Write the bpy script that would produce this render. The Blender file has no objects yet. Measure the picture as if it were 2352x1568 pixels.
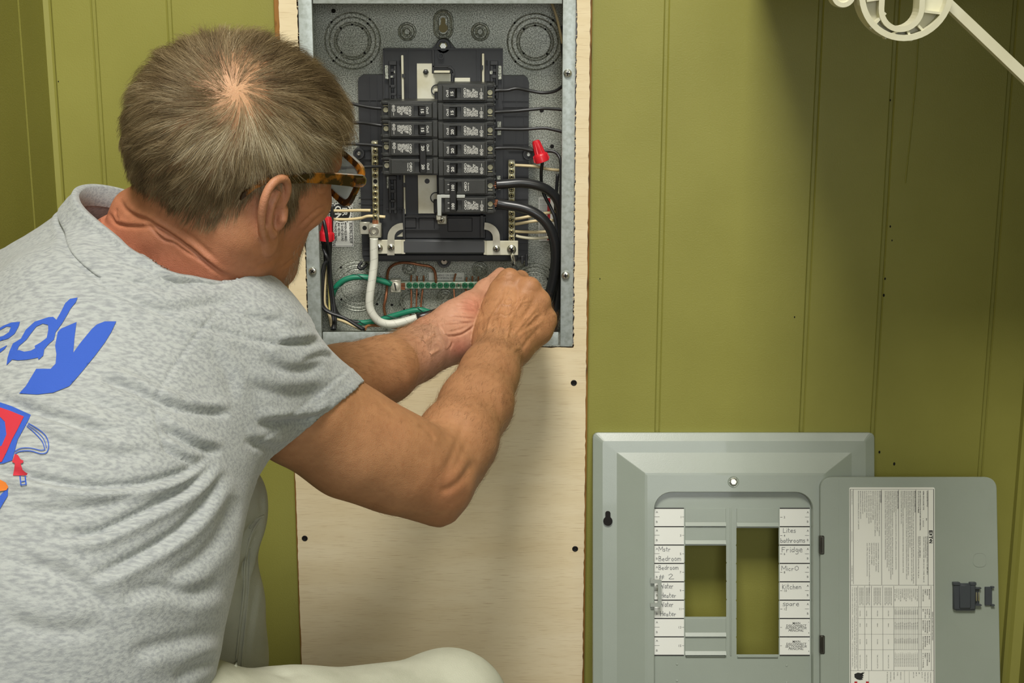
import bpy, bmesh, math, random
import numpy as np
from mathutils import Vector, Matrix
from mathutils.bvhtree import BVHTree
from mathutils.geometry import delaunay_2d_cdt, tessellate_polygon

SC = bpy.context.scene
COL = SC.collection
random.seed(7)

# ---------------------------------------------------------------- camera
FPX = 3500.0                      # focal length in pixels of the 2352 x 1568 frame
TH = math.radians(13.6)           # camera looks down by this much
ZC = 0.60                         # height of the point the camera looks at
DC = 2.02
CY = -0.018 - DC * math.cos(TH)
CZ = ZC + DC * math.sin(TH)
CAM = Vector((0.0, CY, CZ))
FW = Vector((0, math.cos(TH), -math.sin(TH)))
UP = Vector((0, math.sin(TH), math.cos(TH)))
RT = Vector((1, 0, 0))
cam_data = bpy.data.cameras.new('camera')
cam_data.sensor_width = 36.0
cam_data.lens = 36.0 * FPX / 2352.0
cam_data.clip_start = 0.05
cam = bpy.data.objects.new('camera', cam_data)
cam.location = CAM
cam.rotation_euler = (math.pi / 2 - TH, 0, 0)
COL.objects.link(cam)
SC.camera = cam

# ---------------------------------------------------------------- world, lamps, exposure
world = bpy.data.worlds.new('world'); SC.world = world
world.use_nodes = True
world.node_tree.nodes['Background'].inputs[0].default_value = (1.0, 0.97, 0.90, 1)
world.node_tree.nodes['Background'].inputs[1].default_value = 0.20

def area_lamp(name, loc, target, sx, sy, power, color=(1, 1, 1)):
    l = bpy.data.lights.new(name, 'AREA'); l.shape = 'RECTANGLE'
    l.size = sx; l.size_y = sy; l.energy = power; l.color = color
    o = bpy.data.objects.new(name, l); COL.objects.link(o)
    o.location = loc
    d = Vector(target) - Vector(loc)
    o.rotation_euler = d.to_track_quat('-Z', 'Y').to_euler()
    return o

area_lamp('softbox_light', (-0.15, -2.05, 3.65), (0.0, 0, 0.60), 0.9, 0.9, 134, (1, 0.962, 0.895))
fill = area_lamp('added_fill_light', (0.25, -2.9, 1.25), (-0.42, 0, 0.30), 0.9, 0.9, 2.6, (0.95, 0.98, 1.0))
fill.data.spread = math.radians(62)      # added fill lamp, beam narrowed to keep the upper right corner dark

SC.view_settings.view_transform = 'Standard'
SC.view_settings.look = 'None'
SC.view_settings.gamma = 1.0
SC.view_settings.use_curve_mapping = False
SC.view_settings.exposure = 0.0

# ---------------------------------------------------------------- pixel geometry helpers
def ray(px, py):
    return FW + RT * ((px - 1176) / FPX) + UP * ((784 - py) / FPX)
def PW(px, py, y=0.0):            # where the sight line meets the vertical plane y
    r = ray(px, py); return CAM + r * ((y - CY) / r.y)
def PV(px, py, z):                # view coordinates (right, up, depth) as numpy
    return np.array([(px - 1176) / FPX * z, (784 - py) / FPX * z, z])
V2W = np.array([[1, 0, 0], [0, math.sin(TH), math.cos(TH)], [0, math.cos(TH), -math.sin(TH)]])
def v2w(a):
    return np.asarray(a) @ V2W.T + np.array(CAM)

F_WALL = Matrix(((1, 0, 0, 0), (0, 0, -1, 0), (0, 1, 0, 0), (0, 0, 0, 1)))   # (u right, v up, w to the viewer)
def uv(px, py, w, F=F_WALL):
    o = F @ Vector((0, 0, w)); n = (F.to_3x3() @ Vector((0, 0, 1)))
    r = ray(px, py); p = CAM + r * ((o - CAM).dot(n) / r.dot(n))
    q = F.inverted() @ p
    return q.x, q.y

# ---------------------------------------------------------------- colours and materials
def lin(c):
    return tuple((x / 12.92 if x <= .04045 else ((x + .055) / 1.055) ** 2.4) for x in [v / 255 for v in c])
MATS = {}
def mat(name, rgb, rough=.5, metal=0., spec=.5, noise=None, bump=None, sss=0., coat=0., emit=None):
    """noise=(scale, amount, rgb2, stretch) mixes a second colour; bump=(scale, strength, stretch)"""
    if name in MATS: return MATS[name]
    m = bpy.data.materials.new(name); m.use_nodes = True
    nt = m.node_tree; N = nt.nodes; L = nt.links
    b = N['Principled BSDF']
    c = lin(rgb) + (1,)
    b.inputs['Base Color'].default_value = c
    b.inputs['Roughness'].default_value = rough
    b.inputs['Metallic'].default_value = metal
    b.inputs['Specular IOR Level'].default_value = spec
    if sss:
        b.inputs['Subsurface Weight'].default_value = sss
        b.inputs['Subsurface Radius'].default_value = (.008, .003, .0015)
        b.inputs['Subsurface Scale'].default_value = 1.0
    if coat: b.inputs['Coat Weight'].default_value = coat
    tc = N.new('ShaderNodeTexCoord')
    def src(stretch):
        mp = N.new('ShaderNodeMapping'); L.new(tc.outputs['Object'], mp.inputs[0])
        mp.inputs['Scale'].default_value = stretch or (1, 1, 1)
        return mp.outputs[0]
    if noise:
        sc, lo, hi, rgb2, st = noise
        n = N.new('ShaderNodeTexNoise'); n.inputs['Scale'].default_value = sc; n.inputs['Detail'].default_value = 6
        L.new(src(st), n.inputs['Vector'])
        r = N.new('ShaderNodeMapRange'); r.inputs[1].default_value = lo; r.inputs[2].default_value = hi
        L.new(n.outputs[0], r.inputs[0])
        x = N.new('ShaderNodeMix'); x.data_type = 'RGBA'
        L.new(r.outputs[0], x.inputs[0]); x.inputs[6].default_value = c; x.inputs[7].default_value = lin(rgb2) + (1,)
        L.new(x.outputs[2], b.inputs['Base Color'])
    if bump:
        sc, stg, st = bump
        n = N.new('ShaderNodeTexNoise'); n.inputs['Scale'].default_value = sc; n.inputs['Detail'].default_value = 4
        L.new(src(st), n.inputs['Vector'])
        bm = N.new('ShaderNodeBump'); bm.inputs['Strength'].default_value = stg; bm.inputs['Distance'].default_value = .002
        L.new(n.outputs[0], bm.inputs['Height']); L.new(bm.outputs[0], b.inputs['Normal'])
    MATS[name] = m
    return m

# ---------------------------------------------------------------- mesh builder
class MB:
    def __init__(s, F=F_WALL):
        s.v = []; s.f = []; s.F = F; s.fm = []
    def add(s, vs, fs, F=None, m=0):
        F = F or s.F
        o = len(s.v)
        s.v.extend([tuple(F @ Vector(p)) for p in vs])
        s.f.extend([tuple(i + o for i in f) for f in fs]); s.fm.extend([m] * len(fs))
        return s
    def bm(s, b, F=None, m=0):
        b.verts.ensure_lookup_table()
        for i, v in enumerate(b.verts): v.index = i
        s.add([v.co[:] for v in b.verts], [[v.index for v in f.verts] for f in b.faces], F, m)
        b.free(); return s
    def box(s, u0, u1, v0, v1, w0, w1, bev=0., seg=1, F=None, m=0):
        if u0 > u1: u0, u1 = u1, u0
        if v0 > v1: v0, v1 = v1, v0
        if w0 > w1: w0, w1 = w1, w0
        if not bev:
            V = [(u0, v0, w0), (u1, v0, w0), (u1, v1, w0), (u0, v1, w0), (u0, v0, w1), (u1, v0, w1), (u1, v1, w1), (u0, v1, w1)]
            return s.add(V, [(3, 2, 1, 0), (4, 5, 6, 7), (0, 1, 5, 4), (1, 2, 6, 5), (2, 3, 7, 6), (3, 0, 4, 7)], F, m)
        b = bmesh.new(); bmesh.ops.create_cube(b, size=1)
        for q in b.verts:
            q.co = ((u0 + u1) / 2 + q.co.x * (u1 - u0), (v0 + v1) / 2 + q.co.y * (v1 - v0), (w0 + w1) / 2 + q.co.z * (w1 - w0))
        bev = min(bev, .45 * min(u1 - u0, v1 - v0, w1 - w0))
        bmesh.ops.bevel(b, geom=b.edges[:], offset=bev, segments=seg, affect='EDGES', profile=.5)
        return s.bm(b, F, m)
    def prism(s, poly, w0, w1, F=None, m=0, bev=0., holes=()):
        """poly: outline (u,v); holes: list of outlines; extruded between w0 and w1"""
        if w0 > w1: w0, w1 = w1, w0
        def area(p): return sum(p[i][0] * p[(i + 1) % len(p)][1] - p[(i + 1) % len(p)][0] * p[i][1] for i in range(len(p)))
        poly = list(poly)
        if area(poly) < 0: poly = poly[::-1]
        hs = [list(h) if area(list(h)) < 0 else list(h)[::-1] for h in holes]
        loops = [poly] + hs
        allp = [p for l in loops for p in l]
        if not hs and len(poly) >= 3 and not bev:
            tris = None
        n = len(allp)
        tes = tessellate_polygon([[Vector((p[0], p[1], 0)) for p in l] for l in loops])
        V = [(p[0], p[1], w0) for p in allp] + [(p[0], p[1], w1) for p in allp]
        Fs = []
        for t in tes:
            a, b_, c = [allp[i] for i in t]
            ar = (b_[0] - a[0]) * (c[1] - a[1]) - (c[0] - a[0]) * (b_[1] - a[1])
            t = tuple(t) if ar > 0 else tuple(t)[::-1]
            Fs.append(tuple(i + n for i in t)); Fs.append(t[::-1])
        o = 0
        for l in loops:
            k = len(l)
            for i in range(k):
                a, b_ = o + i, o + (i + 1) % k
                Fs.append((a, b_, b_ + n, a + n))
            o += k
        return s.add(V, Fs, F, m)
    def lathe(s, prof, c=(0, 0), seg=24, F=None, m=0, ang=None):
        """prof: list of (radius, w) about the w axis through c"""
        V = []; Fs = []; k = len(prof)
        for i in range(seg):
            a = 2 * math.pi * i / seg
            for r, w in prof: V.append((c[0] + r * math.cos(a), c[1] + r * math.sin(a), w))
        for i in range(seg):
            j = (i + 1) % seg
            for q in range(k - 1):
                Fs.append((i * k + q, j * k + q, j * k + q + 1, i * k + q + 1))
        if prof[-1][0] > 1e-6: Fs.append(tuple(i * k + k - 1 for i in range(seg)))
        return s.add(V, Fs, F, m)
    def tube(s, pts, r, seg=8, F=None, m=0, cap=True, smooth=4):
        """pts in the builder's frame; r number or list"""
        P = [Vector(p) for p in pts]
        rs = r if isinstance(r, (list, tuple)) else [r] * len(P)
        if smooth and len(P) > 2:
            Q = []; R2 = []
            for i in range(len(P) - 1):
                p0 = P[max(i - 1, 0)]; p1 = P[i]; p2 = P[i + 1]; p3 = P[min(i + 2, len(P) - 1)]
                for j in range(smooth):
                    t = j / smooth
                    Q.append(.5 * ((2 * p1) + (p2 - p0) * t + (2 * p0 - 5 * p1 + 4 * p2 - p3) * t * t + (3 * p1 - p0 - 3 * p2 + p3) * t ** 3))
                    R2.append(rs[i] * (1 - t) + rs[i + 1] * t)
            Q.append(P[-1]); R2.append(rs[-1]); P = Q; rs = R2
        V = []; Fs = []; up = None
        for i, p in enumerate(P):
            t = (P[min(i + 1, len(P) - 1)] - P[max(i - 1, 0)])
            if t.length < 1e-9: t = Vector((0, 0, 1))
            t.normalize()
            if up is None:
                up = t.orthogonal().normalized()
            up = (up - t * up.dot(t))
            up = up.normalized() if up.length > 1e-6 else t.orthogonal().normalized()
            sd = t.cross(up)
            for k in range(seg):
                a = 2 * math.pi * k / seg
                V.append(tuple(p + (up * math.cos(a) + sd * math.sin(a)) * rs[i]))
        n = len(P)
        for i in range(n - 1):
            for k in range(seg):
                l = (k + 1) % seg
                Fs.append((i * seg + k, i * seg + l, (i + 1) * seg + l, (i + 1) * seg + k))
        if cap:
            Fs.append(tuple(range(seg))[::-1]); Fs.append(tuple((n - 1) * seg + k for k in range(seg)))
        return s.add(V, Fs, F, m)
    def build(s, name, material, parent=None, loc=None, smooth=False, label=None):
        me = bpy.data.meshes.new(name)
        if loc is None:
            if parent is not None: L = Vector(parent.location)
            else:
                a = np.array(s.v); L = Vector(((a[:, 0].min() + a[:, 0].max()) / 2, (a[:, 1].min() + a[:, 1].max()) / 2, a[:, 2].min()))
        else: L = Vector(loc)
        me.from_pydata([(x - L.x, y - L.y, z - L.z) for x, y, z in s.v], [], s.f)
        ms = material if isinstance(material, (list, tuple)) else [material]
        for q in ms: me.materials.append(q)
        if len(ms) > 1: me.polygons.foreach_set('material_index', s.fm)
        if smooth:
            me.polygons.foreach_set('use_smooth', [True] * len(me.polygons))
            if smooth != 'all':
                me.set_sharp_from_angle(angle=math.radians(38))
        me.update()
        o = bpy.data.objects.new(name, me); COL.objects.link(o)
        if parent is not None:
            o.parent = parent
            if loc is None: o.location = (0, 0, 0)
            else: o.location = L - Vector(parent.location) if False else (0, 0, 0)
        else: o.location = L
        if label: o['label'] = label
        return o

def shift_build(mb, name, material, parent, base, **k):
    """part of a thing whose meshes are written around the point base"""
    return mb.build(name, material, parent, loc=base, **k)

def thing(name, label, cat, loc, group=None):
    o = bpy.data.objects.new(name, None); COL.objects.link(o)
    o.empty_display_size = .05
    o.location = loc; o['label'] = label; o['category'] = cat
    if group: o['group'] = group
    return o
def tag(o, label, cat, group=None):
    o['label'] = label; o['category'] = cat
    if group: o['group'] = group
    return o
def struct(o):
    o['kind'] = 'structure'; return o
def sub(o, parent):
    """hang a mesh (already built around the thing's origin) under a part"""
    o.parent = parent; o.location = (0, 0, 0); return o

# ---------------------------------------------------------------- outlines
def rrect(u0, u1, v0, v1, r, n=5):
    if u0 > u1: u0, u1 = u1, u0
    if v0 > v1: v0, v1 = v1, v0
    P = []
    for cx, cy, a0 in ((u1 - r, v1 - r, 0), (u0 + r, v1 - r, 90), (u0 + r, v0 + r, 180), (u1 - r, v0 + r, 270)):
        for i in range(n + 1):
            a = math.radians(a0 + 90 * i / n); P.append((cx + r * math.cos(a), cy + r * math.sin(a)))
    return P
def circ(cx, cy, r, n=24, r2=None):
    r2 = r2 or r
    return [(cx + r * math.cos(2 * math.pi * i / n), cy + r2 * math.sin(2 * math.pi * i / n)) for i in range(n)]
def cutloop(poly): return list(poly)

# ---------------------------------------------------------------- lettering
_TX = {}
def glyphs(s, bold=0.):
    key = (s, bold)
    if key in _TX: return _TX[key]
    c = bpy.data.curves.new('lettering', 'FONT'); c.body = s; c.size = 1; c.resolution_u = 2
    c.offset = bold
    o = bpy.data.objects.new('lettering', c)
    me = bpy.data.meshes.new_from_object(o)
    V = [(v.co.x, v.co.y) for v in me.vertices]; Fc = [tuple(p.vertices) for p in me.polygons]
    bpy.data.objects.remove(o); bpy.data.curves.remove(c); bpy.data.meshes.remove(me)
    w = max([p[0] for p in V], default=0)
    _TX[key] = (V, Fc, w); return _TX[key]
def text(mb, s, u, v, size, w, rot=0., align='l', bold=0., sx=1., F=None, m=0, fit=None, shear=0.):
    """lettering on the plane w, baseline starting at (u,v), turned by rot degrees"""
    V, Fc, wd = glyphs(s, bold)
    if not V: return
    if fit: sx = fit / (wd * size)
    off = {'l': 0, 'c': -wd / 2, 'r': -wd}[align]
    a = math.radians(rot); ca, sa = math.cos(a), math.sin(a)
    P = []
    for x, y in V:
        x = (x + off) * size * sx + shear * y * size; y = y * size
        P.append((u + x * ca - y * sa, v + x * sa + y * ca, w))
    mb.add(P, Fc, F, m)

STROKES = {
 'M': [[(0,0),(.05,1),(.4,.3),(.75,1),(.8,0)]], 'W': [[(0,1),(.15,0),(.4,.7),(.6,0),(.85,1)]],
 'm': [[(0,.6),(.02,0)],[(0,.45),(.2,.62),(.3,.5),(.3,0)],[(.3,.45),(.5,.62),(.62,.5),(.62,0)]],
 's': [[(.4,.58),(.15,.62),(.05,.45),(.38,.25),(.3,.02),(0,.05)]], 't': [[(.15,1),(.15,.1),(.3,0)],[(0,.62),(.35,.62)]],
 'r': [[(.02,.6),(.05,0)],[(.05,.35),(.2,.6),(.38,.55)]], 'B': [[(0,0),(.03,1),(.4,.9),(.35,.55),(.05,.5),(.5,.35),(.42,.02),(0,0)]],
 'e': [[(.02,.3),(.4,.36),(.3,.62),(.08,.5),(.05,.15),(.25,0),(.42,.1)]], 'd': [[(.4,.55),(.12,.55),(.02,.2),(.2,0),(.4,.2)],[(.45,1),(.42,0)]],
 'o': [[(.22,.6),(.03,.4),(.1,.05),(.3,0),(.42,.3),(.22,.6)]], '#': [[(.15,.9),(.05,0)],[(.4,.9),(.3,0)],[(0,.6),(.5,.66)],[(0,.3),(.48,.36)]],
 '2': [[(0,.75),(.25,1),(.42,.75),(.05,.05),(.15,0),(.55,.05)]], 'w': [[(0,.6),(.12,0),(.3,.5),(.45,0),(.6,.65)]],
 'a': [[(.35,.55),(.1,.55),(.02,.2),(.15,0),(.35,.2),(.38,.55),(.4,0)]], 'H': [[(0,1),(.02,0)],[(.45,1),(.45,0)],[(0,.5),(.45,.52)]],
 'L': [[(.02,1),(.0,0),(.45,.05)]], 'i': [[(.05,.6),(.05,0)],[(.05,.85),(.07,.9)]], 'h': [[(.02,1),(.03,0)],[(.03,.4),(.2,.6),(.35,.45),(.35,0)]],
 'b': [[(.03,1),(.03,0),(.35,.05),(.4,.4),(.2,.55),(.03,.4)]], 'F': [[(.02,0),(.02,1),(.5,1)],[(.02,.55),(.4,.57)]],
 'g': [[(.38,.5),(.12,.58),(.02,.25),(.2,.05),(.38,.3),(.4,.5),(.38,-.3),(.15,-.42),(0,-.3)]],
 'c': [[(.38,.5),(.15,.6),(.02,.3),(.12,.02),(.4,.08)]], 'O': [[(.35,1),(.05,.75),(.05,.25),(.3,0),(.6,.25),(.6,.75),(.35,1)]],
 'K': [[(.02,1),(.02,0)],[(.4,.9),(.05,.45),(.45,0)]], 'k': [[(.02,1),(.02,0)],[(.35,.6),(.05,.3),(.4,0)]],
 'n': [[(0,.6),(.02,0)],[(.02,.4),(.2,.6),(.36,.45),(.36,0)]], 'p': [[(.02,.6),(.03,-.4)],[(.03,.5),(.25,.62),(.38,.35),(.2,.1),(.03,.2)]],
 'S': [[(.4,.9),(.1,1),(.05,.7),(.4,.4),(.3,.02),(0,.08)]], 'R': [[(0,0),(.02,1),(.4,.9),(.38,.55),(.03,.5),(.45,0)]],
}
def handwrite(mb, s, u, v, size, w, thick=.00028, F=None, m=0, fit=None):
    rnd = random.Random(s)
    adv = []; x = 0
    for ch in s:
        if ch == ' ': x += .35; continue
        st = STROKES[ch]; wd = max(p[0] for l in st for p in l)
        adv.append((x, ch)); x += wd + .16
    k = (fit / (x * size)) if fit else 1.
    for x0, ch in adv:
        jy = rnd.uniform(-.06, .06); js = rnd.uniform(.9, 1.1)
        for l in STROKES[ch]:
            P = [Vector((u + (x0 + p[0] * js) * size * k, v + (p[1] * js + jy) * size)) for p in l]
            for a, b in zip(P[:-1], P[1:]):
                d = (b - a)
                if d.length < 1e-7: continue
                d.normalize(); nrm = Vector((-d.y, d.x)) * thick; e = d * thick * .6
                mb.add([(*(a - e + nrm), w), (*(a - e - nrm), w), (*(b + e - nrm), w), (*(b + e + nrm), w)], [(0, 1, 2, 3)], F, m)
# ================================================================ room
M_WALL = mat('olive_wall_paint', (147, 145, 71), .42, spec=.45, noise=(9, .35, .75, (140, 138, 65), None), bump=(520, .15, None))
M_TRIMW = mat('olive_trim_paint', (149, 147, 73), .38, spec=.5, bump=(60, .1, (1, 1, .2)))
M_FLOOR = mat('concrete_floor', (120, 114, 104), .7, noise=(12, .3, .7, (98, 93, 85), None), bump=(80, .3, None))
ZT = 2.35
XL, XR = PW(103, 0)[0], PW(2344, 960)[0]
wall = bpy.data.objects.new('wall_back', None); COL.objects.link(wall); struct(wall)
wall.location = (0, 0, 0)
PX0, PX1 = PW(652, 350, -.018)[0], PW(1352, 350, -.018)[0]     # plywood edges
def plank(x0, x1, z0=0., z1=ZT, par=None):
    b = MB()
    b.box(x0, x1, z0, z1, -.012, 0., bev=.0018)
    return b.build('plank', M_WALL, par or wall, loc=(0, 0, 0))
gx = [PW(213, 0)[0], PW(391, 80)[0]]
gR = [PW(1522, 450)[0], PW(1866, 450)[0], PW(2036, 450)[0], PW(2292, 550)[0]]
G = .0022
edges = [XL - .02] + gx + [PX0 + .012]
for a, b_ in zip(edges[:-1], edges[1:]): plank(a + G, b_ - G)
edges = [PX1 - .012] + gR + [XR + .03]
for a, b_ in zip(edges[:-1], edges[1:]): plank(a + G, b_ - G)
# groove bottoms: one backing sheet behind the planks, with the opening for the panel box left free
bk = MB()
bk.box(XL - .05, PX0 + .014, 0, ZT, -.03, -.0035)
bk.box(PX1 - .014, XR + .05, 0, ZT, -.03, -.0035)
bk.build('backing_sheet', M_WALL, wall, loc=(0, 0, 0))
# old paint ridge and nail holes on the wall at the right
rg = MB(); rx = PW(2100, 110)[0]
rg.tube([(rx + .004, z_ + 0, .0001) for z_ in (PW(2108, 60)[2], PW(2100, 200)[2])] + [(rx - .001, PW(2082, 420)[2], .0001)], .0012, 5)
rg.build('paint_ridge', M_WALL, wall, loc=(0, 0, 0))
M_DARK = mat('black_hole', (14, 12, 9), .9)
hl = MB()
for px, py, r in ((2045, 520, 1.5), (2049, 552, 1.2), (2033, 640, 1.6), (2030, 678, 2.), (2020, 1038, 1.9), (2054, 1065, 2.2), (1825, 728, 1.2), (2045, 230, 1.3), (1378, 640, .9), (134, 187, 1.)):
    u, v = uv(px, py, .0004); hl = MB(); hl.prism(circ(u, v, r * .0007, 8, r * .0011), .0001, .0004)
    hl.build('nail_hole', M_DARK, wall, loc=(0, 0, 0))

# side walls, floor
def side_wall(name, x, sgn, grooves):
    w = bpy.data.objects.new(name, None); COL.objects.link(w); struct(w)
    ys = [.02] + grooves + [-3.2]
    for a, b_ in zip(ys[:-1], ys[1:]):
        m = MB(); m.F = Matrix.Identity(4)
        b0 = MB(Matrix.Identity(4)); b0.box(x, x + sgn * .012, b_ + G, a - G, 0, ZT, bev=.0018)
        b0.build('plank', M_WALL, w, loc=(0, 0, 0))
    b0 = MB(Matrix.Identity(4)); b0.box(x + sgn * .0035, x + sgn * .03, -3.2, .02, 0, ZT)
    b0.build('backing_sheet', M_WALL, w, loc=(0, 0, 0))
    return w
def ray_x(px, py, x):
    r = ray(px, py); return CAM + r * ((x - CAM.x) / r.x)
side_wall('wall_left', XL, -1, [ray_x(48, 100, XL).y, ray_x(48, 100, XL).y - .3, ray_x(48, 100, XL).y - .62, -1.4, -1.9])
side_wall('wall_right', XR + .022, 1, [-.4, -.8, -1.2, -1.9])
b0 = MB(Matrix.Identity(4)); b0.box(-1.6, 1.6, -3.4, .15, -.04, 0.)
struct(b0.build('floor', M_FLOOR, loc=(0, 0, 0)))
# corner mouldings
t = MB(); t.prism([(XL, -.0), (XL + .0085, 0), (XL + .0085, .006), (XL + .0065, .0085), (XL, .0095)], 0, 1, F=Matrix(((1, 0, 0, 0), (0, -1, 0, 0), (0, 0, ZT, 0), (0, 0, 0, 1))))
struct(t.build('trim_1', M_TRIMW, loc=(0, 0, 0)))
t = MB(); x = XR
t.prism([(x, 0), (x, .012), (x + .004, .016), (x + .010, .013), (x + .022, .016), (x + .024, 0)], 0, 1, F=Matrix(((1, 0, 0, 0), (0, -1, 0, 0), (0, 0, ZT, 0), (0, 0, 0, 1))))
struct(t.build('trim_2', M_TRIMW, loc=(0, 0, 0)))

# stained strips behind the plywood and the plywood itself
def wood_mat(name, rgb, rgb2, rgb3, grain, rough=.55):
    m = bpy.data.materials.new(name); m.use_nodes = True
    nt = m.node_tree; N = nt.nodes; L = nt.links; b = N['Principled BSDF']; b.inputs['Roughness'].default_value = rough
    b.inputs['Specular IOR Level'].default_value = .35
    tc = N.new('ShaderNodeTexCoord')
    def nz(scale, st, det=5):
        mp = N.new('ShaderNodeMapping'); mp.inputs['Scale'].default_value = st; L.new(tc.outputs['Object'], mp.inputs[0])
        n = N.new('ShaderNodeTexNoise'); n.inputs['Scale'].default_value = scale; n.inputs['Detail'].default_value = det
        L.new(mp.outputs[0], n.inputs['Vector']); return n.outputs[0]
    def mix(f, lo, hi, c0, c1):
        r = N.new('ShaderNodeMapRange'); r.inputs[1].default_value = lo; r.inputs[2].default_value = hi; L.new(f, r.inputs[0])
        x = N.new('ShaderNodeMix'); x.data_type = 'RGBA'; L.new(r.outputs[0], x.inputs[0])
        if isinstance(c0, tuple): x.inputs[6].default_value = lin(c0) + (1,)
        else: L.new(c0, x.inputs[6])
        x.inputs[7].default_value = lin(c1) + (1,); return x.outputs[2]
    base = mix(nz(5, grain[0]), .35, .7, rgb, rgb2)
    pores = nz(80, grain[1], 3)
    col = mix(pores, .58, .76, base, rgb3)
    L.new(col, b.inputs['Base Color'])
    bp = N.new('ShaderNodeBump'); bp.inputs['Strength'].default_value = .15; bp.inputs['Distance'].default_value = .0006; bp.invert = True
    L.new(pores, bp.inputs['Height']); L.new(bp.outputs[0], b.inputs['Normal'])
    MATS[name] = m; return m
M_PLY = wood_mat('plywood_face', (234, 219, 184), (224, 206, 167), (196, 170, 128), ((1, 1, 6), (.5, 1, 22)))
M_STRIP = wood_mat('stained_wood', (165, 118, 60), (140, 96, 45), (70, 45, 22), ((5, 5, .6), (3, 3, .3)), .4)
M_PEDGE = mat('plywood_edge', (122, 88, 52), .8, noise=(220, .35, .7, (70, 47, 26), None), bump=(300, .6, None))
rnd = random.Random(3)
def rough_line(a, b_, n, amp):
    P = []
    for i in range(n + 1):
        t_ = i / n
        P.append((a[0] + (b_[0] - a[0]) * t_ + (rnd.uniform(-amp, amp) if abs(a[1] - b_[1]) > abs(a[0] - b_[0]) else 0),
                  a[1] + (b_[1] - a[1]) * t_ + (rnd.uniform(-amp, amp) if abs(a[1] - b_[1]) <= abs(a[0] - b_[0]) else 0)))
    return P[:-1]
BXL, BXR = uv(697, 400, .019)[0], uv(1319, 400, .019)[0]       # outer faces of the steel box
BZB = uv(1010, 796, .019)[1]; BZT = BZB + .52
PZT = 1.30
hole = rough_line((BXL - .0010, BZB - .0018), (BXR + .0012, BZB - .0018), 60, .0006) + rough_line((BXR + .0014, BZB - .0018), (BXR + .0016, BZT), 160, .0008) \
     + [(BXR + .002, BZT + .002), (BXL - .002, BZT + .002)] + rough_line((BXL - .0014, BZT), (BXL - .0012, BZB - .0018), 160, .0007)
outer = rough_line((PX0, .02), (PX1, .02), 4, 0) + rough_line((PX1, .02), (PX1, PZT), 220, .0006) + rough_line((PX1, PZT), (PX0, PZT), 4, 0) + rough_line((PX0, PZT), (PX0, .02), 220, .0004)
pr = thing('plywood_board', 'pale plywood sheet with cut-out, mounted around the open breaker panel', 'board', ((PX0 + PX1) / 2, -.009, .02))
b = MB(); b.prism(outer, .0165, .018, holes=[hole]); b.build('face_veneer', M_PLY, pr)
b = MB(); b.prism(outer, .0, .0165, holes=[hole]); b.build('core', M_PEDGE, pr)
# frayed splinters along the cut
sp = MB()
for i in range(150):
    side = rnd.choice((0, 1)); z_ = rnd.uniform(BZB, BZT)
    x = BXR + .0020 if side else BXL - .0018
    L_ = rnd.uniform(.001, .0045) * (-1 if side else 1)
    sp.tube([(x, z_, .0178), (x + L_ * .6, z_ + rnd.uniform(-.001, .001), .0186), (x + L_, z_ + rnd.uniform(-.002, .002), .0182 + rnd.uniform(0, .001))], [.00035, .0003, .0001], 4, smooth=0)
o = sp.build('splinters', M_PLY, pr); o['kind'] = 'stuff'
M_SCREWB = mat('black_phosphate_screw', (38, 36, 34), .5, metal=.6)
def wood_screw(px, py):
    u, v = uv(px, py, .018)
    b = MB(); b.lathe([(0, .0179), (.0041, .0179), (.0041, .0183), (.0034, .0187), (.0012, .0183), (0, .0176)], (u, v), 16)
    for a in (.4, .4 + math.pi / 2):
        c, s_ = math.cos(a), math.sin(a)
        b.prism([(u + c * .0022 - s_ * .0004, v + s_ * .0022 + c * .0004), (u - c * .0022 - s_ * .0004, v - s_ * .0022 + c * .0004), (u - c * .0022 + s_ * .0004, v - s_ * .0022 - c * .0004), (u + c * .0022 + s_ * .0004, v + s_ * .0022 - c * .0004)], .0184, .0189, m=1)
    b.build('screw', [M_SCREWB, M_DARK], pr, smooth=True)
for p in ((1318, 879), (1321, 1260), (700, 1236)): wood_screw(*p)
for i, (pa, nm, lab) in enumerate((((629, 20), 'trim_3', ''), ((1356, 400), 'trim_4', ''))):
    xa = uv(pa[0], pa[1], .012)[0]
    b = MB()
    if i == 0: b.box(PX0 - .0024, PX0 + .004, .0, PZT, .0004, .0115, bev=.0004); b.box(xa, PX0 + .004, PW(640, 430)[2], PZT, .0004, .0125, bev=.001)  # narrow first box stands in for the dark shaded gap along the plywood edge
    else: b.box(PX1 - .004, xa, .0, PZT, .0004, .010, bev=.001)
    struct(b.build(nm, M_STRIP, loc=(0, 0, 0)))
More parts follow.
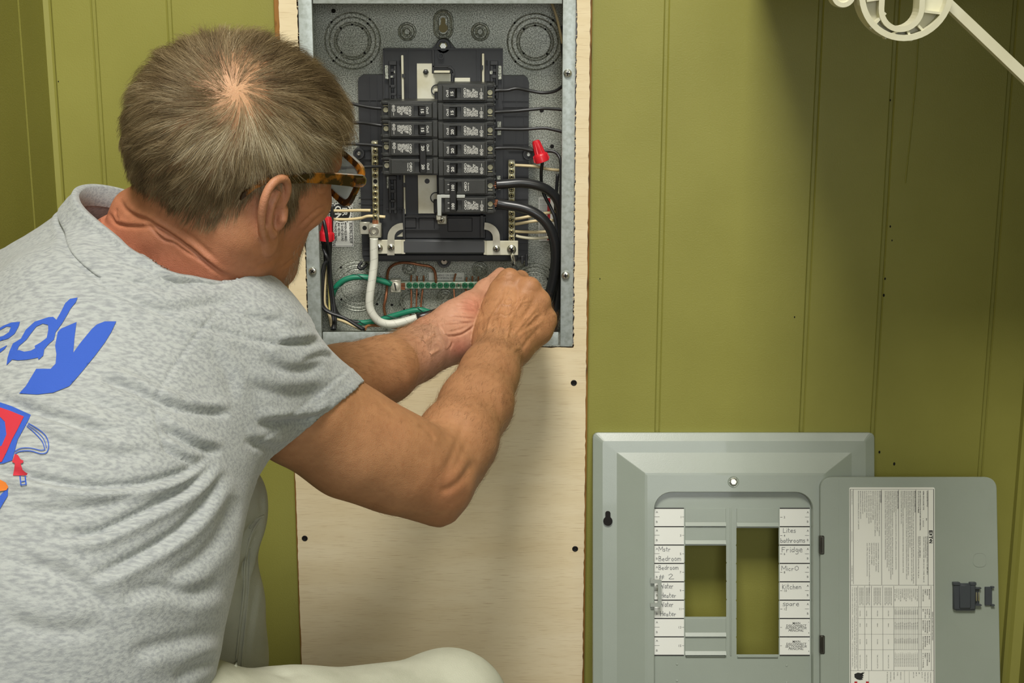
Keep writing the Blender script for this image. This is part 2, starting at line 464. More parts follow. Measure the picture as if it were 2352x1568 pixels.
# ================================================================ steel box of the breaker panel
M_GALV = bpy.data.materials.new('galvanized_steel'); M_GALV.use_nodes = True
def _galv():
    nt = M_GALV.node_tree; N = nt.nodes; L = nt.links; b = N['Principled BSDF']
    tc = N.new('ShaderNodeTexCoord')
    n1 = N.new('ShaderNodeTexNoise'); n1.inputs['Scale'].default_value = 720; n1.inputs['Detail'].default_value = 5; n1.inputs['Roughness'].default_value = .75
    n2 = N.new('ShaderNodeTexNoise'); n2.inputs['Scale'].default_value = 14; n2.inputs['Detail'].default_value = 4
    L.new(tc.outputs['Object'], n1.inputs['Vector']); L.new(tc.outputs['Object'], n2.inputs['Vector'])
    r = N.new('ShaderNodeValToRGB'); r.color_ramp.elements[0].position = .42; r.color_ramp.elements[1].position = .60
    r.color_ramp.elements[0].color = lin((92, 95, 86)) + (1,); r.color_ramp.elements[1].color = lin((216, 219, 206)) + (1,)
    L.new(n1.outputs[0], r.inputs[0])
    x = N.new('ShaderNodeMix'); x.data_type = 'RGBA'; x.blend_type = 'MULTIPLY'; x.inputs[0].default_value = .5
    r2 = N.new('ShaderNodeValToRGB'); r2.color_ramp.elements[0].position = .35; r2.color_ramp.elements[1].position = .65
    r2.color_ramp.elements[0].color = (.55, .57, .52, 1); r2.color_ramp.elements[1].color = (1, 1, 1, 1)
    L.new(n2.outputs[0], r2.inputs[0]); L.new(r.outputs[0], x.inputs[6]); L.new(r2.outputs[0], x.inputs[7])
    L.new(x.outputs[2], b.inputs['Base Color'])
    b.inputs['Metallic'].default_value = .30; b.inputs['Roughness'].default_value = .42
    bp = N.new('ShaderNodeBump'); bp.inputs['Strength'].default_value = .08; bp.inputs['Distance'].default_value = .0005
    L.new(n1.outputs[0], bp.inputs['Height']); L.new(bp.outputs[0], b.inputs['Normal'])
_galv()
M_FLANGE = mat('grey_flange_steel', (184, 193, 191), .42, metal=.25, noise=(180, .4, .7, (160, 168, 163), None), bump=(300, .08, None))
M_PLAST = mat('black_tray_plastic', (44, 45, 46), .42, spec=.5, noise=(30, .4, .7, (36, 37, 38), None))
M_PLAST2 = mat('dark_grey_bar_plastic', (66, 68, 70), .45, spec=.5)
M_TIN = mat('tin_plated_bus', (212, 210, 190), .45, metal=.3, noise=(40, .45, .75, (196, 190, 160), None))
M_ALU = mat('aluminium_lug', (196, 194, 178), .38, metal=.6, noise=(60, .45, .75, (168, 165, 148), None))
M_BRASSY = mat('yellowed_bar', (180, 178, 156), .35, metal=.55, noise=(80, .4, .7, (160, 154, 118), None))
M_ZINC = mat('zinc_screw', (200, 200, 190), .25, metal=.9)
M_BRASS = mat('brass_screw', (182, 172, 128), .28, metal=.85)
M_GREENS = mat('green_screw', (58, 126, 92), .3, metal=.55)
M_STICK = mat('white_sticker', (226, 227, 218), .5)
M_INK = mat('black_ink', (28, 28, 27), .6)
M_RED = mat('red_ink', (176, 40, 44), .5)
M_HOLE = M_DARK

WB = -.072                      # back plane (w)
WF = .019                       # flange plane
panel = thing('breaker_panel', 'open galvanized breaker panel box with grey flanges, recessed in the plywood', 'breaker panel', ((BXL + BXR) / 2, WB * -1, BZB))
PB = Vector(panel.location)
def pb(mb, name, m, **k): return mb.build(name, m, panel, **k)

# knockouts on the back plate are real stamped rings: cut concentric discs at slightly different depths
backholes = []
b = MB(); b.box(BXL, BXR, BZB, BZT, WB - .0015, WB); pb(b, 'back_plate', M_GALV)
def knockout(px, py, radii, ticks, rot=0):
    u, v = uv(px, py, WB); k = 2.06 / FPX
    lev = [.0012, .0003, .0014, .0005]
    prof = [(radii[0] * k + .0012, WB)]
    for i, r in enumerate(radii):
        r *= k
        prof += [(r + .0011, WB + .0012), (r, WB + .0003), (r - .0011, WB + .0012)]
    prof += [(0, WB + .0013)]
    m = MB(); m.lathe(prof, (u, v), 56); 
    o = pb(m, 'knockout', M_GALV, smooth=True)
    tk = MB()
    for rr, a in ticks:
        a = math.radians(a); r = rr * k
        tk.prism(circ(u + r * math.cos(a), v + r * math.sin(a), .0015, 8), WB + .0012, WB + .0019)
    t_ = tk.build('tie_point', M_HOLE, o, loc=PB)
    return o
T0 = [(36, 90), (38, 132), (36, 50), (36, 225), (38, -45), (52, 48), (62, 50), (52, 225), (62, 138), (62, 225), (62, -48)]
knockout(810, 94, (62, 52, 41, 36), T0)
knockout(1229, 96, (62, 52, 41, 36), T0)
knockout(821, 656, (58, 50, 40), [(50, 220), (58, 130)])
knockout(1226, 662, (58, 50, 40), [(40, 35), (58, 50)])
knockout(945, 693, (27, 21), [(24, 50), (24, 225)])
def dimple(px, py, r0, screw=True, name='dimple'):
    u, v = uv(px, py, WB); k = 2.06 / FPX; r0 *= k
    m = MB(); m.lathe([(r0, WB + .0001), (r0 * .92, WB + .0020), (r0 * .84, WB + .0022), (r0 * .66, WB + .0004), (r0 * .58, WB + .0004), (r0 * .52, WB + .0020), (r0 * .40, WB + .0024), (r0 * .34, WB + .0020), (r0 * .26, WB + .0004), (0, WB + .0004)], (u, v), 32)
    pb(m, name, M_GALV, smooth=True)
dimple(935, 73, 21); dimple(1103, 73, 21); dimple(940, 617, 17); dimple(1102, 618, 19)
def obround(px, py, w, h, name):
    u, v = uv(px, py, WB); k = 2.06 / FPX; w *= k; h *= k
    def ob(f, g=None):
        P = []
        r = w * f
        for i in range(13): a = math.pi * i / 12; P.append((u + r * math.cos(a), v + (h - w) + r * math.sin(a)))
        for i in range(13): a = math.pi + math.pi * i / 12; P.append((u + r * math.cos(a), v - (h - w) + r * math.sin(a)))
        return P
    m = MB(); levels = [(1., .0001), (.93, .0020), (.86, .0022), (.72, .0008), (.66, .0008), (.60, .0022), (.52, .0024), (.46, .0018), (.4, -.001)]
    V = []; Fs = []; n = 26
    for f, z in levels: V += [(x, y, WB + z) for x, y in ob(f)]
    for i in range(len(levels) - 1):
        for j in range(n):
            q = (j + 1) % n; Fs.append((i * n + j, i * n + q, (i + 1) * n + q, (i + 1) * n + j))
    m.add(V, Fs); m.prism(ob(.4), WB + .0002, WB + .0006)
    return pb(m, name, M_GALV, smooth=True), (u, v, k)
o, (u, v, k) = obround(1018, 57, 23, 34, 'mounting_slot')
m = MB(); m.prism(circ(u, v - 7 * k, 10 * k, 20), WB + .0006, WB + .0012); m.prism(rrect(u - 5 * k, u + 5 * k, v, v + 16 * k, 4 * k), WB + .0006, WB + .0013)
m.build('slot_cutout', mat('plywood_in_slot', (150, 138, 100), .8), o, loc=PB)
obround(1022, 692, 19, 30, 'mounting_slot')
m = MB()
for px, py, r in ((766, 25, 5), (1268, 336, 4.5), (900, 700, 3), (1244, 253, 5), (866, 698, 3)):
    u, v = uv(px, py, WB); m = MB(); m.prism(circ(u, v, r * .0006, 12), WB, WB + .0005); pb(m, 'screw_hole', M_HOLE)

# sides, flanges
b = MB(); b.box(BXL, BXL + .0015, BZB, BZT, WB, WF - .0015); pb(b, 'side_plate', M_GALV)
b = MB(); b.box(BXR - .0015, BXR, BZB, BZT, WB, WF - .0015); pb(b, 'side_plate', M_GALV)
b = MB(); b.box(BXL, BXR, BZB, BZB + .0015, WB, WF - .0015); pb(b, 'bottom_plate', M_GALV)
b = MB(); b.box(BXL, BXR, BZT - .0015, BZT, WB, WF - .0015); pb(b, 'top_plate', M_GALV)
FLW = uv(728, 400, WF)[0] - BXL
FRW = BXR - uv(1290, 400, WF)[0]
b = MB(); b.box(BXL, BXL + FLW, BZB, BZT, WF - .002, WF, bev=.0009, seg=2); b.box(BXL + FLW - .0022, BXL + FLW, BZB + .02, BZT, WF - .010, WF - .001); pb(b, 'side_flange', M_FLANGE, smooth=True)
b = MB(); b.box(BXR - FRW, BXR, BZB, BZT, WF - .002, WF, bev=.0009, seg=2); b.box(BXR - FRW, BXR - FRW + .0022, BZB + .02, BZT, WF - .010, WF - .001); pb(b, 'side_flange', M_FLANGE, smooth=True)
zb = uv(1010, 763, WF)[1]; zb0 = uv(1010, 794, WF)[1]
b = MB(); b.box(BXL + FLW + .0012, BXR - FRW - .0025, zb0, zb, WF - .003, WF - .0012, bev=.0008, seg=2); pb(b, 'bottom_flange', M_FLANGE, smooth=True)
zt = uv(1010, 8.5, WF)[1]
b = MB(); b.box(BXL + FLW + .0015, BXR - FRW - .001, zt, BZT, WF - .002, WF + .0004, bev=.0008, seg=2); pb(b, 'top_flange', M_FLANGE, smooth=True)

def pan_screw(mb, u, v, w, r, slot=True, cross=False, F=None, m=0, md=1, rot=.5, h=.55):
    mb.lathe([(r, w), (r, w + r * h * .45), (r * .8, w + r * h * .85), (r * .4, w + r * h), (0, w + r * h)], (u, v), 16, F=F, m=m)
    if slot:
        for a in ((rot, rot + math.pi / 2) if cross else (rot,)):
            c, s_ = math.cos(a), math.sin(a); L_, t_ = r * (.55 if cross else .85), r * .13
            mb.prism([(u + c * L_ - s_ * t_, v + s_ * L_ + c * t_), (u - c * L_ - s_ * t_, v - s_ * L_ + c * t_), (u - c * L_ + s_ * t_, v - s_ * L_ - c * t_), (u + c * L_ + s_ * t_, v + s_ * L_ - c * t_)], w + r * h, w + r * h + .0002, F=F, m=md)
for px, py, rt in ((718, 622, .9), (1304, 168, 1.4), (1299, 632, .1)):
    u, v = uv(px, py, WF); m = MB(); pan_screw(m, u, v, WF, .0054, True, True, rot=rt, h=.7); pb(m, 'screw', [M_ZINC, M_HOLE], smooth=True)

# ---------------------------------------------------------------- black plastic tray
def prect(px0, py0, px1, py1, w):
    a = uv(px0, (py0 + py1) / 2, w)[0]; c = uv(px1, (py0 + py1) / 2, w)[0]
    e = uv((px0 + px1) / 2, py0, w)[1]; f = uv((px0 + px1) / 2, py1, w)[1]
    return a, c, f, e
WT = -.050                       # wings of the tray
WC = -.040                       # centre of the tray
def pbox(mb, px0, py0, px1, py1, w1, d=.003, bev=0., m=0):
    a, c, f, e = prect(px0, py0, px1, py1, w1); mb.box(a, c, f, e, w1 - d, w1, bev=bev, m=m)
def pp(pts, w): return [uv(x, y, w) for x, y in pts]
tray = MB()
tray.prism(pp([(822, 188), (824, 178), (832, 172), (884, 172), (884, 600), (838, 600), (832, 590)], WT), WB + .004, WT)
tray.prism(pp([(1153, 174), (1204, 174), (1212, 180), (1215, 190), (1213, 598), (1153, 600)], WT), WB + .004, WT)
tray.prism(pp([(880, 112), (1155, 114), (1155, 600), (880, 600)], WC), WB + .004, WC)
o_tray = pb(tray, 'tray', M_PLAST)
rb = MB()                        # ribs and raised features
for x in (849, 866): pbox(rb, x - 1, 176, x + 1, 330, WT + .0018, .003)
for x in (1186, 1204): pbox(rb, x - 1, 178, x + 1, 340, WT + .0018, .003)
for y in (229, 455, 468): pbox(rb, 824, y - 1.4, 884, y + 1.4, WT + .0016, .003)
for y in (231, 245, 265, 290, 330, 405, 456, 560, 576, 590): pbox(rb, 1155, y - 1.2, 1213, y + 1.2, WT + .002, .003)
for y in (560, 572, 585): pbox(rb, 834, y - 1.5, 852, y + 1.5, WT + .002, .003)
for x in (936, 994, 1096): pbox(rb, x - 1.2, 114, x + 1.2, 232, WC + .004, .005)
pbox(rb, 880, 111, 1155, 114, WC + .003, .005); pbox(rb, 880, 112, 883, 232, WC + .003, .005); pbox(rb, 1152, 113, 1155, 232, WC + .003, .005)
pbox(rb, 934, 228, 960, 231, WC + .003, .004)
pbox(rb, 994, 151, 1036, 154, WC + .010, .010); pbox(rb, 994, 115, 997, 168, WC + .010, .010)
u, v = uv(1030, 167, WC)
rb.prism([(u + .0085 * math.cos(a), v + .0085 * math.sin(a)) for a in [math.radians(q) for q in range(95, -31, -12)]] + [(u + .0068 * math.cos(a), v + .0068 * math.sin(a)) for a in [math.radians(q) for q in range(-30, 96, 12)]], WC, WC + .010)
pbox(rb, 1038, 168, 1041, 196, WC + .010, .010)
# lower block below the breakers
pbox(rb, 930, 494, 1116, 548, WC + .006, .006, .001)
pbox(rb, 930, 500, 956, 524, WC + .0085, .003, .0008); pbox(rb, 962, 500, 998, 528, WC + .0085, .003, .0008); pbox(rb, 1028, 500, 1085, 532, WC + .0075, .003, .0008)
pbox(rb, 928, 497, 1116, 499.5, WC + .012, .012); pbox(rb, 928, 526, 1010, 528, WC + .010, .008); pbox(rb, 1104, 495, 1110, 545, WC + .016, .015)
pbox(rb, 926, 480, 930, 548, WC + .016, .014)
pbox(rb, 886, 478, 926, 481, WC + .004, .004); pbox(rb, 1140, 481, 1168, 484, WC + .004, .004)
pbox(rb, 835, 596, 1190, 599.5, WC + .001, .010)
pbox(rb, 822, 340, 868, 344, WT + .003, .003); pbox(rb, 822, 362, 868, 366, WT + .003, .003)
pbox(rb, 1168, 343, 1214, 347, WT + .003, .003); pbox(rb, 1168, 366, 1214, 370, WT + .003, .003)
rb.build('rib', M_PLAST, o_tray, loc=PB)['kind'] = 'stuff'
for sx, x0 in ((1, 884), (-1, 1153)):
    for yo in (0, 263):
        cl = MB()
        def q(a, b_, c, d, h, dd=.004): pbox(cl, *sorted((x0 + sx * a, x0 + sx * c))[:1], yo + b_, sorted((x0 + sx * a, x0 + sx * c))[1], yo + d, WC + h, dd, .0006)
        if yo and sx < 0: continue
        q(9, 140, 27, 150, .009, .009); q(9, 150, 14, 228, .009, .009); q(20, 150, 27, 228, .008, .008)
        q(12, 158, 22, 166, .007); q(12, 172, 24, 180, .0085); q(10, 195, 24, 202, .009); q(13, 214, 26, 220, .0085); q(33, 138, 36, 150, .006); q(31, 217, 38, 219, .006)
        cl.build('clip_housing', M_PLAST, o_tray, loc=PB)
for r_ in ((884, 150, 892, 182), (1144, 151, 1152, 183), (1142, 279, 1151, 311), (1141, 404, 1150, 436), (888, 404, 895, 433)): sv = MB(); pbox(sv, *r_, WC + .006, .002, .0005); sv.build('bus_stab_end', M_GALV, o_tray, loc=PB)
for r_ in ((905, 162, 907, 168), (1125, 163, 1131, 170), (897, 174, 902, 178)): sv = MB(); pbox(sv, *r_, WC + .0095, .002); sv.build('bus_stab_end', M_GALV, o_tray, loc=PB)
for r_ in ((922, 127, 927.5, 244), (927, 400, 931, 492), (1107, 123, 1112.5, 205)):
    hk = MB(); pbox(hk, *r_, WC + .014, .004, .0008); hk.build('hook_rail', M_TIN, o_tray, loc=PB)
for r_ in ((923, 170, 931, 178), (1106, 150, 1110, 160), (926, 420, 931, 430)): hk = MB(); pbox(hk, *r_, WC + .0155, .004); hk.build('rail_clip', M_PLAST, o_tray, loc=PB)
# bus plates
bu = MB()
bu.prism(pp([(957.5, 146), (992, 146), (992, 169), (1035, 169), (1035, 245), (958.5, 245)], WC + .005), WC + .001, WC + .005)
a, c, f, e = prect(997, 162, 1034, 167, WC + .012); bu.box(a, c, f, e, WC + .004, WC + .020, bev=.0006)
o = pb(bu, 'bus_plate', M_TIN)
bu = MB(); pbox(bu, 1044, 179, 1080, 210, WC + .006, .004, .0005); pb(bu, 'bus_plate', M_TIN)
bu = MB(); pbox(bu, 960, 396, 1004, 490.5, WC + .005, .004, .0004); o2 = pb(bu, 'bus_plate', M_TIN)
m = MB()
u, v = uv(978, 165, WC + .006); m.lathe([(.0038, WC + .005), (.0038, WC + .0065), (.0026, WC + .009), (.0016, WC + .0095), (0, WC + .0095)], (u, v), 6); m.build('bolt', M_PLAST, o, loc=PB); m = MB()
u, v = uv(981, 416, WC + .006); m.lathe([(.0034, WC + .005), (.0034, WC + .006), (0, WC + .006)], (u, v), 12)
m.build('bolt', M_PLAST, o2, loc=PB)
for cx, cy in ((1003, 207), (1001, 454)):
    m = MB(); u, v = uv(cx, cy, WC + .007); m.lathe([(.0075, WC + .004), (.0075, WC + .008), (.0062, WC + .008), (.0062, WC + .003), (0, WC + .003)], (u, v), 24)
    pbox(m, cx - 5, cy + 4, cx + 8, cy + 36, WC + .0085, .005, .001)
    m.build('guide_boss', M_PLAST, o_tray, loc=PB)
m = MB(); pbox(m, 996, 204, 1012, 210, WC + .010, .002, .0004); m.build('bus_finger', M_TIN, o_tray, loc=PB)
# screw tabs of the tray
for px, py, sr in ((1018, 106, .0098), (1020, 600, .0092), (824, 353, .0078), (1214, 355, .0078)):
    u, v = uv(px, py, WC)
    m = MB(); m.lathe([(sr, WB), (sr, WC - .002), (sr * .92, WC), (sr * .66, WC), (sr * .62, WC - .0025), (0, WC - .0025)], (u, v), 28)
    if py == 106: m.prism([(u - .017, v - .006), (u + .017, v - .006), (u + .009, v + .004), (u - .009, v + .004)], WB, WC - .001); 
    o = m.build('screw_tab', M_PLAST, o_tray, loc=PB, smooth=True)
    m = MB(); r_ = sr * (.56 if py in (106, 600) else .34)
    m.lathe([(r_, WC - .0025), (r_, WC - .001), (r_ * .78, WC - .0005), (r_ * .74, WC + .002), (r_ * .45, WC + .002), (r_ * .4, WC + .001), (0, WC + .001)], (u, v), 6 if py in (106, 600) else 16)
    m.build('screw', M_ZINC, panel)
u, v = uv(1013, 128, WC); m = MB(); m.lathe([(.0042, WC), (.0042, WC + .006), (.003, WC + .006), (.003, WC + .001), (0, WC + .001)], (u, v), 18); m.build('post', M_PLAST, o_tray, loc=PB, smooth=True)

# cross bar, brackets, straps
m = MB(); pbox(m, 924, 551, 1116, 583, WC + .016, .010, .002); pb(m, 'cross_bar', M_PLAST2, smooth=True)
m = MB(); pbox(m, 868, 585, 1190, 598, WC + .006, .006, .001); pb(m, 'lower_rail', M_PLAST)
WK = WC + .0165
m = MB(); pbox(m, 850, 551, 923, 583, WK, .002, .0005); u0, v0 = uv(923, 583, WK); u1, v1 = uv(930, 551, WK)
m.prism([(0, 0), (u1 - u0, -.001), (u1 - u0 + .0006, -.006), (u1 - u0 - .002, -.006), (u1 - u0 - .002, -.0025), (0, -.002)], 0, v1 - v0, F=F_WALL @ Matrix(((1, 0, 0, u0), (0, 0, 1, v0), (0, 1, 0, WK), (0, 0, 0, 1))))
pb(m, 'end_bracket', M_TIN)
m = MB(); pbox(m, 1117, 553, 1190, 586, WK, .002, .0005); u0, v0 = uv(1117, 585, WK); u1, v1 = uv(1111, 553, WK)
m.prism([(0, 0), (u1 - u0, -.001), (u1 - u0 - .0006, -.006), (u1 - u0 + .002, -.006), (u1 - u0 + .002, -.0025), (0, -.002)], 0, v1 - v0, F=F_WALL @ Matrix(((1, 0, 0, u0), (0, 0, 1, v0), (0, 1, 0, WK), (0, 0, 0, 1))))
pb(m, 'end_bracket', M_TIN)
def strap(s, pts, w):
    m = MB(); m.prism(pp(pts, w), w - .0015, w); pb(m, 'strap', M_ALU)
A = lambda cx, cy, rx, ry, a0, a1, n=8: [(cx + rx * math.cos(math.radians(a0 + (a1 - a0) * i / n)), cy - ry * math.sin(math.radians(a0 + (a1 - a0) * i / n))) for i in range(n + 1)]
strap(1, [(889.5, 586), (890, 545)] + A(925, 545, 35, 33, 180, 90) + [(926, 527)] + A(925, 545, 19, 18, 90, 180) + [(906, 586)], WK + .0017)
strap(1, [(1149.5, 585), (1148, 545)] + A(1113, 545, 35, 34, 0, 90) + [(1112, 527)] + A(1113, 545, 19, 18, 90, 0) + [(1132.5, 585)], WK + .0017)
m = MB(); u, v = uv(921, 543, WC + .01); m.prism(pp([(911, 543), (925, 533), (925, 543)], WC + .012), WC + .008, WC + .012); pb(m, 'strap_tab', M_TIN)
for px, py, r, w in ((898, 568, .0048, WK + .0017), (1140, 571, .0048, WK + .0017), (1175, 572, .0062, WK), (870, 569, .0055, WK)):
    u, v = uv(px, py, w); m = MB(); pan_screw(m, u, v, w, r, True, True, rot=random.uniform(0, 1.5)); pb(m, 'screw', [M_ZINC, M_HOLE], smooth=True)

# neutral bars with their rows of screws (screws are sub-parts)
WN = WC + .012
def term_bar(name, r_, screws, m_bar, m_scr, w, vertical=True, rs=.0036, label=None, ring=False):
    m = MB(); pbox(m, *r_, w, .011, .0008)
    o = pb(m, name, m_bar, smooth=True, label=label)
    me = None
    for i, (px, py, mm) in enumerate(screws):
        u, v = uv(px, py, w)
        if mm == 'hole':
            q = MB(); q.lathe([(rs * .8, w + .0001), (rs * .8, w + .0003), (0, w + .0003)], (u, v), 14); q.build('empty_hole', M_HOLE, o, loc=PB); continue
        q = MB(); q.lathe([(rs, w), (rs * .96, w + .0011), (rs * .72, w + .0015), (rs * .62, w + .0004), (0, w + .0004)], (u, v), 14)
        a = random.uniform(0, 3.1)
        for aa in (a, a + math.pi / 2):
            c, s_ = math.cos(aa), math.sin(aa); L_, t_ = rs * .7, rs * .16
            q.prism([(u + c * L_ - s_ * t_, v + s_ * L_ + c * t_), (u - c * L_ - s_ * t_, v - s_ * L_ + c * t_), (u - c * L_ + s_ * t_, v - s_ * L_ - c * t_), (u + c * L_ + s_ * t_, v + s_ * L_ - c * t_)], w + .0003, w + .0012, m=1)
        q.build('screw', [mm or m_scr, M_HOLE if ring else m_scr], o, loc=PB, smooth=True)
    return o
ys = [333 + 13.9 * i for i in range(13)]
term_bar('neutral_bar', (854.5, 324, 869.5, 516), [(862, y, 'hole' if i == 6 else None) for i, y in enumerate(ys)], M_BRASSY, M_BRASS, WN, ring=True, label='left neutral bar with one empty screw hole')
ys = [379 + 14.0 * i for i in range(13)]
term_bar('neutral_bar', (1167.5, 369, 1183, 556), [(1175, y, None) for y in ys], M_BRASSY, M_BRASS, WN, ring=True)
# large lug under the left bar
m = MB(); pbox(m, 826.5, 510, 850, 538, WN - .003, .004, .0006); pbox(m, 846.5, 515, 875.5, 546, WN + .010, .014, .001)
o = pb(m, 'neutral_lug', M_ALU, smooth=True)
u, v = uv(837, 524, WN); m = MB(); m.lathe([(.0030, WN - .0029), (.0030, WN - .0026), (0, WN - .0026)], (u, v), 16); m.build('lug_hole', M_HOLE, o, loc=PB)
u, v = uv(859, 530, WN + .010); m = MB(); m.lathe([(.0062, WN + .010), (.0062, WN + .011), (.0056, WN + .0115), (.0034, WN + .0115), (.0028, WN + .0095), (0, WN + .0095)], (u, v), 24); m.build('lug_screw', M_ZINC, o, loc=PB, smooth=True)
M_COPPER = mat('bare_copper', (158, 104, 72), .42, metal=.6, noise=(60, .4, .7, (120, 76, 52), None))
m = MB()
for i in range(9):
    x = 856.5 + i * 1.5 + random.uniform(-.4, .4); u, v = uv(x, 516, WN + .002); u2, v2 = uv(x + random.uniform(-1, 1), 505, WN + .002); d_ = random.uniform(0, .003)
    m.tube([(u, v - .002, WN + .003 + d_), (u2, v2, WN + .0028 + d_ * .6)], .00075, 6, smooth=0)
m.build('strand_ends', M_COPPER, panel)['kind'] = 'stuff'
# ground bar
WG = WB + .016
sc = [(940 + 14.2 * i, 655, M_ZINC if i == 8 else None) for i in range(18)]
M_GBAR = mat('ground_bar_alu', (170, 186, 166), .42, metal=.45)
o = term_bar('ground_bar', (919, 647.5, 1195, 663.5), sc, M_GBAR, M_GREENS, WG, rs=.0041, label='ground bar with green screws')
m = MB(); pbox(m, 896.5, 643, 921, 672, WG + .006, .015, .001); o2 = pb(m, 'ground_lug', M_ALU, smooth=True)
u, v = uv(908, 658, WG + .006); m = MB(); pan_screw(m, u, v, WG + .006, .0062, True, False, rot=1.75, h=.25); m.build('lug_screw', [M_ALU, M_HOLE], o2, loc=PB, smooth=True)
m = MB()
for i in range(8):
    u, v = uv(921, 652 + i * 1.6, WG + .003); m.tube([(u - .002, v, WG + .001 + .0012 * (i % 3)), (u + .0055, v + random.uniform(-.001, .001), WG + .001 + .0012 * ((i + 1) % 3))], .0009, 6, smooth=0)
m.build('strand_ends', M_COPPER, panel)['kind'] = 'stuff'
# feet of the tray, cable clamps in the bottom
m = MB(); pbox(m, 1196, 588, 1203, 606, WC + .004, .004, .0008); m.build('tray_foot', M_PLAST, o_tray, loc=PB); m = MB(); pbox(m, 1206, 584, 1212, 612, WT + .006, .006, .001); m.build('tray_foot', M_PLAST, o_tray, loc=PB)
u, v = uv(838, 596, WT); m = MB(); m.tube([(u - .004, v - .003, WT), (u - .0085, v - .010, WT + .002), (u - .004, v - .012, WT + .004), (u + .004, v - .005, WT + .004)], .0022, 7); m.build('tray_foot', M_PLAST, o_tray, loc=PB, smooth='all')
M_RUBBER = mat('black_rubber', (30, 30, 30), .6)
FB = Matrix.Translation((0, 0, BZB)) @ Matrix.Identity(4)
for px, w_, r_ in ((768, -.012, .015), (835, -.004, .0145), (905, -.02, .02), (1000, -.02, .018)):
    u, v = uv(px, 757, w_); m = MB(FB)
    if px < 900: m.lathe([(r_, .0015), (r_, .0045), (r_ * .8, .0055), (r_ * .62, .0055), (r_ * .6, .009), (r_ * .52, .009), (r_ * .48, .003), (0, .003)], (u, -w_), 26); pb(m, 'cable_clamp', M_RUBBER, smooth=True)
    else: m.lathe([(r_, .0015), (r_, .0022), (r_ * .93, .0026), (r_ * .88, .0018), (0, .0018)], (u, -w_), 30); pb(m, 'knockout', M_GALV, smooth=True)
for px, w_ in ((822, .006), (806, .004)):
    u, v = uv(px, 755, w_); m = MB(FB); m.lathe([(.0035, .0015), (.0035, .009), (.0028, .0098), (0, .0098)], (u, -w_), 12); pb(m, 'clamp_screw', M_ZINC, smooth=True)

# stickers
def sticker(r_, w, name='sticker', label=None):
    a, c, f, e = prect(*r_, w); m = MB(); m.prism(rrect(a, c, f, e, .0015), w - .0004, w)
    return pb(m, name, M_STICK, label=label), (a, c, f, e)
WS = WB + .0012
o, (a, c, f, e) = sticker((757, 467, 811.5, 567), WS, label='white sticker with black disc and bonding screw text')
t = MB(); ws = WS + .0002
cx, cy = uv(783, 488, WS); R_ = .0125
t.prism(circ(cx, cy, R_, 36), ws - .0001, ws)
for i in range(32):
    q = 2 * math.pi * i / 32; t.prism(circ(cx + .0152 * math.cos(q), cy + .0152 * math.sin(q), .0008, 6), ws - .0001, ws)
for i, s in enumerate(['BONDING SCREW', 'WHEN REQUIRED', 'TO BOND GROUND', 'AND NEUTRAL', 'THREAD SCREW', 'INTO CASE WITH 40', 'IN LBS OF TORQUE']):
    u = uv(803 if i == 0 else 799 - 7.6 * i, 540, WS)[0]; v = uv(800, 511, WS)[1]
    text(t, s, u, v, .0062 if i == 0 else .0047, ws, -90, bold=.02, fit=.0285 if i == 0 else (.0256 if i != 3 else .019))
text(t, 'NEUTRAL', uv(764, 540, WS)[0], uv(800, 541, WS)[1], .0055, ws, -90, bold=.02, fit=.015)
t.build('lettering', M_INK, o, loc=PB)
t = MB(); text(t, 'BR', cx + .0022, cy + .007, .0095, ws + .0002, -90, bold=.02); t.build('lettering', M_STICK, o, loc=PB); t = MB(); text(t, 'ON', cx - .0078, cy + .0095, .012, ws + .0002, -90, bold=.03)
t.build('lettering', M_STICK, o, loc=PB)
bd = MB(); bd.prism(rrect(a + .001, c - .001, f + .001, e - .001, .0012), ws - .0002, ws - .0001, holes=[rrect(a + .0016, c - .0016, f + .0016, e - .0016, .001)]); bd.build('border', M_INK, o, loc=PB)
o, (a, c, f, e) = sticker((1237, 453, 1285, 553), WS, label='white warning sticker with red strip')
t = MB(); t.box(c - .0165, c - .0125, e - .052, e - .001, ws - .0001, ws); t.build('red_strip', M_RED, o, loc=PB); t = MB(); t.box(c - .0165, c - .0125, f + .001, f + .012, ws - .0001, ws); t.build('red_strip', M_RED, o, loc=PB)
t = MB()
for i in range(5):
    text(t, 'WIRE ALL CIRCUITS PER LABEL', a + .0015 + i * .0022, e - .002, .0021, ws, -90, fit=.022)
for i in range(6):
    text(t, 'USE COPPER OR ALUMINUM WIRE RATED', a + .0015 + i * .0024, e - .030, .0021, ws, -90, fit=.026)
t.build('lettering', M_INK, o, loc=PB)
o, (a, c, f, e) = sticker((985, 626, 1066, 646), WS)
t = MB(); text(t, 'ENCLOSED PANELBOARD', c - .003, f + .0060, .0038, ws, 180, fit=c - a - .010); text(t, 'ISSUE NO. 0143895', c - .012, f + .0100, .0042, ws, 180, fit=.026); text(t, '4', c - .002, e - .001, .002, ws, 180)
t.build('lettering', M_INK, o, loc=PB)
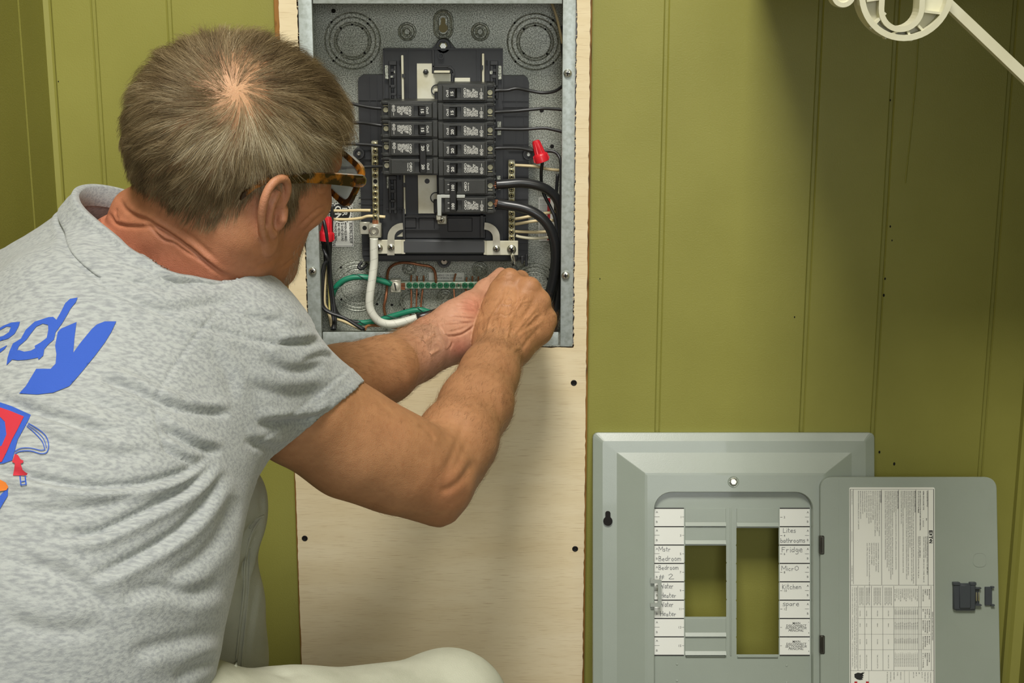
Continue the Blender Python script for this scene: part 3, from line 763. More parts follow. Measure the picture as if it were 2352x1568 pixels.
# ================================================================ circuit breakers
M_BRK = mat('breaker_plastic', (52, 53, 50), .38, spec=.55, noise=(70, .4, .75, (46, 47, 44), None), bump=(500, .06, None))
M_HND = mat('breaker_handle_plastic', (26, 26, 25), .4, spec=.5)
M_PRINT = mat('white_print', (205, 206, 200), .6)
M_LGREY = mat('light_grey_plastic', (176, 180, 174), .45)
def loft(mb, loops, F=None, m=0, cap0=False, cap1=True):
    n = len(loops[0]); V = [p for l in loops for p in l]; Fs = []
    for i in range(len(loops) - 1):
        for j in range(n):
            q = (j + 1) % n; Fs.append((i * n + j, i * n + q, (i + 1) * n + q, (i + 1) * n + j))
    if cap0: Fs.append(tuple(range(n))[::-1])
    if cap1: Fs.append(tuple((len(loops) - 1) * n + j for j in range(n)))
    mb.add(V, Fs, F, m)
def rl(u0, u1, v0, v1, w): return [(u0, v0, w), (u1, v0, w), (u1, v1, w), (u0, v1, w)]
WFACE = .010
XI = uv(1006, 340, WFACE)[0]; XO = uv(1134, 340, WFACE)[0]; XLO = uv(881.5, 320, WFACE)[0]
BL = XO - XI
vr = [uv(1070, y, WFACE)[1] for y in (192, 408, 492.5)]
PITCH = (vr[0] - vr[1]) / 5; PITM = (vr[1] - vr[2]) / 2
def body_mesh(centres, pitch, dbl=False, tall=False):
    b = MB(); h = pitch / 2 - .00018
    for c in centres:
        e = BL - .0088
        b.box(0, e, c - h, c + h, -.052, -.0062, bev=.0005)
        b.box(e - .001, BL, c + .0066, c + h, -.052, -.0066, bev=.0005); b.box(e - .001, BL, c - h, c - .0072, -.052, -.0066, bev=.0005)
        b.box(e - .001, BL + .001, c - h, c + h, -.052, -.017)
        b.box(e + .001, BL + .0022, c - h + .002, c - h + .004, -.052, -.012); b.box(e + .001, BL + .0022, c + h - .004, c + h - .002, -.052, -.012)
        b.box(.0003, BL - .0006, c + h - .0030, c + h - .0014, -.007, -.0050, bev=.0003); b.box(.0003, BL - .0006, c - h + .0014, c - h + .0028, -.007, -.0052, bev=.0003)
        b.box(.0002, .0065, c - .0098, c + .0098, -.007, -.0046, bev=.0004)
        b.box(.0605, e + .0004, c - .0094, c + .0094, -.007, -.0036, bev=.0004)
        # raised face with the handle well
        u0, u1, v0, v1 = .0065, .0612, c - .0096, c + .0096
        if tall: u0 = .0075
        a0, a1, d0, d1 = .0152, .0302, c - .0062, c + .0066
        loft(b, [rl(u0, u1, v0, v1, -.0065), rl(u0, u1, v0, v1, -.0009), rl(u0 + .0009, u1 - .0009, v0 + .0009, v1 - .0009, 0),
                 rl(a0, a1, d0, d1, 0), rl(a0, a1, d0, d1, -.0052)])
        # raised outline of the label field, with its notch
        for s_ in ((.0082, .0140), (.0312, .0395), (.0465, .0592)):
            b.box(s_[0], s_[1], c - .0079, c - .0076, -.0002, .00022)
        b.box(.0395, .0405, c - .0079, c - .0062, -.0002, .0002); b.box(.0455, .0465, c - .0079, c - .0062, -.0002, .0002); b.box(.0405, .0455, c - .0064, c - .0061, -.0002, .0002)
        b.box(.031, .0312, c - .0079, c + .0079, -.0002, .0002)
    return b
def breaker(amps, poles, pitch, label, group=None, plain=0, on=True, hook=False):
    cs = [0.] if poles == 1 else [pitch / 2, -pitch / 2]
    t = thing('circuit_breaker', label, 'circuit breaker', (0, 0, 0), group)
    body_mesh(cs, pitch, tall=hook).build('breaker_body', M_BRK, t, smooth=True)
    h = MB()
    if poles == 1:
        loft(h, [rl(.0156, .0252, -.0058, .0060, -.0055), rl(.0150, .0236, -.0055, .0057, .0040), rl(.0156, .0226, -.0050, .0052, .0058)], cap0=True)
    else:
        loft(h, [rl(.0156, .0250, -pitch / 2 - .0058, pitch / 2 + .0060, -.0055), rl(.0148, .0234, -pitch / 2 - .0068, pitch / 2 + .0068, .0045), rl(.0156, .0224, -pitch / 2 - .0062, pitch / 2 + .0062, .0062)], cap0=True)
    h.build('handle', M_HND, t, smooth=True)
    s_ = MB()
    for c in cs:
        s_.lathe([(.0037, -.017), (.0037, -.0125), (.0032, -.0120), (.0018, -.0120), (.0016, -.0132), (0, -.0132)], (BL - .0048, c), 12)
        s_.box(BL - .0078, BL - .0018, c - .0060, c - .0050, -.0170, -.0105)
    s_.build('terminal_screw', M_BRASSY, t, smooth=True)
    p = MB(); wt = .0003
    for i, c in enumerate(cs):
        if not hook: text(p, 'On/I', .0142, c - .0050, .0042, wt, 90, bold=.025, fit=.0088)
        else:
            for dv in (-.0042, .0028): p.box(.0118, .0142, c + dv, c + dv + .0008, 0, wt)
        text(p, str(amps), .0207, c - .0038 - (.0012 if amps == 100 else 0), .0052, .0060 + .0004 if poles == 1 else .0062 + .0003, 90, bold=.03, fit=.0066 if amps < 100 else .0088)
        text(p, 'Off/O', .0368, c - .0056, .0046, wt, 90, bold=.02, fit=.0122)
        if (poles == 2 and i == plain):
            text(p, 'Common Trip', .0395, c - .0050, .0022, wt, 90, bold=.03, fit=.0105); continue
        L_ = ['TYPE BR', 'CIRCUIT BKR', '120/240 V~', 'HACR TYPE', 'SWD 10kA', '60/75 C', 'CU/AL WIRE', '36 LB-IN']
        for k, q in enumerate(L_):
            text(p, q, .0392 + k * .0018 - .0002, c - .0058 + (k % 3) * .0004, .0020, wt, 90, bold=.05, fit=.0112 - (k % 4) * .0012)
        for dv, rr in ((-.0010, .0023), (-.0054, .0019)):
            p.prism(circ(.0562, c + dv, rr, 16), 0, wt, holes=[circ(.0562, c + dv, rr * .74, 16)])
            p.box(.0556, .0568, c + dv - .0008, c + dv + .0008, 0, wt)
        p.box(.0559, .0565, c + .0022, c + .0062, 0, wt)
    p.build('lettering', M_PRINT, t)
    return t
def copy_thing(o, label):
    c = o.copy(); COL.objects.link(c); c['label'] = label
    for ch in o.children:
        d = ch.copy(); COL.objects.link(d); d.parent = c
    return c
def place(o, x, z, left=False):
    o.location = (x, -WFACE, z)
    o.rotation_euler = (0, math.pi if left else 0, 0)
zr = [vr[0] - PITCH * (i + .5) for i in range(5)]
GRP = 'circuit breakers in the open panel'
brk15 = breaker(15, 1, PITCH, 'black 15 amp breaker, topmost in the right column', GRP); place(brk15, XI, zr[0])
c = copy_thing(brk15, 'black 15 amp breaker, second from the top in right column'); place(c, XI, zr[1])
brk20 = breaker(20, 1, PITCH, 'black 20 amp breaker, third from the top in right column', GRP); place(brk20, XI, zr[2])
c = copy_thing(brk20, 'black 20 amp breaker, fourth from top in right column, beside the red wire nut'); place(c, XI, zr[3])
c = copy_thing(brk20, 'black 20 amp breaker just above the 100 amp main breaker'); place(c, XI, zr[4])
XLI = XI - .0003
vl = [uv(945, y, WFACE)[1] for y in (232.5, 404)]; PL = (vl[0] - vl[1]) / 4
zl = [vl[0] - PL * (i + .5) for i in range(4)]
c = copy_thing(brk15, 'black 15 amp breaker, topmost in the left column'); place(c, XLI, zl[0], True)
c = copy_thing(brk15, 'black 15 amp breaker, second from the top in left column'); place(c, XLI, zl[1], True)
c = breaker(20, 2, PL, 'double 20 amp breaker with tied handles, bottom of left column', GRP, plain=0); place(c, XLI, (zl[2] + zl[3]) / 2, True)
c = breaker(100, 2, PITM, 'double 100 amp main breaker with tied handles and thick cables', GRP, plain=0, hook=True); place(c, XI, vr[1] - PITM)
# hold-down clip of the main breaker
m = MB(); w = WFACE + .0012
a, cc, f, e = prect(1004, 447.5, 1014, 496, w); m.box(a, cc, f, e, w - .004, w, bev=.0006)
a, cc, f, e = prect(1004, 447.5, 1068, 455, w); m.box(a, cc, f, e, w - .005, w - .0004, bev=.0006)
hd = thing('hold_down_clip', 'light grey hold-down clip hooked over the 100 amp main breaker', 'clip', (a, -w, f))
m.build('arm', M_LGREY, hd, smooth=True)
m = MB(); wq = WC + .024; a, cc, f, e = prect(1004.5, 495, 1026, 515, wq); m.box(a, cc, f, e, WC + .005, wq, bev=.001)
m.box(a, a + .006, e - .002, e + .004, WC + .012, WFACE, bev=.0006)
m.build('foot', M_ALU, hd, smooth=True)
u, v = uv(1013.5, 505, wq); m = MB(); pan_screw(m, u, v, wq, .0045, True, True, rot=.3, h=.35); m.build('screw', [M_ALU, M_HOLE], hd, smooth=True)
# ================================================================ wires and cables
M_WBLK = mat('black_wire', (40, 41, 42), .38, spec=.5)
M_WCAB = mat('black_cable', (34, 35, 36), .33, spec=.6)
M_WTAN = mat('ivory_wire', (222, 204, 158), .42)
M_WWHT = mat('white_tape', (216, 217, 204), .45)
M_WGRN = mat('green_tape', (28, 122, 92), .4)
M_GDK = mat('dark_green_tape', (18, 62, 52), .5)
M_NUT = mat('red_wire_nut', (206, 34, 46), .35)
WTIE = BL
def wire(name, label, cat, pts, r, m, group=None, seg=8, smooth=5, extra=None):
    """pts: (px, py, w)"""
    P = []
    for px, py, w in pts:
        u, v = uv(px, py, w); P.append((u, v, w))
    b = MB(); b.tube(P, r, seg, smooth=smooth)
    o = tag(b.build(name, m, smooth='all'), label, cat, group)
    return o, P
BT = -.004    # depth of breaker terminals
R2 = .0021
GB = 'black branch wires in the panel'
W = lambda lab, pts, r=R2: wire('black_wire', lab, 'wire', pts, r, M_WBLK, GB)[0]
W('black wire from the topmost right breaker, curling up into flange', [(1128, 211, -.012), (1140, 208, -.012), (1165, 207, -.014), (1187, 203, -.015), (1215, 208, -.018), (1245, 213, -.018), (1272, 210, -.014), (1290, 199, -.006), (1300, 184, .004)])
W('nearly straight black wire from second right breaker to the flange', [(1128, 257, -.012), (1140, 257, -.012), (1180, 255, -.016), (1225, 251, -.018), (1250, 249, -.018), (1296, 252, -.010)])
W('black wire from the third right breaker, dipping at the flange', [(1128, 297, -.012), (1140, 296, -.012), (1200, 297, -.016), (1245, 294, -.018), (1268, 297, -.016), (1297, 304, -.010)])
W('black wire from fourth right breaker bending down along the flange', [(1128, 342, -.012), (1145, 340, -.012), (1190, 340, -.016), (1218, 345, -.018), (1240, 348, -.018), (1266, 347, -.016), (1281, 355, -.014), (1288, 378, -.010), (1288, 450, -.010), (1287, 520, -.02), (1284, 600, -.03), (1278, 690, -.04), (1270, 760, -.045)])
W('black wire running down the box corner beside the right flange', [(1290, 60, -.03), (1292, 120, -.035), (1300, 160, -.04)], .002)
W('black wire at the topmost left breaker, behind the head', [(760, 232, -.03), (806, 238, -.022), (830, 243, -.018), (860, 248, -.014), (893, 250, -.012)])
W('black wire at the second left breaker', [(740, 282, -.04), (790, 283, -.024), (830, 282, -.02), (860, 286, -.014), (894, 291, -.012)])
w1 = W('black wire at upper pole of the double 20 amp breaker', [(740, 329, -.04), (790, 330, -.024), (840, 332, -.018), (870, 335, -.014), (884, 337, -.012)])
w2 = W('black wire with copper tip at lower pole of the double 20 amp breaker', [(770, 386, -.03), (805, 385, -.022), (845, 383, -.018), (884, 382, -.012)])
for ww, px, py in ((w1, 884, 337.3), (w2, 884, 382)):
    b = MB(); u, v = uv(px, py, -.012); b.tube([(u - .001, v, -.012), (u + .005, v, -.012)], .0009, 6, smooth=0); b.build('copper_tip', M_COPPER, ww, loc=ww.location)
# feeders
def cable(label, pts, r=.0063):
    o, P = wire('black_cable', label, 'cable', pts, r, M_WCAB, 'thick black feeder cables', seg=14, smooth=7)
    s_ = MB()
    u, v, w = P[0]
    for i in range(10):
        a = 2.4 * i; rr = .0042 * math.sqrt(i / 10)
        s_.tube([(u + .001, v + rr * math.cos(a), w + rr * math.sin(a)), (u - .0035, v + rr * 1.1 * math.cos(a), w + rr * 1.1 * math.sin(a)), (u - .0075, v + .6 * rr * math.cos(a) + .0004, w + rr * .6 * math.sin(a))], .0010, 6, smooth=0)
    s_.build('copper_strands', M_COPPER, o, loc=o.location)
    return o
cable('thick black cable from upper pole of the main breaker', [(1140, 424, -.010), (1165, 422, -.010), (1200, 420, -.012), (1235, 426, -.014), (1262, 439, -.018), (1281, 462, -.022), (1289, 500, -.028), (1289, 560, -.034), (1285, 640, -.04), (1277, 700, -.044), (1268, 765, -.046)])
cable('thick black cable from lower pole of the main breaker, nearest the hand', [(1142, 466, -.010), (1160, 470, -.010), (1195, 476, -.008), (1225, 487, -.006), (1250, 506, -.006), (1268, 535, -.008), (1276, 575, -.012), (1274, 620, -.018), (1266, 660, -.024), (1254, 700, -.03), (1243, 760, -.036)], .0067)
# white and green cables
o, P = wire('white_cable', 'thick white taped cable curving from the left neutral lug', 'cable', [(859, 547, -.018), (859, 575, -.018), (859, 605, -.018), (855, 640, -.016), (850, 675, -.014), (849, 702, -.014), (856, 722, -.014), (871, 738, -.016), (893, 744, -.018), (920, 741, -.02), (958, 730, -.022)], .0056, M_WWHT, seg=14, smooth=7)
b = MB()                             # seams of the tape
def spiral(b, P, r, turns, rr, f0=0, f1=1, n=160):
    Q = [Vector(p) for p in P]; 
    ls = [0]
    for i in range(1, len(Q)): ls.append(ls[-1] + (Q[i] - Q[i - 1]).length)
    out = []
    for k in range(n + 1):
        t_ = f0 + (f1 - f0) * k / n; d = t_ * ls[-1]; i = max(j for j in range(len(ls)) if ls[j] <= d + 1e-9); i = min(i, len(Q) - 2)
        f = (d - ls[i]) / (ls[i + 1] - ls[i]); p0 = Q[max(i - 1, 0)]; p1 = Q[i]; p2 = Q[i + 1]; p3 = Q[min(i + 2, len(Q) - 1)]
        p = .5 * ((2 * p1) + (p2 - p0) * f + (2 * p0 - 5 * p1 + 4 * p2 - p3) * f * f + (3 * p1 - p0 - 3 * p2 + p3) * f ** 3)
        T = (p2 - p0 if f < .5 else p3 - p1).normalized(); W_ = Vector((0, 0, 1)); W_ = (W_ - T * W_.dot(T)).normalized(); S = T.cross(W_)
        a = turns * 2 * math.pi * t_; out.append(p + (W_ * math.cos(a) + S * math.sin(a)) * r)
    b.tube(out, rr, 4, smooth=0)
spiral(b, P, .00545, 12, .0003); b.build('tape_seam', mat('tape_seam_grey', (150, 150, 138), .6), o, loc=o.location)
b = MB(); u, v, w = P[-1]; u0, v0, w0 = P[-2]; d = (Vector((u, v, w)) - Vector((u0, v0, w0))).normalized(); p = Vector((u, v, w))
b.tube([p, p + d * .006, p + d * .03], [.0054, .0054, .0054], 12, smooth=0); b.build('black_jacket', M_WCAB, o, loc=o.location, smooth='all')
o, P = wire('green_cable', 'green taped ground cable looping behind the white cable', 'cable', [(899, 652, -.052), (880, 646, -.05), (858, 640, -.048), (832, 636, -.046), (806, 638, -.046), (786, 646, -.046), (770, 662, -.047), (762, 685, -.05), (762, 708, -.052), (776, 728, -.054), (812, 741, -.054), (860, 738, -.052), (905, 725, -.05), (945, 714, -.048), (968, 712, -.048), (1000, 722, -.05)], .0040, M_WGRN, seg=12, smooth=7)
b = MB(); spiral(b, P, .0039, 6.5, .0008, n=220); b.build('tape_seam', M_GDK, o, loc=o.location)
# bare copper
def copper(lab, pts, r): return wire('copper_wire', lab, 'copper wire', pts, r, M_COPPER, 'bare ground wires', smooth=6)[0]
copper('heavy bare copper wire arching over the ground bar', [(886, 727, -.056), (882, 706, -.055), (886, 685, -.055), (889, 660, -.06), (890, 630, -.056), (896, 614, -.054), (912, 605, -.052), (935, 603, -.05), (965, 608, -.05), (988, 612, -.05), (998, 622, -.052), (1001, 640, -.054), (1001, 650, -.058)], .0019)
for lab, pts in (('thin bare copper wire hanging from ground bar, left of three', [(945, 632, -.058), (944, 650, -.06), (945, 680, -.058), (944, 712, -.056), (941, 745, -.05)]),
                 ('thin bare copper wire hanging from ground bar, middle of three', [(958, 634, -.058), (958, 650, -.06), (957, 680, -.058), (956, 712, -.056), (955, 745, -.05)]),
                 ('thin bare copper wire hanging from ground bar, right of three', [(973, 633, -.058), (973, 650, -.06), (969, 680, -.058), (966, 712, -.056), (962, 745, -.05)]),
                 ('thin bare copper wire below the silver screw of the ground bar', [(1047, 628, -.058), (1042, 650, -.06), (1043, 672, -.056), (1045, 700, -.05)]),
                 ('short copper end above ground bar beside the lower dimple', [(1072, 637, -.058), (1071, 650, -.06), (1070, 672, -.058)]),
                 ('short copper end standing second from the hand', [(1085, 634, -.058), (1085, 650, -.06), (1084, 668, -.058)]),
                 ('short copper end standing nearest the hand', [(1099, 635, -.058), (1098, 650, -.06), (1098, 668, -.058)])):
    copper(lab, pts, .0012)
# ivory neutral wires
GN = 'ivory neutral wires'
IV = lambda lab, pts, m=M_WTAN: wire('ivory_wire', lab, 'wire', pts, .0020, m, GN)[0]
NW = WN - .003
IV('ivory wire at top of the right neutral bar, below the red wire nut', [(1180, 379, NW), (1200, 380, NW), (1230, 382, NW), (1256, 388, NW - .002), (1284, 391, NW - .004)])
IV('ivory wire from right neutral bar, uppermost of the lower four', [(1180, 503, NW), (1195, 501, NW), (1225, 495, NW), (1250, 490, NW - .004), (1290, 484, NW - .01)])
IV('ivory wire from right neutral bar, second of the lower four', [(1180, 515, NW), (1195, 513, NW), (1225, 508, NW), (1250, 506, NW - .004), (1285, 506, NW - .01)])
IV('ivory wire from right neutral bar, third of the lower four', [(1180, 531, NW), (1200, 532, NW), (1235, 533, NW), (1270, 531, NW - .004), (1286, 530, NW - .01)])
IV('whitish wire from right neutral bar, lowest of the four', [(1185, 541, NW), (1195, 544, NW), (1220, 547, NW), (1250, 546, NW), (1284, 543, NW - .008)], mat('whitish_wire', (226, 220, 192), .42))
IV('upper ivory wire into the left neutral bar, across the sticker', [(758, 484, -.045), (790, 484, -.04), (820, 483, NW - .004), (851, 483, NW)])
IV('lower ivory wire into the left neutral bar, across the sticker', [(758, 503, -.045), (795, 504, -.04), (828, 501, NW - .004), (848, 496, NW), (885, 498, NW)])
# bundle at the left side of the box
GL = 'wires bundled along the left side of the box'
def lb(lab, pts, m=M_WBLK, r=.0022, nm='black_wire'): return wire(nm, lab, 'wire', pts, r, m, GL)[0]
lb('black wire of the left bundle crossing the red wire nut', [(743, 505, -.008), (748, 525, -.004), (752, 555, -.006), (757, 590, -.02), (760, 640, -.025), (766, 690, -.025), (770, 730, -.02), (769, 757, -.014)])
lb('black wire of left bundle down into the cable clamp', [(763, 470, -.03), (762, 520, -.03), (759, 570, -.03), (757, 620, -.03), (761, 680, -.03), (766, 730, -.022), (766, 757, -.012)])
lb('black wire of left bundle looping over the others', [(742, 560, -.02), (744, 575, -.015), (750, 588, -.01), (752, 598, -.012), (744, 608, -.012), (738, 640, -.01), (737, 680, -.008), (741, 705, -.006), (757, 718, -.004), (790, 730, -.002), (815, 745, .0), (834, 757, .001)])
lb('black wire along the bottom left to the second clamp', [(745, 555, -.03), (747, 600, -.025), (742, 640, -.018), (740, 690, -.014), (746, 708, -.01), (764, 719, -.008), (796, 733, -.004), (838, 757, -.002)])
lb('black wire curving from the bundle behind the green cable', [(752, 560, -.034), (756, 600, -.036), (762, 660, -.038), (768, 700, -.04), (778, 722, -.045), (800, 735, -.05), (840, 742, -.052), (880, 745, -.05)])
lb('black wire of left bundle beside the side plate', [(740, 548, -.03), (746, 580, -.028), (754, 604, -.026), (757, 650, -.028), (763, 700, -.028), (764, 740, -.02), (764, 757, -.014)])
lb('ivory wire standing in the left bundle', [(748, 620, -.03), (746, 650, -.024), (745, 690, -.02), (748, 704, -.02), (756, 722, -.02), (762, 750, -.018)], M_WTAN, .0022, 'ivory_wire')
lb('thin ivory wire behind the left bundle', [(748, 608, -.035), (753, 640, -.035), (756, 680, -.036), (757, 712, -.034), (760, 750, -.022)], mat('yellow_ivory_wire', (206, 196, 122), .42), .0014, 'ivory_wire')
lb('ivory wire along the bottom of the box', [(770, 732, -.04), (790, 738, -.03), (812, 748, -.016), (830, 756, -.006)], M_WTAN, .002, 'ivory_wire')
lb('brown wire lying on the bottom of the box', [(838, 757, -.006), (846, 748, -.02), (880, 748, -.03), (910, 752, -.03), (950, 752, -.03)], mat('brown_wire', (150, 100, 62), .45), .002, 'brown_wire')
lb('ivory wire in the upper right corner of the box', [(1268, 8, -.04), (1276, 30, -.036), (1284, 60, -.03), (1292, 100, -.03)], M_WTAN, .0018, 'ivory_wire')
lb('black wire running down from the red wire nut', [(1246, 371, -.015), (1243, 400, -.02), (1245, 430, -.03), (1252, 452, -.03), (1264, 475, -.03), (1274, 500, -.028), (1281, 540, -.03)])
lb('black wire behind the thick cables at right', [(1281, 400, -.03), (1278, 440, -.035), (1276, 480, -.04), (1280, 560, -.045), (1276, 650, -.05), (1268, 755, -.05)])
# wire nuts
def nut(label, base, tip, w, rb_, ribs=12):
    u0, v0 = uv(*base, w); u1, v1 = uv(*tip, w)
    ax = Vector((u1 - u0, v1 - v0, 0)); L_ = ax.length; ax.normalize(); sd = Vector((0, 0, 1)); td = ax.cross(sd)
    F = F_WALL @ Matrix(((td.x, sd.x, ax.x, u0), (td.y, sd.y, ax.y, v0), (td.z, sd.z, ax.z, w), (0, 0, 0, 1)))
    b = MB(F); n = 48; V = []; Fs = []
    prof = [(.86, 0), (1., .02), (1.0, .28), (.9, .36), (.74, .40), (.66, .6), (.56, .9), (.46, .985), (.2, 1.)]
    for r, t in prof:
        for k in range(n):
            a = 2 * math.pi * k / n; f = 1 + (.07 * math.cos(ribs * a) if .4 <= t < .98 else 0)
            V.append((r * rb_ * f * math.cos(a), r * rb_ * f * math.sin(a), t * L_))
    for i in range(len(prof) - 1):
        for k in range(n):
            q = (k + 1) % n; Fs.append((i * n + k, i * n + q, (i + 1) * n + q, (i + 1) * n + k))
    Fs.append(tuple((len(prof) - 1) * n + k for k in range(n))); Fs.append(tuple(range(n))[::-1])
    b.add(V, Fs)
    for s_ in (-1, 1):       # the two wings of the skirt
        b.prism([(s_ * rb_ * .8, 0), (s_ * rb_ * 1.16, L_ * .10), (s_ * rb_ * 1.05, L_ * .34), (s_ * rb_ * .6, L_ * .42)], -.0016, .0016, F=F @ Matrix(((1, 0, 0, 0), (0, 0, 1, 0), (0, 1, 0, 0), (0, 0, 0, 1))))
    return tag(b.build('wire_nut', M_NUT, smooth=True), label, 'wire nut', 'red wire nuts')
nut('red wire nut tilted at right of the breakers', (1246, 372), (1230, 322), -.012, .0092)
nut('red wire nut at left under the man\'s cheek', (748, 553), (753, 497), -.014, .0100)
# ================================================================ the panel cover leaning on the wall
M_COV = mat('grey_panel_paint', (148, 157, 146), .30, spec=.5, coat=.15, noise=(20, .3, .8, (144, 153, 142), None), bump=(900, .05, None))
LEAN = math.radians(14.0)
O_ = PW(1685, 993, -.010)
F_C = Matrix(((1, 0, 0, O_.x), (0, math.sin(LEAN), -math.cos(LEAN), O_.y), (0, math.cos(LEAN), math.sin(LEAN), O_.z), (0, 0, 0, 1)))
def cu(px, py, w): return uv(px, py, w, F_C)
VB = -(O_.z - .001) / math.cos(LEAN)
cov = thing('panel_cover', 'grey steel panel cover with open door leaning against the wall', 'panel cover', (O_.x, O_.y - .06, 0))
CB = Vector(cov.location)
def cb(mb, n, m, par=None, **k): return mb.build(n, m, par or cov, loc=CB, **k)
def crect(px0, py0, px1, py1, w):
    a = cu(px0, (py0 + py1) / 2, w)[0]; c = cu(px1, (py0 + py1) / 2, w)[0]
    e = cu((px0 + px1) / 2, py0, w)[1]; f = cu((px0 + px1) / 2, py1, w)[1]
    return a, c, f, e
def cbox(mb, px0, py0, px1, py1, w1, d=.002, bev=0., m=0):
    a, c, f, e = crect(px0, py0, px1, py1, w1); mb.box(a, c, f, e, w1 - d, w1, bev=bev, m=m)
u0, u1 = cu(1361.5, 1200, 0)[0], cu(2009, 1050, 0)[0]
def ring(i, w, iv=None):
    iv = i if iv is None else iv
    return (u0 + i, u1 - i, VB + iv, -iv, w)
k = 2.08 / FPX
def rloop(a, c, f, e, w, r): return [(x, y, w) for x, y in rrect(a, c, f, e, r, 3)]
WF1 = .015
lv = [(0, -.010, 0, .007), (0, -.0012, 0, .007), (.0006, 0, .0006, .0066), (22 * k, .0042, 19 * k, .003), (54 * k, .0047, 45 * k, .001), (116 * k, WF1 - .0004, 90 * k, .001), (122 * k, WF1, 95 * k, .001)]
m = MB(F_C); loft(m, [rloop(u0 + i, u1 - i, VB + iv, -iv, w, r) for i, w, iv, r in lv], cap1=False)
i, w, iv, r = lv[-1]
oa = crect(1502, 1129, 1868.5, 1600, WF1); ob = VB + .055
opening = rrect(oa[0], oa[1], ob, oa[3], .024, 8)
inner = [(p[0], p[1]) for p in rloop(u0 + i, u1 - i, VB + iv, -iv, w, r)]
m.prism(inner, WF1 - .0012, WF1, holes=[opening, circ(*cu(1684, 1106, WF1), .0022, 12)])
# keyhole is cut by a dark recess plate
n_ = len(opening)
def op(i): return rrect(oa[0] + i, oa[1] - i, ob + i, oa[3] - i, .024 - i, 8)
loft(m, [[(x, y, WF1) for x, y in op(0)], [(x, y, WF1 - .0015) for x, y in op(.0008)], [(x, y, .0050) for x, y in op(.0016)]], cap1=False)
o_pl = cb(m, 'cover_plate', M_COV)
m = MB(F_C); u, v = cu(1396, 1196, .0035); q = .00215
m.prism(circ(u, v, .0062, 22), .002, .0070); m.prism(rrect(u - .0034, u + .0034, v, v + .0135, .003), .002, .0071)
cb(m, 'keyhole', M_HOLE, o_pl)
# dead front plate
WD = .0052
m = MB(F_C)
win1 = crect(1573, 1250, 1668, 1418.5, WD); win2 = crect(1691.5, 1209.5, 1788.5, 1505, WD)
def scal(r_, n):
    a, c, f, e = r_; P = []
    for i in range(n):
        for t in (.06, .94): P.append((a, e - (e - f) * (i + t) / n)); 
        if i < n - 1: P.append((a - .0009, e - (e - f) * (i + 1) / n))
    for i in range(n - 1, -1, -1):
        for t in (.94, .06): P.append((c, e - (e - f) * (i + t) / n))
        if i > 0: P.append((c + .0009, e - (e - f) * i / n))
    return P
m.prism([(x, y) for x, y in op(.0012)], WD - .0012, WD, holes=[scal(win1, 4), scal(win2, 7)])
a, c, f, e = crect(1676.5, 1166, 1680, 1506, WD); m.box(a, c, f, e, WD - .001, WD + .0008, bev=.0004)
for r_ in ((1575, 1504.5, 1666, 1511), (1693, 1506, 1787, 1512.5)):
    a, c, f, e = crect(*r_, WD); loft(m, [rl(a, c, f, e, WD), rl(a + .001, c - .001, e - .0012, e - .0004, WD + .0022)])
for px, py in ((1555, 1525), (1807, 1528), (1555, 1563), (1807, 1567)):
    u, v = cu(px, py, WD); m.lathe([(.0016, WD), (.0012, WD + .0006), (0, WD + .0008)], (u, v), 10)
o_df = cb(m, 'dead_front', M_COV, smooth=True)
def filler(r_):
    a, c, f, e = crect(*r_, WD + .001); m = MB(F_C)
    h = .0058
    loft(m, [rl(a, c, f + h, e, WD), rl(a, c, f + h, e, WD + .0012), rl(a + .0003, c - .0003, f + h, e - .0004, WD + .0015)])
    loft(m, [rl(a, c, f + .0006, f + h, WD), [(a, f + .0006, WD + .0042), (c, f + .0006, WD + .0042), (c, f + h, WD + .0012), (a, f + h, WD + .0012)]])
    return cb(m, 'filler_plate', M_COV, o_df)
for r_ in ((1573.5, 1167, 1667, 1208), (1573.5, 1209.5, 1667, 1249.5), (1573.5, 1419.5, 1667.5, 1461.5), (1573.5, 1463, 1667.5, 1504), (1692, 1167.5, 1788, 1209)): filler(r_)
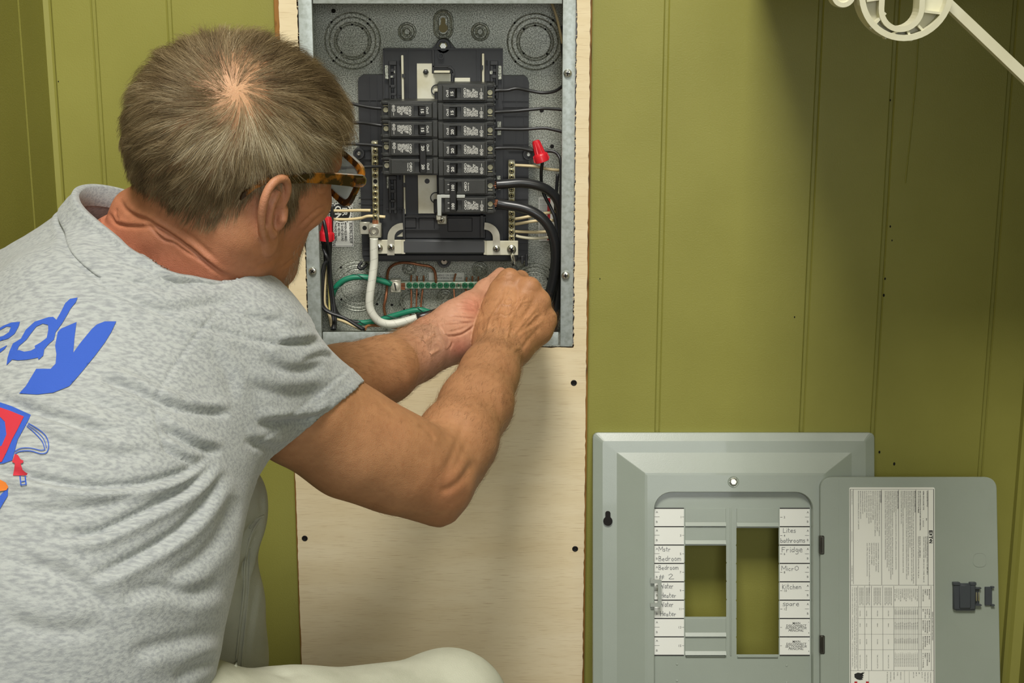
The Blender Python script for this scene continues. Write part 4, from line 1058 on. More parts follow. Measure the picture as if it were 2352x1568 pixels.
# circuit directory labels
M_PAPER = mat('directory_paper', (224, 226, 219), .5)
M_PEN = mat('pencil_grey', (92, 94, 98), .6)
WLB = WD + .0006
row = [1166.5 + 42.18 * i for i in range(9)]
def stripL(px0, px1, t0, t1):
    m = MB(F_C); cbox(m, px0, row[0] + 1, px1, row[8] + 1, WLB, .0006); return cb(m, 'label_strip', M_PAPER, o_df)
sL = stripL(1503, 1571, 0, 0); sR = stripL(1791, 1860, 0, 0)
wl = WLB + .00015
tx = MB(F_C); pen = MB(F_C)
def T(s, px, py, hpx, **kw):
    u, v = cu(px, py, WLB); text(tx, s, u, v, hpx * k / .72, wl, **kw)
def bar(px0, py0, px1, py1): cbox(tx, px0, py0, px1, py1, wl, .0001)
for s_ in (0, 1):
    for i in range(8):
        y0 = row[i]; x0, x1 = (1503, 1571) if s_ == 0 else (1791, 1860)
        bar(x0, y0 - .8, x1, y0 + 1.6)
        if i == 7: bar(x0, row[8] - .8, x1, row[8] + 1.6)
        num = str(2 * i + 1 + s_)
        if s_ == 1 and i >= 6:
            for j, q in enumerate(('MAIN', 'DISCONNECT', 'INTERRUPTOR' if i == 6 else 'SECTIONNEUR', 'PRINCIPAL')):
                T(q, 1829 - (j > 1) * 1, y0 + 13.6 + 5.6 * j, 5.2, align='c', shear=.25 if j > 1 else 0, bold=.004)
            bar(1792, y0 + 20.3, 1796, y0 + 21); bar(1857, y0 + 8, 1857.7, y0 + 10); bar(1857, y0 + 32, 1858, y0 + 35); continue
        if s_ == 0:
            T('A', 1506.5, y0 + 11.5, 5); T('B', 1506.5, y0 + 34, 5); bar(1503.5, y0 + 19.8, 1515, y0 + 20.5); bar(1567, y0 + 20, 1571, y0 + 20.8)
            T(num, 1564.5, y0 + 23.2, 5.2, align='r')
        else:
            T('A', 1853, y0 + 12, 5); T('B', 1853, y0 + 33.5, 5); bar(1849, y0 + 20.2, 1858, y0 + 20.9); bar(1792, y0 + 20.4, 1797, y0 + 21.2)
            T(num, 1800, y0 + 23.4, 5.2)
def H(s, px, py, hpx, fit):
    u, v = cu(px, py, WLB); handwrite(pen, s, u, v, hpx * k, wl, thick=.00030, fit=fit * k)
H('Mstr', 1513, row[2] + 15, 10, 28); H('Bedroom', 1513, row[2] + 37, 11, 52)
H('Bedroom', 1513, row[3] + 15, 10, 46); H('# 2', 1514, row[3] + 37, 11, 36)
H('Water', 1517, row[4] + 16, 11, 30); H('Heater', 1518, row[4] + 37, 10, 36)
H('Water', 1517, row[5] + 16, 11, 30); H('Heater', 1517, row[5] + 37, 10, 37)
H('Lites', 1799, row[1] + 14, 10, 30); H('bathrooms', 1793, row[1] + 37, 10, 57)
H('Fridge', 1796, row[2] + 17, 12, 48); H('MicrO', 1795, row[3] + 17, 10, 40); H('Kitchen', 1797, row[4] + 17, 11, 44); H('sPare'.replace('P', 'p'), 1798, row[5] + 14, 10, 38)
cb(tx, 'lettering', M_INK, o_df); cb(pen, 'handwriting', M_PEN, o_df)
# latch loop, screw
m = MB(F_C); a, c, f, e = crect(1494, 1331, 1519.5, 1393, WF1 + .004)
h_ = crect(1492.5, 1339, 1511, 1385, WF1 + .004)
m.prism([(a, f), (c, f), (c, e), (a, e), (a, h_[3]), (h_[1], h_[3]), (h_[1], h_[2]), (a, h_[2])], WF1 + .0015, WF1 + .005)
for y0, y1 in ((1327, 1339), (1385, 1397)): cbox(m, 1495, y0, 1501, y1, WF1 + .003, .006)
cb(m, 'latch_loop', mat('latch_grey', (148, 154, 146), .4))
m = MB(F_C); u, v = cu(1684.5, 1106, WF1); m.lathe([(.0078, WF1), (.0072, WF1 + .0008), (.0064, WF1 + .0002)], (u, v), 24); o = cb(m, 'screw_seat', M_COV, smooth=True)
m = MB(F_C); pan_screw(m, u, v, WF1, .0052, True, False, F=F_C, rot=.9, h=.5); m.lathe([(.0056, WF1 + .0001), (.0056, WF1 + .0012), (.0038, WF1 + .0014), (.0038, WF1 + .0036), (0, WF1 + .0036)], (u, v), 6)
cb(m, 'screw', [M_ZINC, M_HOLE])

# ---- the door, swung fully open to the right
WDR = .0235
m = MB(F_C)
dl = cu(1884.5, 1300, WDR)[0]; dr_t, dr_b = cu(2289, 1110, WDR)[0], cu(2298, 1568, WDR)[0]; dt = cu(2080, 1095.5, WDR)[1]; db = VB + .012
DRX = dr_t + (dr_b - dr_t) * (dt - db) / (dt - cu(2298, 1568, WDR)[1])
def dloop(i, w):
    P = rrect(dl + i, dr_t - i, db + i, dt - i, .0145 - i, 6)
    out = []
    for x, y in P:
        f_ = (dt - y) / (dt - db); sx = (x - dl) / (dr_t - dl); out.append((x + (DRX - dr_t) * f_ * sx, y, w))
    return out
loft(m, [dloop(0, WDR - .009), dloop(0, WDR - .0006), dloop(.0007, WDR)], cap1=True)
o_d = cb(m, 'door', M_COV, smooth=True, label='open grey door with white data sticker')
m = MB(F_C); cbox(m, 1926.4, 1096, 1928, 1590, WDR + .0003, .0006); cbox(m, 2147, 1097, 2148.6, 1119, WDR + .0003, .0006)
u, v = cu(2250, 1285, WDR); q_ = rrect(u - .0088, u + .0088, v - .0096, v + .0096, .0068, 6); q2 = rrect(u - .0080, u + .0080, v - .0088, v + .0088, .006, 6)
m.prism(q_, WDR, WDR + .0005, holes=[q2]); m.prism(q2, WDR, WDR + .0002)
cb(m, 'door_bend', M_COV, o_d)
M_LATCH = mat('slate_latch_plastic', (58, 63, 68), .4)
m = MB(F_C); cbox(m, 2190.5, 1340, 2241, 1400, WDR + .006, .006, .001); cbox(m, 2204, 1343, 2230, 1397, WDR + .0075, .002, .001); cbox(m, 2190, 1337, 2206, 1344, WDR + .0075, .008, .0006); cbox(m, 2228, 1337, 2243, 1344, WDR + .0068, .007, .0006); cbox(m, 2196, 1396, 2240, 1402, WDR + .005, .005, .0006)
cbox(m, 2240, 1349, 2254, 1352, WDR + .006, .006); cbox(m, 2240, 1388, 2255, 1391, WDR + .006, .006); cbox(m, 2241, 1352, 2249, 1388, WDR + .002, .003)
cb(m, 'latch', M_LATCH, o_d, smooth=True)
m = MB(F_C); cbox(m, 2242, 1360, 2245, 1381, WDR + .006, .003, .0008); cbox(m, 2247.5, 1360, 2250.5, 1381, WDR + .006, .003, .0008); cb(m, 'latch_spring', M_BRASSY, o_d)
m = MB(F_C); cbox(m, 2262.5, 1347.5, 2279, 1390, WDR + .003, .003, .0006); cbox(m, 2277, 1346.5, 2284, 1350, WDR + .0045, .005); cbox(m, 2277, 1388, 2285, 1391.5, WDR + .0045, .005); u, v = cu(2270, 1364, WDR); m.lathe([(.0009, WDR + .003), (.0009, WDR + .0036), (0, WDR + .0036)], (u, v), 10)
cb(m, 'latch_catch', M_LATCH, o_d)
M_PIN = mat('hinge_pin_steel', (86, 84, 78), .3, metal=.9)
for y0 in (1230, 1459):
    m = MB(F_C); dy = 1 if y0 > 1300 else 0
    cbox(m, 1882.5 + dy, y0, 1894 + dy, y0 + 43, WDR + .0018, .008, .0012); cbox(m, 1886.2 + dy, y0 + 3, 1889 + dy, y0 + 40, WDR + .0032, .002, .0008)
    cb(m, 'hinge', M_PIN, o_d, smooth=True)

# ---- data sticker (text runs downwards)
WSK = WDR + .0003
sa = crect(1951, 1119, 2147.5, 1640, WSK)
m = MB(F_C); m.prism(rrect(sa[0], sa[1], max(sa[2], db + .004), sa[3], .002), WDR, WSK); o_s = cb(m, 'data_sticker', M_STICK, o_d)
wk = WSK + .00012; tx = MB(F_C)
def z7(x, y): return cu(1930 + x / 3.351, 1100 + y / 3.351, WSK)
def TT(x, y0, s, y1=None, size=9, bold=.0, ital=0):
    """x: right side of the caps in the 3.351x crop, text from y0 down to y1"""
    u, v = z7(x - size, y0); u2, v2 = z7(x - size, y1 if y1 else y0 + 10)
    text(tx, s, u, v, size / 3.351 * k / .72, wk, -90, bold=bold, fit=(v - v2) if y1 else None, shear=ital)
def LN(x0, y0, x1, y1, t=1.6):
    a = z7(x0, y0); b_ = z7(x1, y1); t = t / 3.351 * k / 2
    tx.box(min(a[0], b_[0]) - t, max(a[0], b_[0]) + t, min(a[1], b_[1]) - t, max(a[1], b_[1]) + t, WSK, wk)
for s_, y0, y1 in (('E', 392, 420), ('T', 435, 462), ('N', 470, 493)): TT(711, y0, s_, y1, 27, .04)
for x_, y_ in ((692, 427), (703, 427), (697, 465)):
    u, v = z7(x_, y_); tx.prism(circ(u, v, .0011, 10), WSK, wk)
for a_ in ((78, 78, 720, 78), (720, 78, 720, 1568), (78, 78, 78, 1568), (676, 85, 676, 818), (582, 82, 582, 818), (449, 82, 449, 815), (318, 82, 318, 812), (100, 78, 100, 806), (78, 810, 720, 822)):
    if a_[0] == a_[2] or a_[1] == a_[3]: LN(*a_)
LN(78, 815, 720, 815)
for q in ((674, 90, 'LOADCENTER STYLE', 212, .02), (668, 300, 'BR', 320, .01), (674, 440, 'ENCLOSED PANELBOARD RATING 125 AMPS MAX', 735, .01), (661, 440, 'SEE MAIN BREAKER RATING', 605, 0), (647, 440, '120/240 VAC 1 PHASE 3 WIRE, 208Y/120 VAC 3 WIRE, 50/60 HZ', 795, 0),
          (645, 90, 'NEMA ENCLOSURE TYPE', 237, .02), (643, 300, '1 - INDOOR', 368, 0), (620, 90, 'SEE CASE SIDEWALLS FOR FURTHER INFORMATION,', 395, .02), (606, 90, 'SUCH AS CATALOG NUMBER', 262, .02), (618, 440, 'BUS RATING  125 AMPS MAX', 605, .01), (606, 440, 'MAXIMUM SUM OF BREAKER RATINGS PER STAB 200 A', 762, 0), (580, 90, 'BREAKER INFORMATION', 255, .02),
          (447, 90, 'INSTALLATION NOTES', 228, .02), (316, 90, 'ACCESSORIES', 182, .02)): TT(q[0], q[1], q[2], q[3], 9, q[4])
body = ['MAIN BREAKERS (EATON FAMILY) CSR, CSH, BW, BWH OR BACKFED BR (REQUIRES HOLD-DOWN KIT PER BELOW)', 'BRANCH BREAKERS (EATON FAMILY) ETNBR, BR, BRWH, BRE, BRD, BRSN, BRCAF, BRHCAF, GFTCB, GFTCBH,', 'GFEP, BRAF, BRAFGF, BRLAF, BRP, BRX, BRHX, BJ, BJH OR BRHH',
        'ADDITIONAL OR REPLACEMENT BREAKERS SHALL BE OF THE SAME MANUFACTURER AND TYPE AND SHALL', 'HAVE AN INTERRUPTING RATING EQUAL TO OR GREATER THAN THE INTERRUPTING RATING OF ANY CIRCUIT', 'BREAKER INSTALLED.', 'AUTOMATIC TRIP IS INDICATED BY A HANDLE POSITION MIDWAY BETWEEN THE ON AND OFF, MOVE', 'HANDLE TO EXTREME OFF, THEN TO ON.']
for i, s_ in enumerate(body): TT(566 - 13.2 * i, 90, s_, 90 + min(715, len(s_) * 7.5), 8)
body = ['EQUIPMENT MUST BE INSTALLED IN ACCORDANCE WITH ALL APPLICABLE LOCAL AND NATIONAL', 'CODES AND REGULATIONS.', 'SUITABLE FOR USE AS SERVICE EQUIPMENT. INSTALL APPROPRIATE SERVICE BARRIER KIT BELOW.', 'WHEN NOT USED AS SERVICE EQUIPMENT, ANY UNUSED NEUTRAL TERMINALS MAY BE USED FOR EQUIPMENT', 'GROUNDING. WIRE BINDING NEUTRAL TERMINALS ARE SUITABLE FOR (1) #14-4 OR UP TO (3)', '#10 WIRES. MULTIPLE WIRES IN THE SAME HOLE MUST BE THE SAME SIZE AND MATERIAL.', 'SUITABLE FOR AL-CU WIRE WHEN SO MARKED. REFER TO MARKINGS ON BREAKERS.']
for i, s_ in enumerate(body): TT(432 - 13.5 * i, 90, s_, 90 + min(690, len(s_) * 7.6), 8)
body = ['BACKFED MAIN BREAKER HOLD DOWN KIT: TYPE #BRPHD', 'PLATE TO CLOSE BRANCH OPENINGS: TYPE #BRFP', 'MAIN LUG KIT FOR CONVERTIBLE PANELS: CAT #BRLUG', 'SERVICE BARRIER KIT: CAT #BRSB', '# 4 - 2/0 NEUTRAL LUGS  CAT #NL20', '# 6 - 300 NEUTRAL LUGS  CAT #NL300', '# 2/0 GROUND LUGS  CAT #GL20', 'INSULATED NEUTRAL BARS', 'MECHANICAL INTERLOCK KIT', 'BONDING SCREW KIT: CAT #BONDM', 'RENOVATION TERMINAL BLOCK KIT: CAT #RNTB']
for i, s_ in enumerate(body): TT(304 - 16 * i, 90, s_, 90 + len(s_) * 7.4, 8)
body = ['LATCH REPLACEMENT: TYPE #LATCHP', 'SERVICE BARRIER KIT: (IF REQD)', 'KEY LOCK KIT: TYPE #LOCK', 'GROUND BARS: TYPE #GBKP', 'AT TYPE #. (See the Special installation Instructions', 'see URL http://installinstructions)']
for i, s_ in enumerate(body): TT(297 - 17 * i, 490, s_, 490 + len(s_) * 7.3, 8)
TT(93, 90, 'ASSEMBLED IN USA', 195, 6); TT(93, 400, 'www.eaton.com', 480, 6); TT(93, 665, 'PUB00000 REV. 08', 785, 6)
# lower table
for x_ in (700, 622, 604, 412, 328, 240, 188, 136): LN(x_, 822, x_, 1472, 1.2)
for y_ in (984, 1074, 1193, 1312): LN(136, y_, 700, y_, 1.2)
LN(78, 1472, 720, 1472)
TT(714, 1020, 'SERIES SHORT CIRCUIT RATINGS', 1240, 8, .02)
for y_, L_ in ((840, ('MAIN MODULE', 'BREAKER', 'FAMILY', 'OR CLASS FUSE')), (992, ('SYSTEM AIC', 'RATING', 'AT 240 VAC', 'MAX')), (1080, ('METER MODULE', 'TENANT BREAKER', 'or LOADCENTER', 'MAIN FAMILY')), (1200, ('BR TENANT', 'BREAKER or', 'MAIN BREAKER', 'CIRCUIT RATING')), (1330, ('LOADCENTER', 'BRANCH BREAKER', 'FAMILY', '(1, 2 or 3 POLE)'))):
    for i, s_ in enumerate(L_): TT(690 - 16 * i, y_ + 6, s_, y_ + 6 + len(s_) * 7.2, 8, .02)
for i in range(13):
    x_ = 596 - 14.3 * i
    LN(x_ - 3, 984, x_ - 3, 1312, .8)
    TT(x_, 842, ('NONE', 'WITHOUT MAIN', 'DISCONNECT', 'CABLE TAP BOX', 'FAMILY TAPC', 'MAIN SWITCH', 'MODULE', 'FAMILY BPC 3MPS', 'MAIN BREAKER', 'TYPE 1MCB', 'MODULE', 'FAMILY BCE', '3MCB')[i], 842 + 98 - (i % 3) * 14, 7)
    for y_, s_ in ((1000, '10,000'), (1100, 'BR, BRHH'), (1222, '22,000'), (1330, '1 POLE BRH/GFTCB')): TT(x_ + 1, y_ + (i % 4) * 3, s_, y_ + len(s_) * 7, 7)
for x_, c_ in ((396, 5), (312, 5), (228, 3), (178, 3)):
    for i in range(c_): TT(x_ - 12 * i, 834, 'MAIN BREAKER MODULE 3MPS', 970 - (i % 2) * 10, 7)
    for y_, s_ in ((1008, '100,000'), (1110, 'BRHH'), (1230, '22,000'), (1350, '*BR 2 POLE GFTCB')): TT(x_ - 22, y_, s_, y_ + len(s_) * 6.6, 7)
TT(128, 830, '*BREAKERS IN THIS COLUMN MAY NOT FIT IN THIS LOADCENTER. SEE BREAKER INFO TO LEFT.', 1455, 7); TT(114, 830, '*ALSO INCLUDED THESE BRANCH BREAKER FAMILIES BR, BRP, BRE, BRAF UNLESS OTHERWISE NOTED', 1460, 7); TT(98, 830, '**TO 150A ONLY WITH ETN21   **GFTCB (30 AMPS MAX.)   **GFTCB (1 POLE 40A MAX.)', 1445, 7)
# bottom band with the shock hand
LN(220, 1472, 220, 1600, 1.2); LN(495, 1472, 495, 1600, 1.2); LN(530, 1480, 530, 1600, 1.2)
for i, s_ in enumerate(('TORQUE CHART', 'TIGHTEN ALL', 'WIRE LB-IN', '#14-10', '#8', '#6-4', '#3-1/0')): TT(700 - 22 * i, 1484, s_, 1484 + len(s_) * 7.5, 8)
for i, s_ in enumerate(('MAIN LUG', 'TYPE', 'MAIN BKR', 'GROUND BAR', 'IF INSTALLED')): TT(470 - 26 * i, 1482, s_, 1482 + len(s_) * 7.5, 8)
hp = [(108, 1500), (135, 1488), (160, 1492), (188, 1486), (172, 1505), (182, 1512), (170, 1520), (180, 1528), (166, 1534), (176, 1542), (150, 1546), (128, 1540), (110, 1525)]
tx.prism([z7(*p) for p in hp], WSK, wk)
tx.prism([z7(*p) for p in ((186, 1478), (160, 1496), (172, 1500), (150, 1512), (176, 1494), (164, 1490))], WSK, wk)
cb(tx, 'lettering', M_INK, o_d)
for x_ in (120, 208):
    m = MB(F_C); a = z7(x_ - 11, 1556); b_ = z7(x_ + 11, 1600); m.box(a[0], b_[0], b_[1], a[1], WSK, wk)
    cb(m, 'red_strip', M_RED, o_d)
# ================================================================ the man: signed distance field -> surface
class SDF:
    def __init__(s): s.p = []
    def _add(s, kind, data, k, sign, c, r): s.p.append((kind, data, k, sign, np.array(c, np.float32), r)); return s
    def cone(s, a, b, ra, rb, k=.02, sign=1):
        a = np.array(a, np.float32); b = np.array(b, np.float32)
        return s._add('c', (a, b, ra, rb), k, sign, (a + b) / 2, np.linalg.norm(b - a) / 2 + max(ra, rb))
    def chain(s, pts, rs, k=.02, sign=1):
        for i in range(len(pts) - 1): s.cone(pts[i], pts[i + 1], rs[i], rs[i + 1], k, sign)
        return s
    def ell(s, c, r, M=None, k=.02, sign=1):
        return s._add('e', (np.array(c, np.float32), np.array(r, np.float32), None if M is None else np.array(M, np.float32)), k, sign, c, max(r))
    def poly(s, pts, rs, k=.004, sign=1):
        p = np.array(pts, np.float32); c = p.mean(0)
        return s._add('l', (p, rs), k, sign, c, float(np.linalg.norm(p - c, axis=1).max() + max(rs)))
    def eval(s, P, keep=None):
        d = np.full(len(P), 1., np.float32)
        for i, (kind, data, k, sign, c, r) in enumerate(s.p):
            if keep is not None and not keep[i]: continue
            if kind == 'c':
                a, b, ra, rb = data; ba = b - a; pa = P - a
                h = np.clip(pa @ ba / max(float(ba @ ba), 1e-9), 0, 1)
                q = np.sqrt(((pa - h[:, None] * ba) ** 2).sum(1)) - (ra + (rb - ra) * h)
            elif kind == 'l':
                p, rs = data; q = None
                for j in range(len(p) - 1):
                    a, b = p[j], p[j + 1]; ba = b - a; pa = P - a; h = np.clip(pa @ ba / max(float(ba @ ba), 1e-9), 0, 1)
                    e = np.sqrt(((pa - h[:, None] * ba) ** 2).sum(1)) - (rs[j] + (rs[j + 1] - rs[j]) * h); q = e if q is None else np.minimum(q, e)
            else:
                cc, rr, M = data; q_ = P - cc
                if M is not None: q_ = q_ @ M
                k0 = np.sqrt(((q_ / rr) ** 2).sum(1)); k1 = np.sqrt(((q_ / rr ** 2) ** 2).sum(1)) + 1e-9
                q = k0 * (k0 - 1) / k1
            if sign > 0:
                h = np.clip(.5 + .5 * (q - d) / k, 0, 1); d = q + (d - q) * h - k * h * (1 - h)
            else:
                q = -q; h = np.clip(.5 - .5 * (q - d) / k, 0, 1); d = q + (d - q) * h + k * h * (1 - h)
        return d

def grid_field(groups, lo, hi, h, post=None, kg=.004):
    lo = np.array(lo, float); n = np.ceil((np.array(hi) - lo) / h).astype(int) + 1
    D = np.full(n, .05, np.float32); B = 20; m = .035
    for i in range(0, n[0], B):
        for j in range(0, n[1], B):
            for k in range(0, n[2], B):
                e = np.minimum([i + B, j + B, k + B], n)
                c = lo + h * (np.array([i, j, k]) + e - 1) / 2; R = h * np.linalg.norm(e - [i, j, k]) / 2
                ks = []; anyk = False
                for g in groups:
                    kp = [np.linalg.norm(p[4] - c) - p[5] - R < m for p in g.p]
                    ks.append(kp); anyk = anyk or any(kp)
                if not anyk: continue
                # quick test at the block centre
                cd = min(float(g.eval(c[None].astype(np.float32), kp)[0]) if any(kp) else 1. for g, kp in zip(groups, ks))
                if abs(cd) > R * 1.25 + .03:
                    D[i:e[0], j:e[1], k:e[2]] = math.copysign(.05, cd); continue
                X = np.stack(np.meshgrid(lo[0] + h * np.arange(i, e[0]), lo[1] + h * np.arange(j, e[1]), lo[2] + h * np.arange(k, e[2]), indexing='ij'), -1).reshape(-1, 3).astype(np.float32)
                d = None
                for g, kp in zip(groups, ks):
                    if not any(kp): continue
                    q = g.eval(X, kp)
                    if d is None: d = q
                    else:
                        hh = np.clip(.5 + .5 * (q - d) / kg, 0, 1); d = q + (d - q) * hh - kg * hh * (1 - hh)
                if post is not None: d = post(X, d)
                D[i:e[0], j:e[1], k:e[2]] = d.reshape(e - [i, j, k])
    return lo, D

def surface_nets(lo, D, h):
    S = D < 0
    cnt = np.zeros(np.array(D.shape) - 1, np.int8)
    for a in (0, 1):
        for b in (0, 1):
            for c in (0, 1):
                cnt += S[a:S.shape[0] - 1 + a, b:S.shape[1] - 1 + b, c:S.shape[2] - 1 + c]
    act = np.argwhere((cnt > 0) & (cnt < 8))
    ids = np.full(cnt.shape, -1, np.int32); ids[tuple(act.T)] = np.arange(len(act))
    acc = np.zeros((len(act), 3)); w = np.zeros(len(act))
    cr = [(a, b, c) for a in (0, 1) for b in (0, 1) for c in (0, 1)]
    val = {c: D[act[:, 0] + c[0], act[:, 1] + c[1], act[:, 2] + c[2]] for c in cr}
    for c in cr:
        for ax in range(3):
            if c[ax]: continue
            c2 = list(c); c2[ax] = 1; c2 = tuple(c2)
            a, b = val[c], val[c2]; m = (a < 0) != (b < 0)
            t = np.where(m, a / np.where(m, a - b, 1), 0)
            p = np.tile(np.array(c, float), (len(act), 1)); p[:, ax] += t
            acc[m] += p[m]; w[m] += 1
    V = lo + h * (act + acc / w[:, None])
    Q = []
    for ax in range(3):
        o = [1 if a != ax else 0 for a in range(3)]
        A = [slice(o[a], S.shape[a] - (1 if True else 0)) for a in range(3)]
        s0 = S[tuple(slice(o[a], S.shape[a] - 1) for a in range(3))]
        s1 = S[tuple(slice(o[a] + (1 if a == ax else 0), S.shape[a] - 1 + (1 if a == ax else 0)) for a in range(3))]
        e = np.argwhere(s0 != s1) + np.array(o)
        fl = S[tuple(e.T)]
        b, c = [(1, 2), (2, 0), (0, 1)][ax]
        def idx(db, dc):
            q = e.copy(); q[:, b] += db; q[:, c] += dc; return ids[tuple(q.T)]
        q = np.stack([idx(-1, -1), idx(0, -1), idx(0, 0), idx(-1, 0)], 1)
        q[~fl] = q[~fl][:, ::-1]; q = q[(q >= 0).all(1)]; Q.append(q)
    return V, np.concatenate(Q)

def vnormals(V, Q):
    n = np.cross(V[Q[:, 2]] - V[Q[:, 0]], V[Q[:, 3]] - V[Q[:, 1]])
    N = np.zeros_like(V)
    for i in range(4): np.add.at(N, Q[:, i], n)
    return N / (np.linalg.norm(N, axis=1)[:, None] + 1e-12)
def topx(V):
    return np.stack([1176 + FPX * V[:, 0] / V[:, 2], 784 - FPX * V[:, 1] / V[:, 2]], 1)
def sdist(P, line):
    """distance (px) to a polyline, sign, and position 0..1 along it"""
    L_ = np.array(line, float); best = np.full(len(P), 1e9); sg = np.zeros(len(P)); ta = np.zeros(len(P))
    ln = np.linalg.norm(L_[1:] - L_[:-1], axis=1); cum = np.concatenate([[0], np.cumsum(ln)])
    for i in range(len(L_) - 1):
        a, b = L_[i], L_[i + 1]; ab = b - a; pa = P - a
        h = np.clip(pa @ ab / (ab @ ab), 0, 1); q = pa - h[:, None] * ab; d = np.hypot(q[:, 0], q[:, 1])
        m = d < best; best[m] = d[m]; sg[m] = np.sign(ab[0] * pa[m, 1] - ab[1] * pa[m, 0]); ta[m] = (cum[i] + h[m] * ln[i]) / cum[-1]
    return best, sg, ta
def smoothline(line, n=6):
    P = [np.array(p, float) for p in line]; out = []
    for i in range(len(P) - 1):
        p0 = P[max(i - 1, 0)]; p1 = P[i]; p2 = P[i + 1]; p3 = P[min(i + 2, len(P) - 1)]
        for j in range(n):
            t = j / n; out.append(.5 * ((2 * p1) + (p2 - p0) * t + (2 * p0 - 5 * p1 + 4 * p2 - p3) * t * t + (3 * p1 - p0 - 3 * p2 + p3) * t ** 3))
    out.append(P[-1]); return out
def crease(V, N, lines, face=True):
    """lines: (polyline px, depth amp m (negative = groove), sigma px, shoulder amp)"""
    P = topx(V); vis = np.clip(-(N * (V / np.linalg.norm(V, axis=1)[:, None])).sum(1) * 3, 0, 1)
    D = np.zeros(len(V))
    for line, amp, sg, sh in lines:
        L_ = smoothline(line, 4) if len(line) > 2 else line
        A = np.array(L_); m = (P[:, 0] > A[:, 0].min() - 5 * sg) & (P[:, 0] < A[:, 0].max() + 5 * sg) & (P[:, 1] > A[:, 1].min() - 5 * sg) & (P[:, 1] < A[:, 1].max() + 5 * sg) & (vis > 0)
        if not m.any(): continue
        d, s_, t = sdist(P[m], L_); tp = np.clip(np.minimum(t, 1 - t) * 5, 0, 1) ** .7
        tp = np.where((t <= 0) | (t >= 1), np.exp(-(d / sg) ** 2) * .0, tp)
        v = amp * np.exp(-(d / sg) ** 2)
        if sh: v += sh * np.exp(-((d * s_ + 2.0 * sg) / (1.4 * sg)) ** 2)
        D[m] += v * tp * vis[m]
    return V + N * D[:, None]
def hashnoise(P, f, seed=0):
    """smooth value noise, vectorised"""
    P = P * f + seed * 17.3; I = np.floor(P).astype(int); F = P - I; F = F * F * (3 - 2 * F)
    def hsh(i, j, k): 
        x = (i * 374761393 + j * 668265263 + k * 2147483647 + seed * 974711) & 0x7fffffff
        x = (x ^ (x >> 13)) * 1274126177 & 0x7fffffff
        return ((x ^ (x >> 16)) & 0xffff) / 65535.
    r = 0
    for a in (0, 1):
        for b in (0, 1):
            for c in (0, 1):
                w = (F[:, 0] if a else 1 - F[:, 0]) * (F[:, 1] if b else 1 - F[:, 1]) * (F[:, 2] if c else 1 - F[:, 2])
                r = r + w * hsh(I[:, 0] + a, I[:, 1] + b, I[:, 2] + c)
    return r * 2 - 1

def make_mesh(name, parts, material, parent, base, colors=None):
    V = []; Q = []; C = []; o = 0
    for i, (v, q) in enumerate(parts):
        V.append(v); Q.append(q + o); o += len(v)
    V = np.concatenate(V); Q = np.concatenate(Q)
    W = v2w(V) - np.array(base)
    me = bpy.data.meshes.new(name)
    me.vertices.add(len(W)); me.vertices.foreach_set('co', W.astype(np.float32).ravel())
    me.loops.add(len(Q) * 4); me.loops.foreach_set('vertex_index', Q.astype(np.int32).ravel())
    me.polygons.add(len(Q)); me.polygons.foreach_set('loop_start', np.arange(0, len(Q) * 4, 4, dtype=np.int32))
    me.update(calc_edges=True); me.validate()
    me.polygons.foreach_set('use_smooth', [True] * len(me.polygons))
    if colors is not None:
        at = me.color_attributes.new('tone', 'FLOAT_COLOR', 'POINT')
        at.data.foreach_set('color', np.concatenate([colors, np.ones((len(colors), 1))], 1).astype(np.float32).ravel())
    me.materials.append(material)
    ob = bpy.data.objects.new(name, me); COL.objects.link(ob); ob.parent = parent; return ob

# ---------------------------------------------------------------- head frame
def head_matrix(ph, p, r):
    c, s = math.cos, math.sin
    fw = np.array([c(ph) * c(p), -s(p), s(ph) * c(p)]); u0 = np.array([s(p) * c(ph), c(p), s(p) * s(ph)]); l = np.array([s(ph), 0, -c(ph)])
    u = u0 * c(r) + l * s(r); lr = l * c(r) - u0 * s(r)
    M = np.stack([fw, -lr, u], 1); th = TH
    return np.array([[1, 0, 0], [0, c(th), s(th)], [0, -s(th), c(th)]]) @ M
HM = head_matrix(math.radians(43), math.radians(10), math.radians(19))
HZ = 1.465
HO = PV(541, 368, HZ)
def hl(*p): return HM @ np.array(p) + HO           # head local (forward, left, up) -> view
def hv(P): return (P - HO) @ HM                     # view -> head local
head = SDF()
def E(c, r, k=.02, sign=1, R=None): head.ell(hl(*c), r, HM if R is None else HM @ R, k, sign)
def Cn(a, b, ra, rb, k=.02, sign=1): head.cone(hl(*a), hl(*b), ra, rb, k, sign)
E((-.010, 0, .034), (.098, .076, .083)); E((-.048, 0, .008), (.056, .064, .062), .03); E((.045, 0, .034), (.047, .062, .056), .03)
E((.046, 0, -.034), (.048, .058, .070), .03)
Cn((.085, -.026, .017), (.085, .026, .017), .011, .011, .02)
for s_ in (-1, 1):
    E((.056, s_ * .046, -.020), (.030, .019, .020), .022)
    Cn((.002, s_ * .060, -.005), (.012, s_ * .053, -.072), .016, .018, .025)
    Cn((.012, s_ * .053, -.072), (.076, s_ * .014, -.108), .018, .016, .025)
    E((.092, s_ * .031, .000), (.013, .017, .011), .010, -1)
    E((.079, s_ * .031, .000), (.012, .012, .012), .003)
    E((.093, s_ * .012, -.035), (.009, .007, .008), .006)
E((.070, 0, -.066), (.026, .032, .030), .02); E((.080, 0, -.106), (.018, .024, .017), .02); E((.040, 0, -.088), (.045, .042, .026), .025)
Cn((.090, 0, .010), (.098, 0, -.028), .008, .010, .010); E((.098, 0, -.031), (.010, .011, .010), .008)
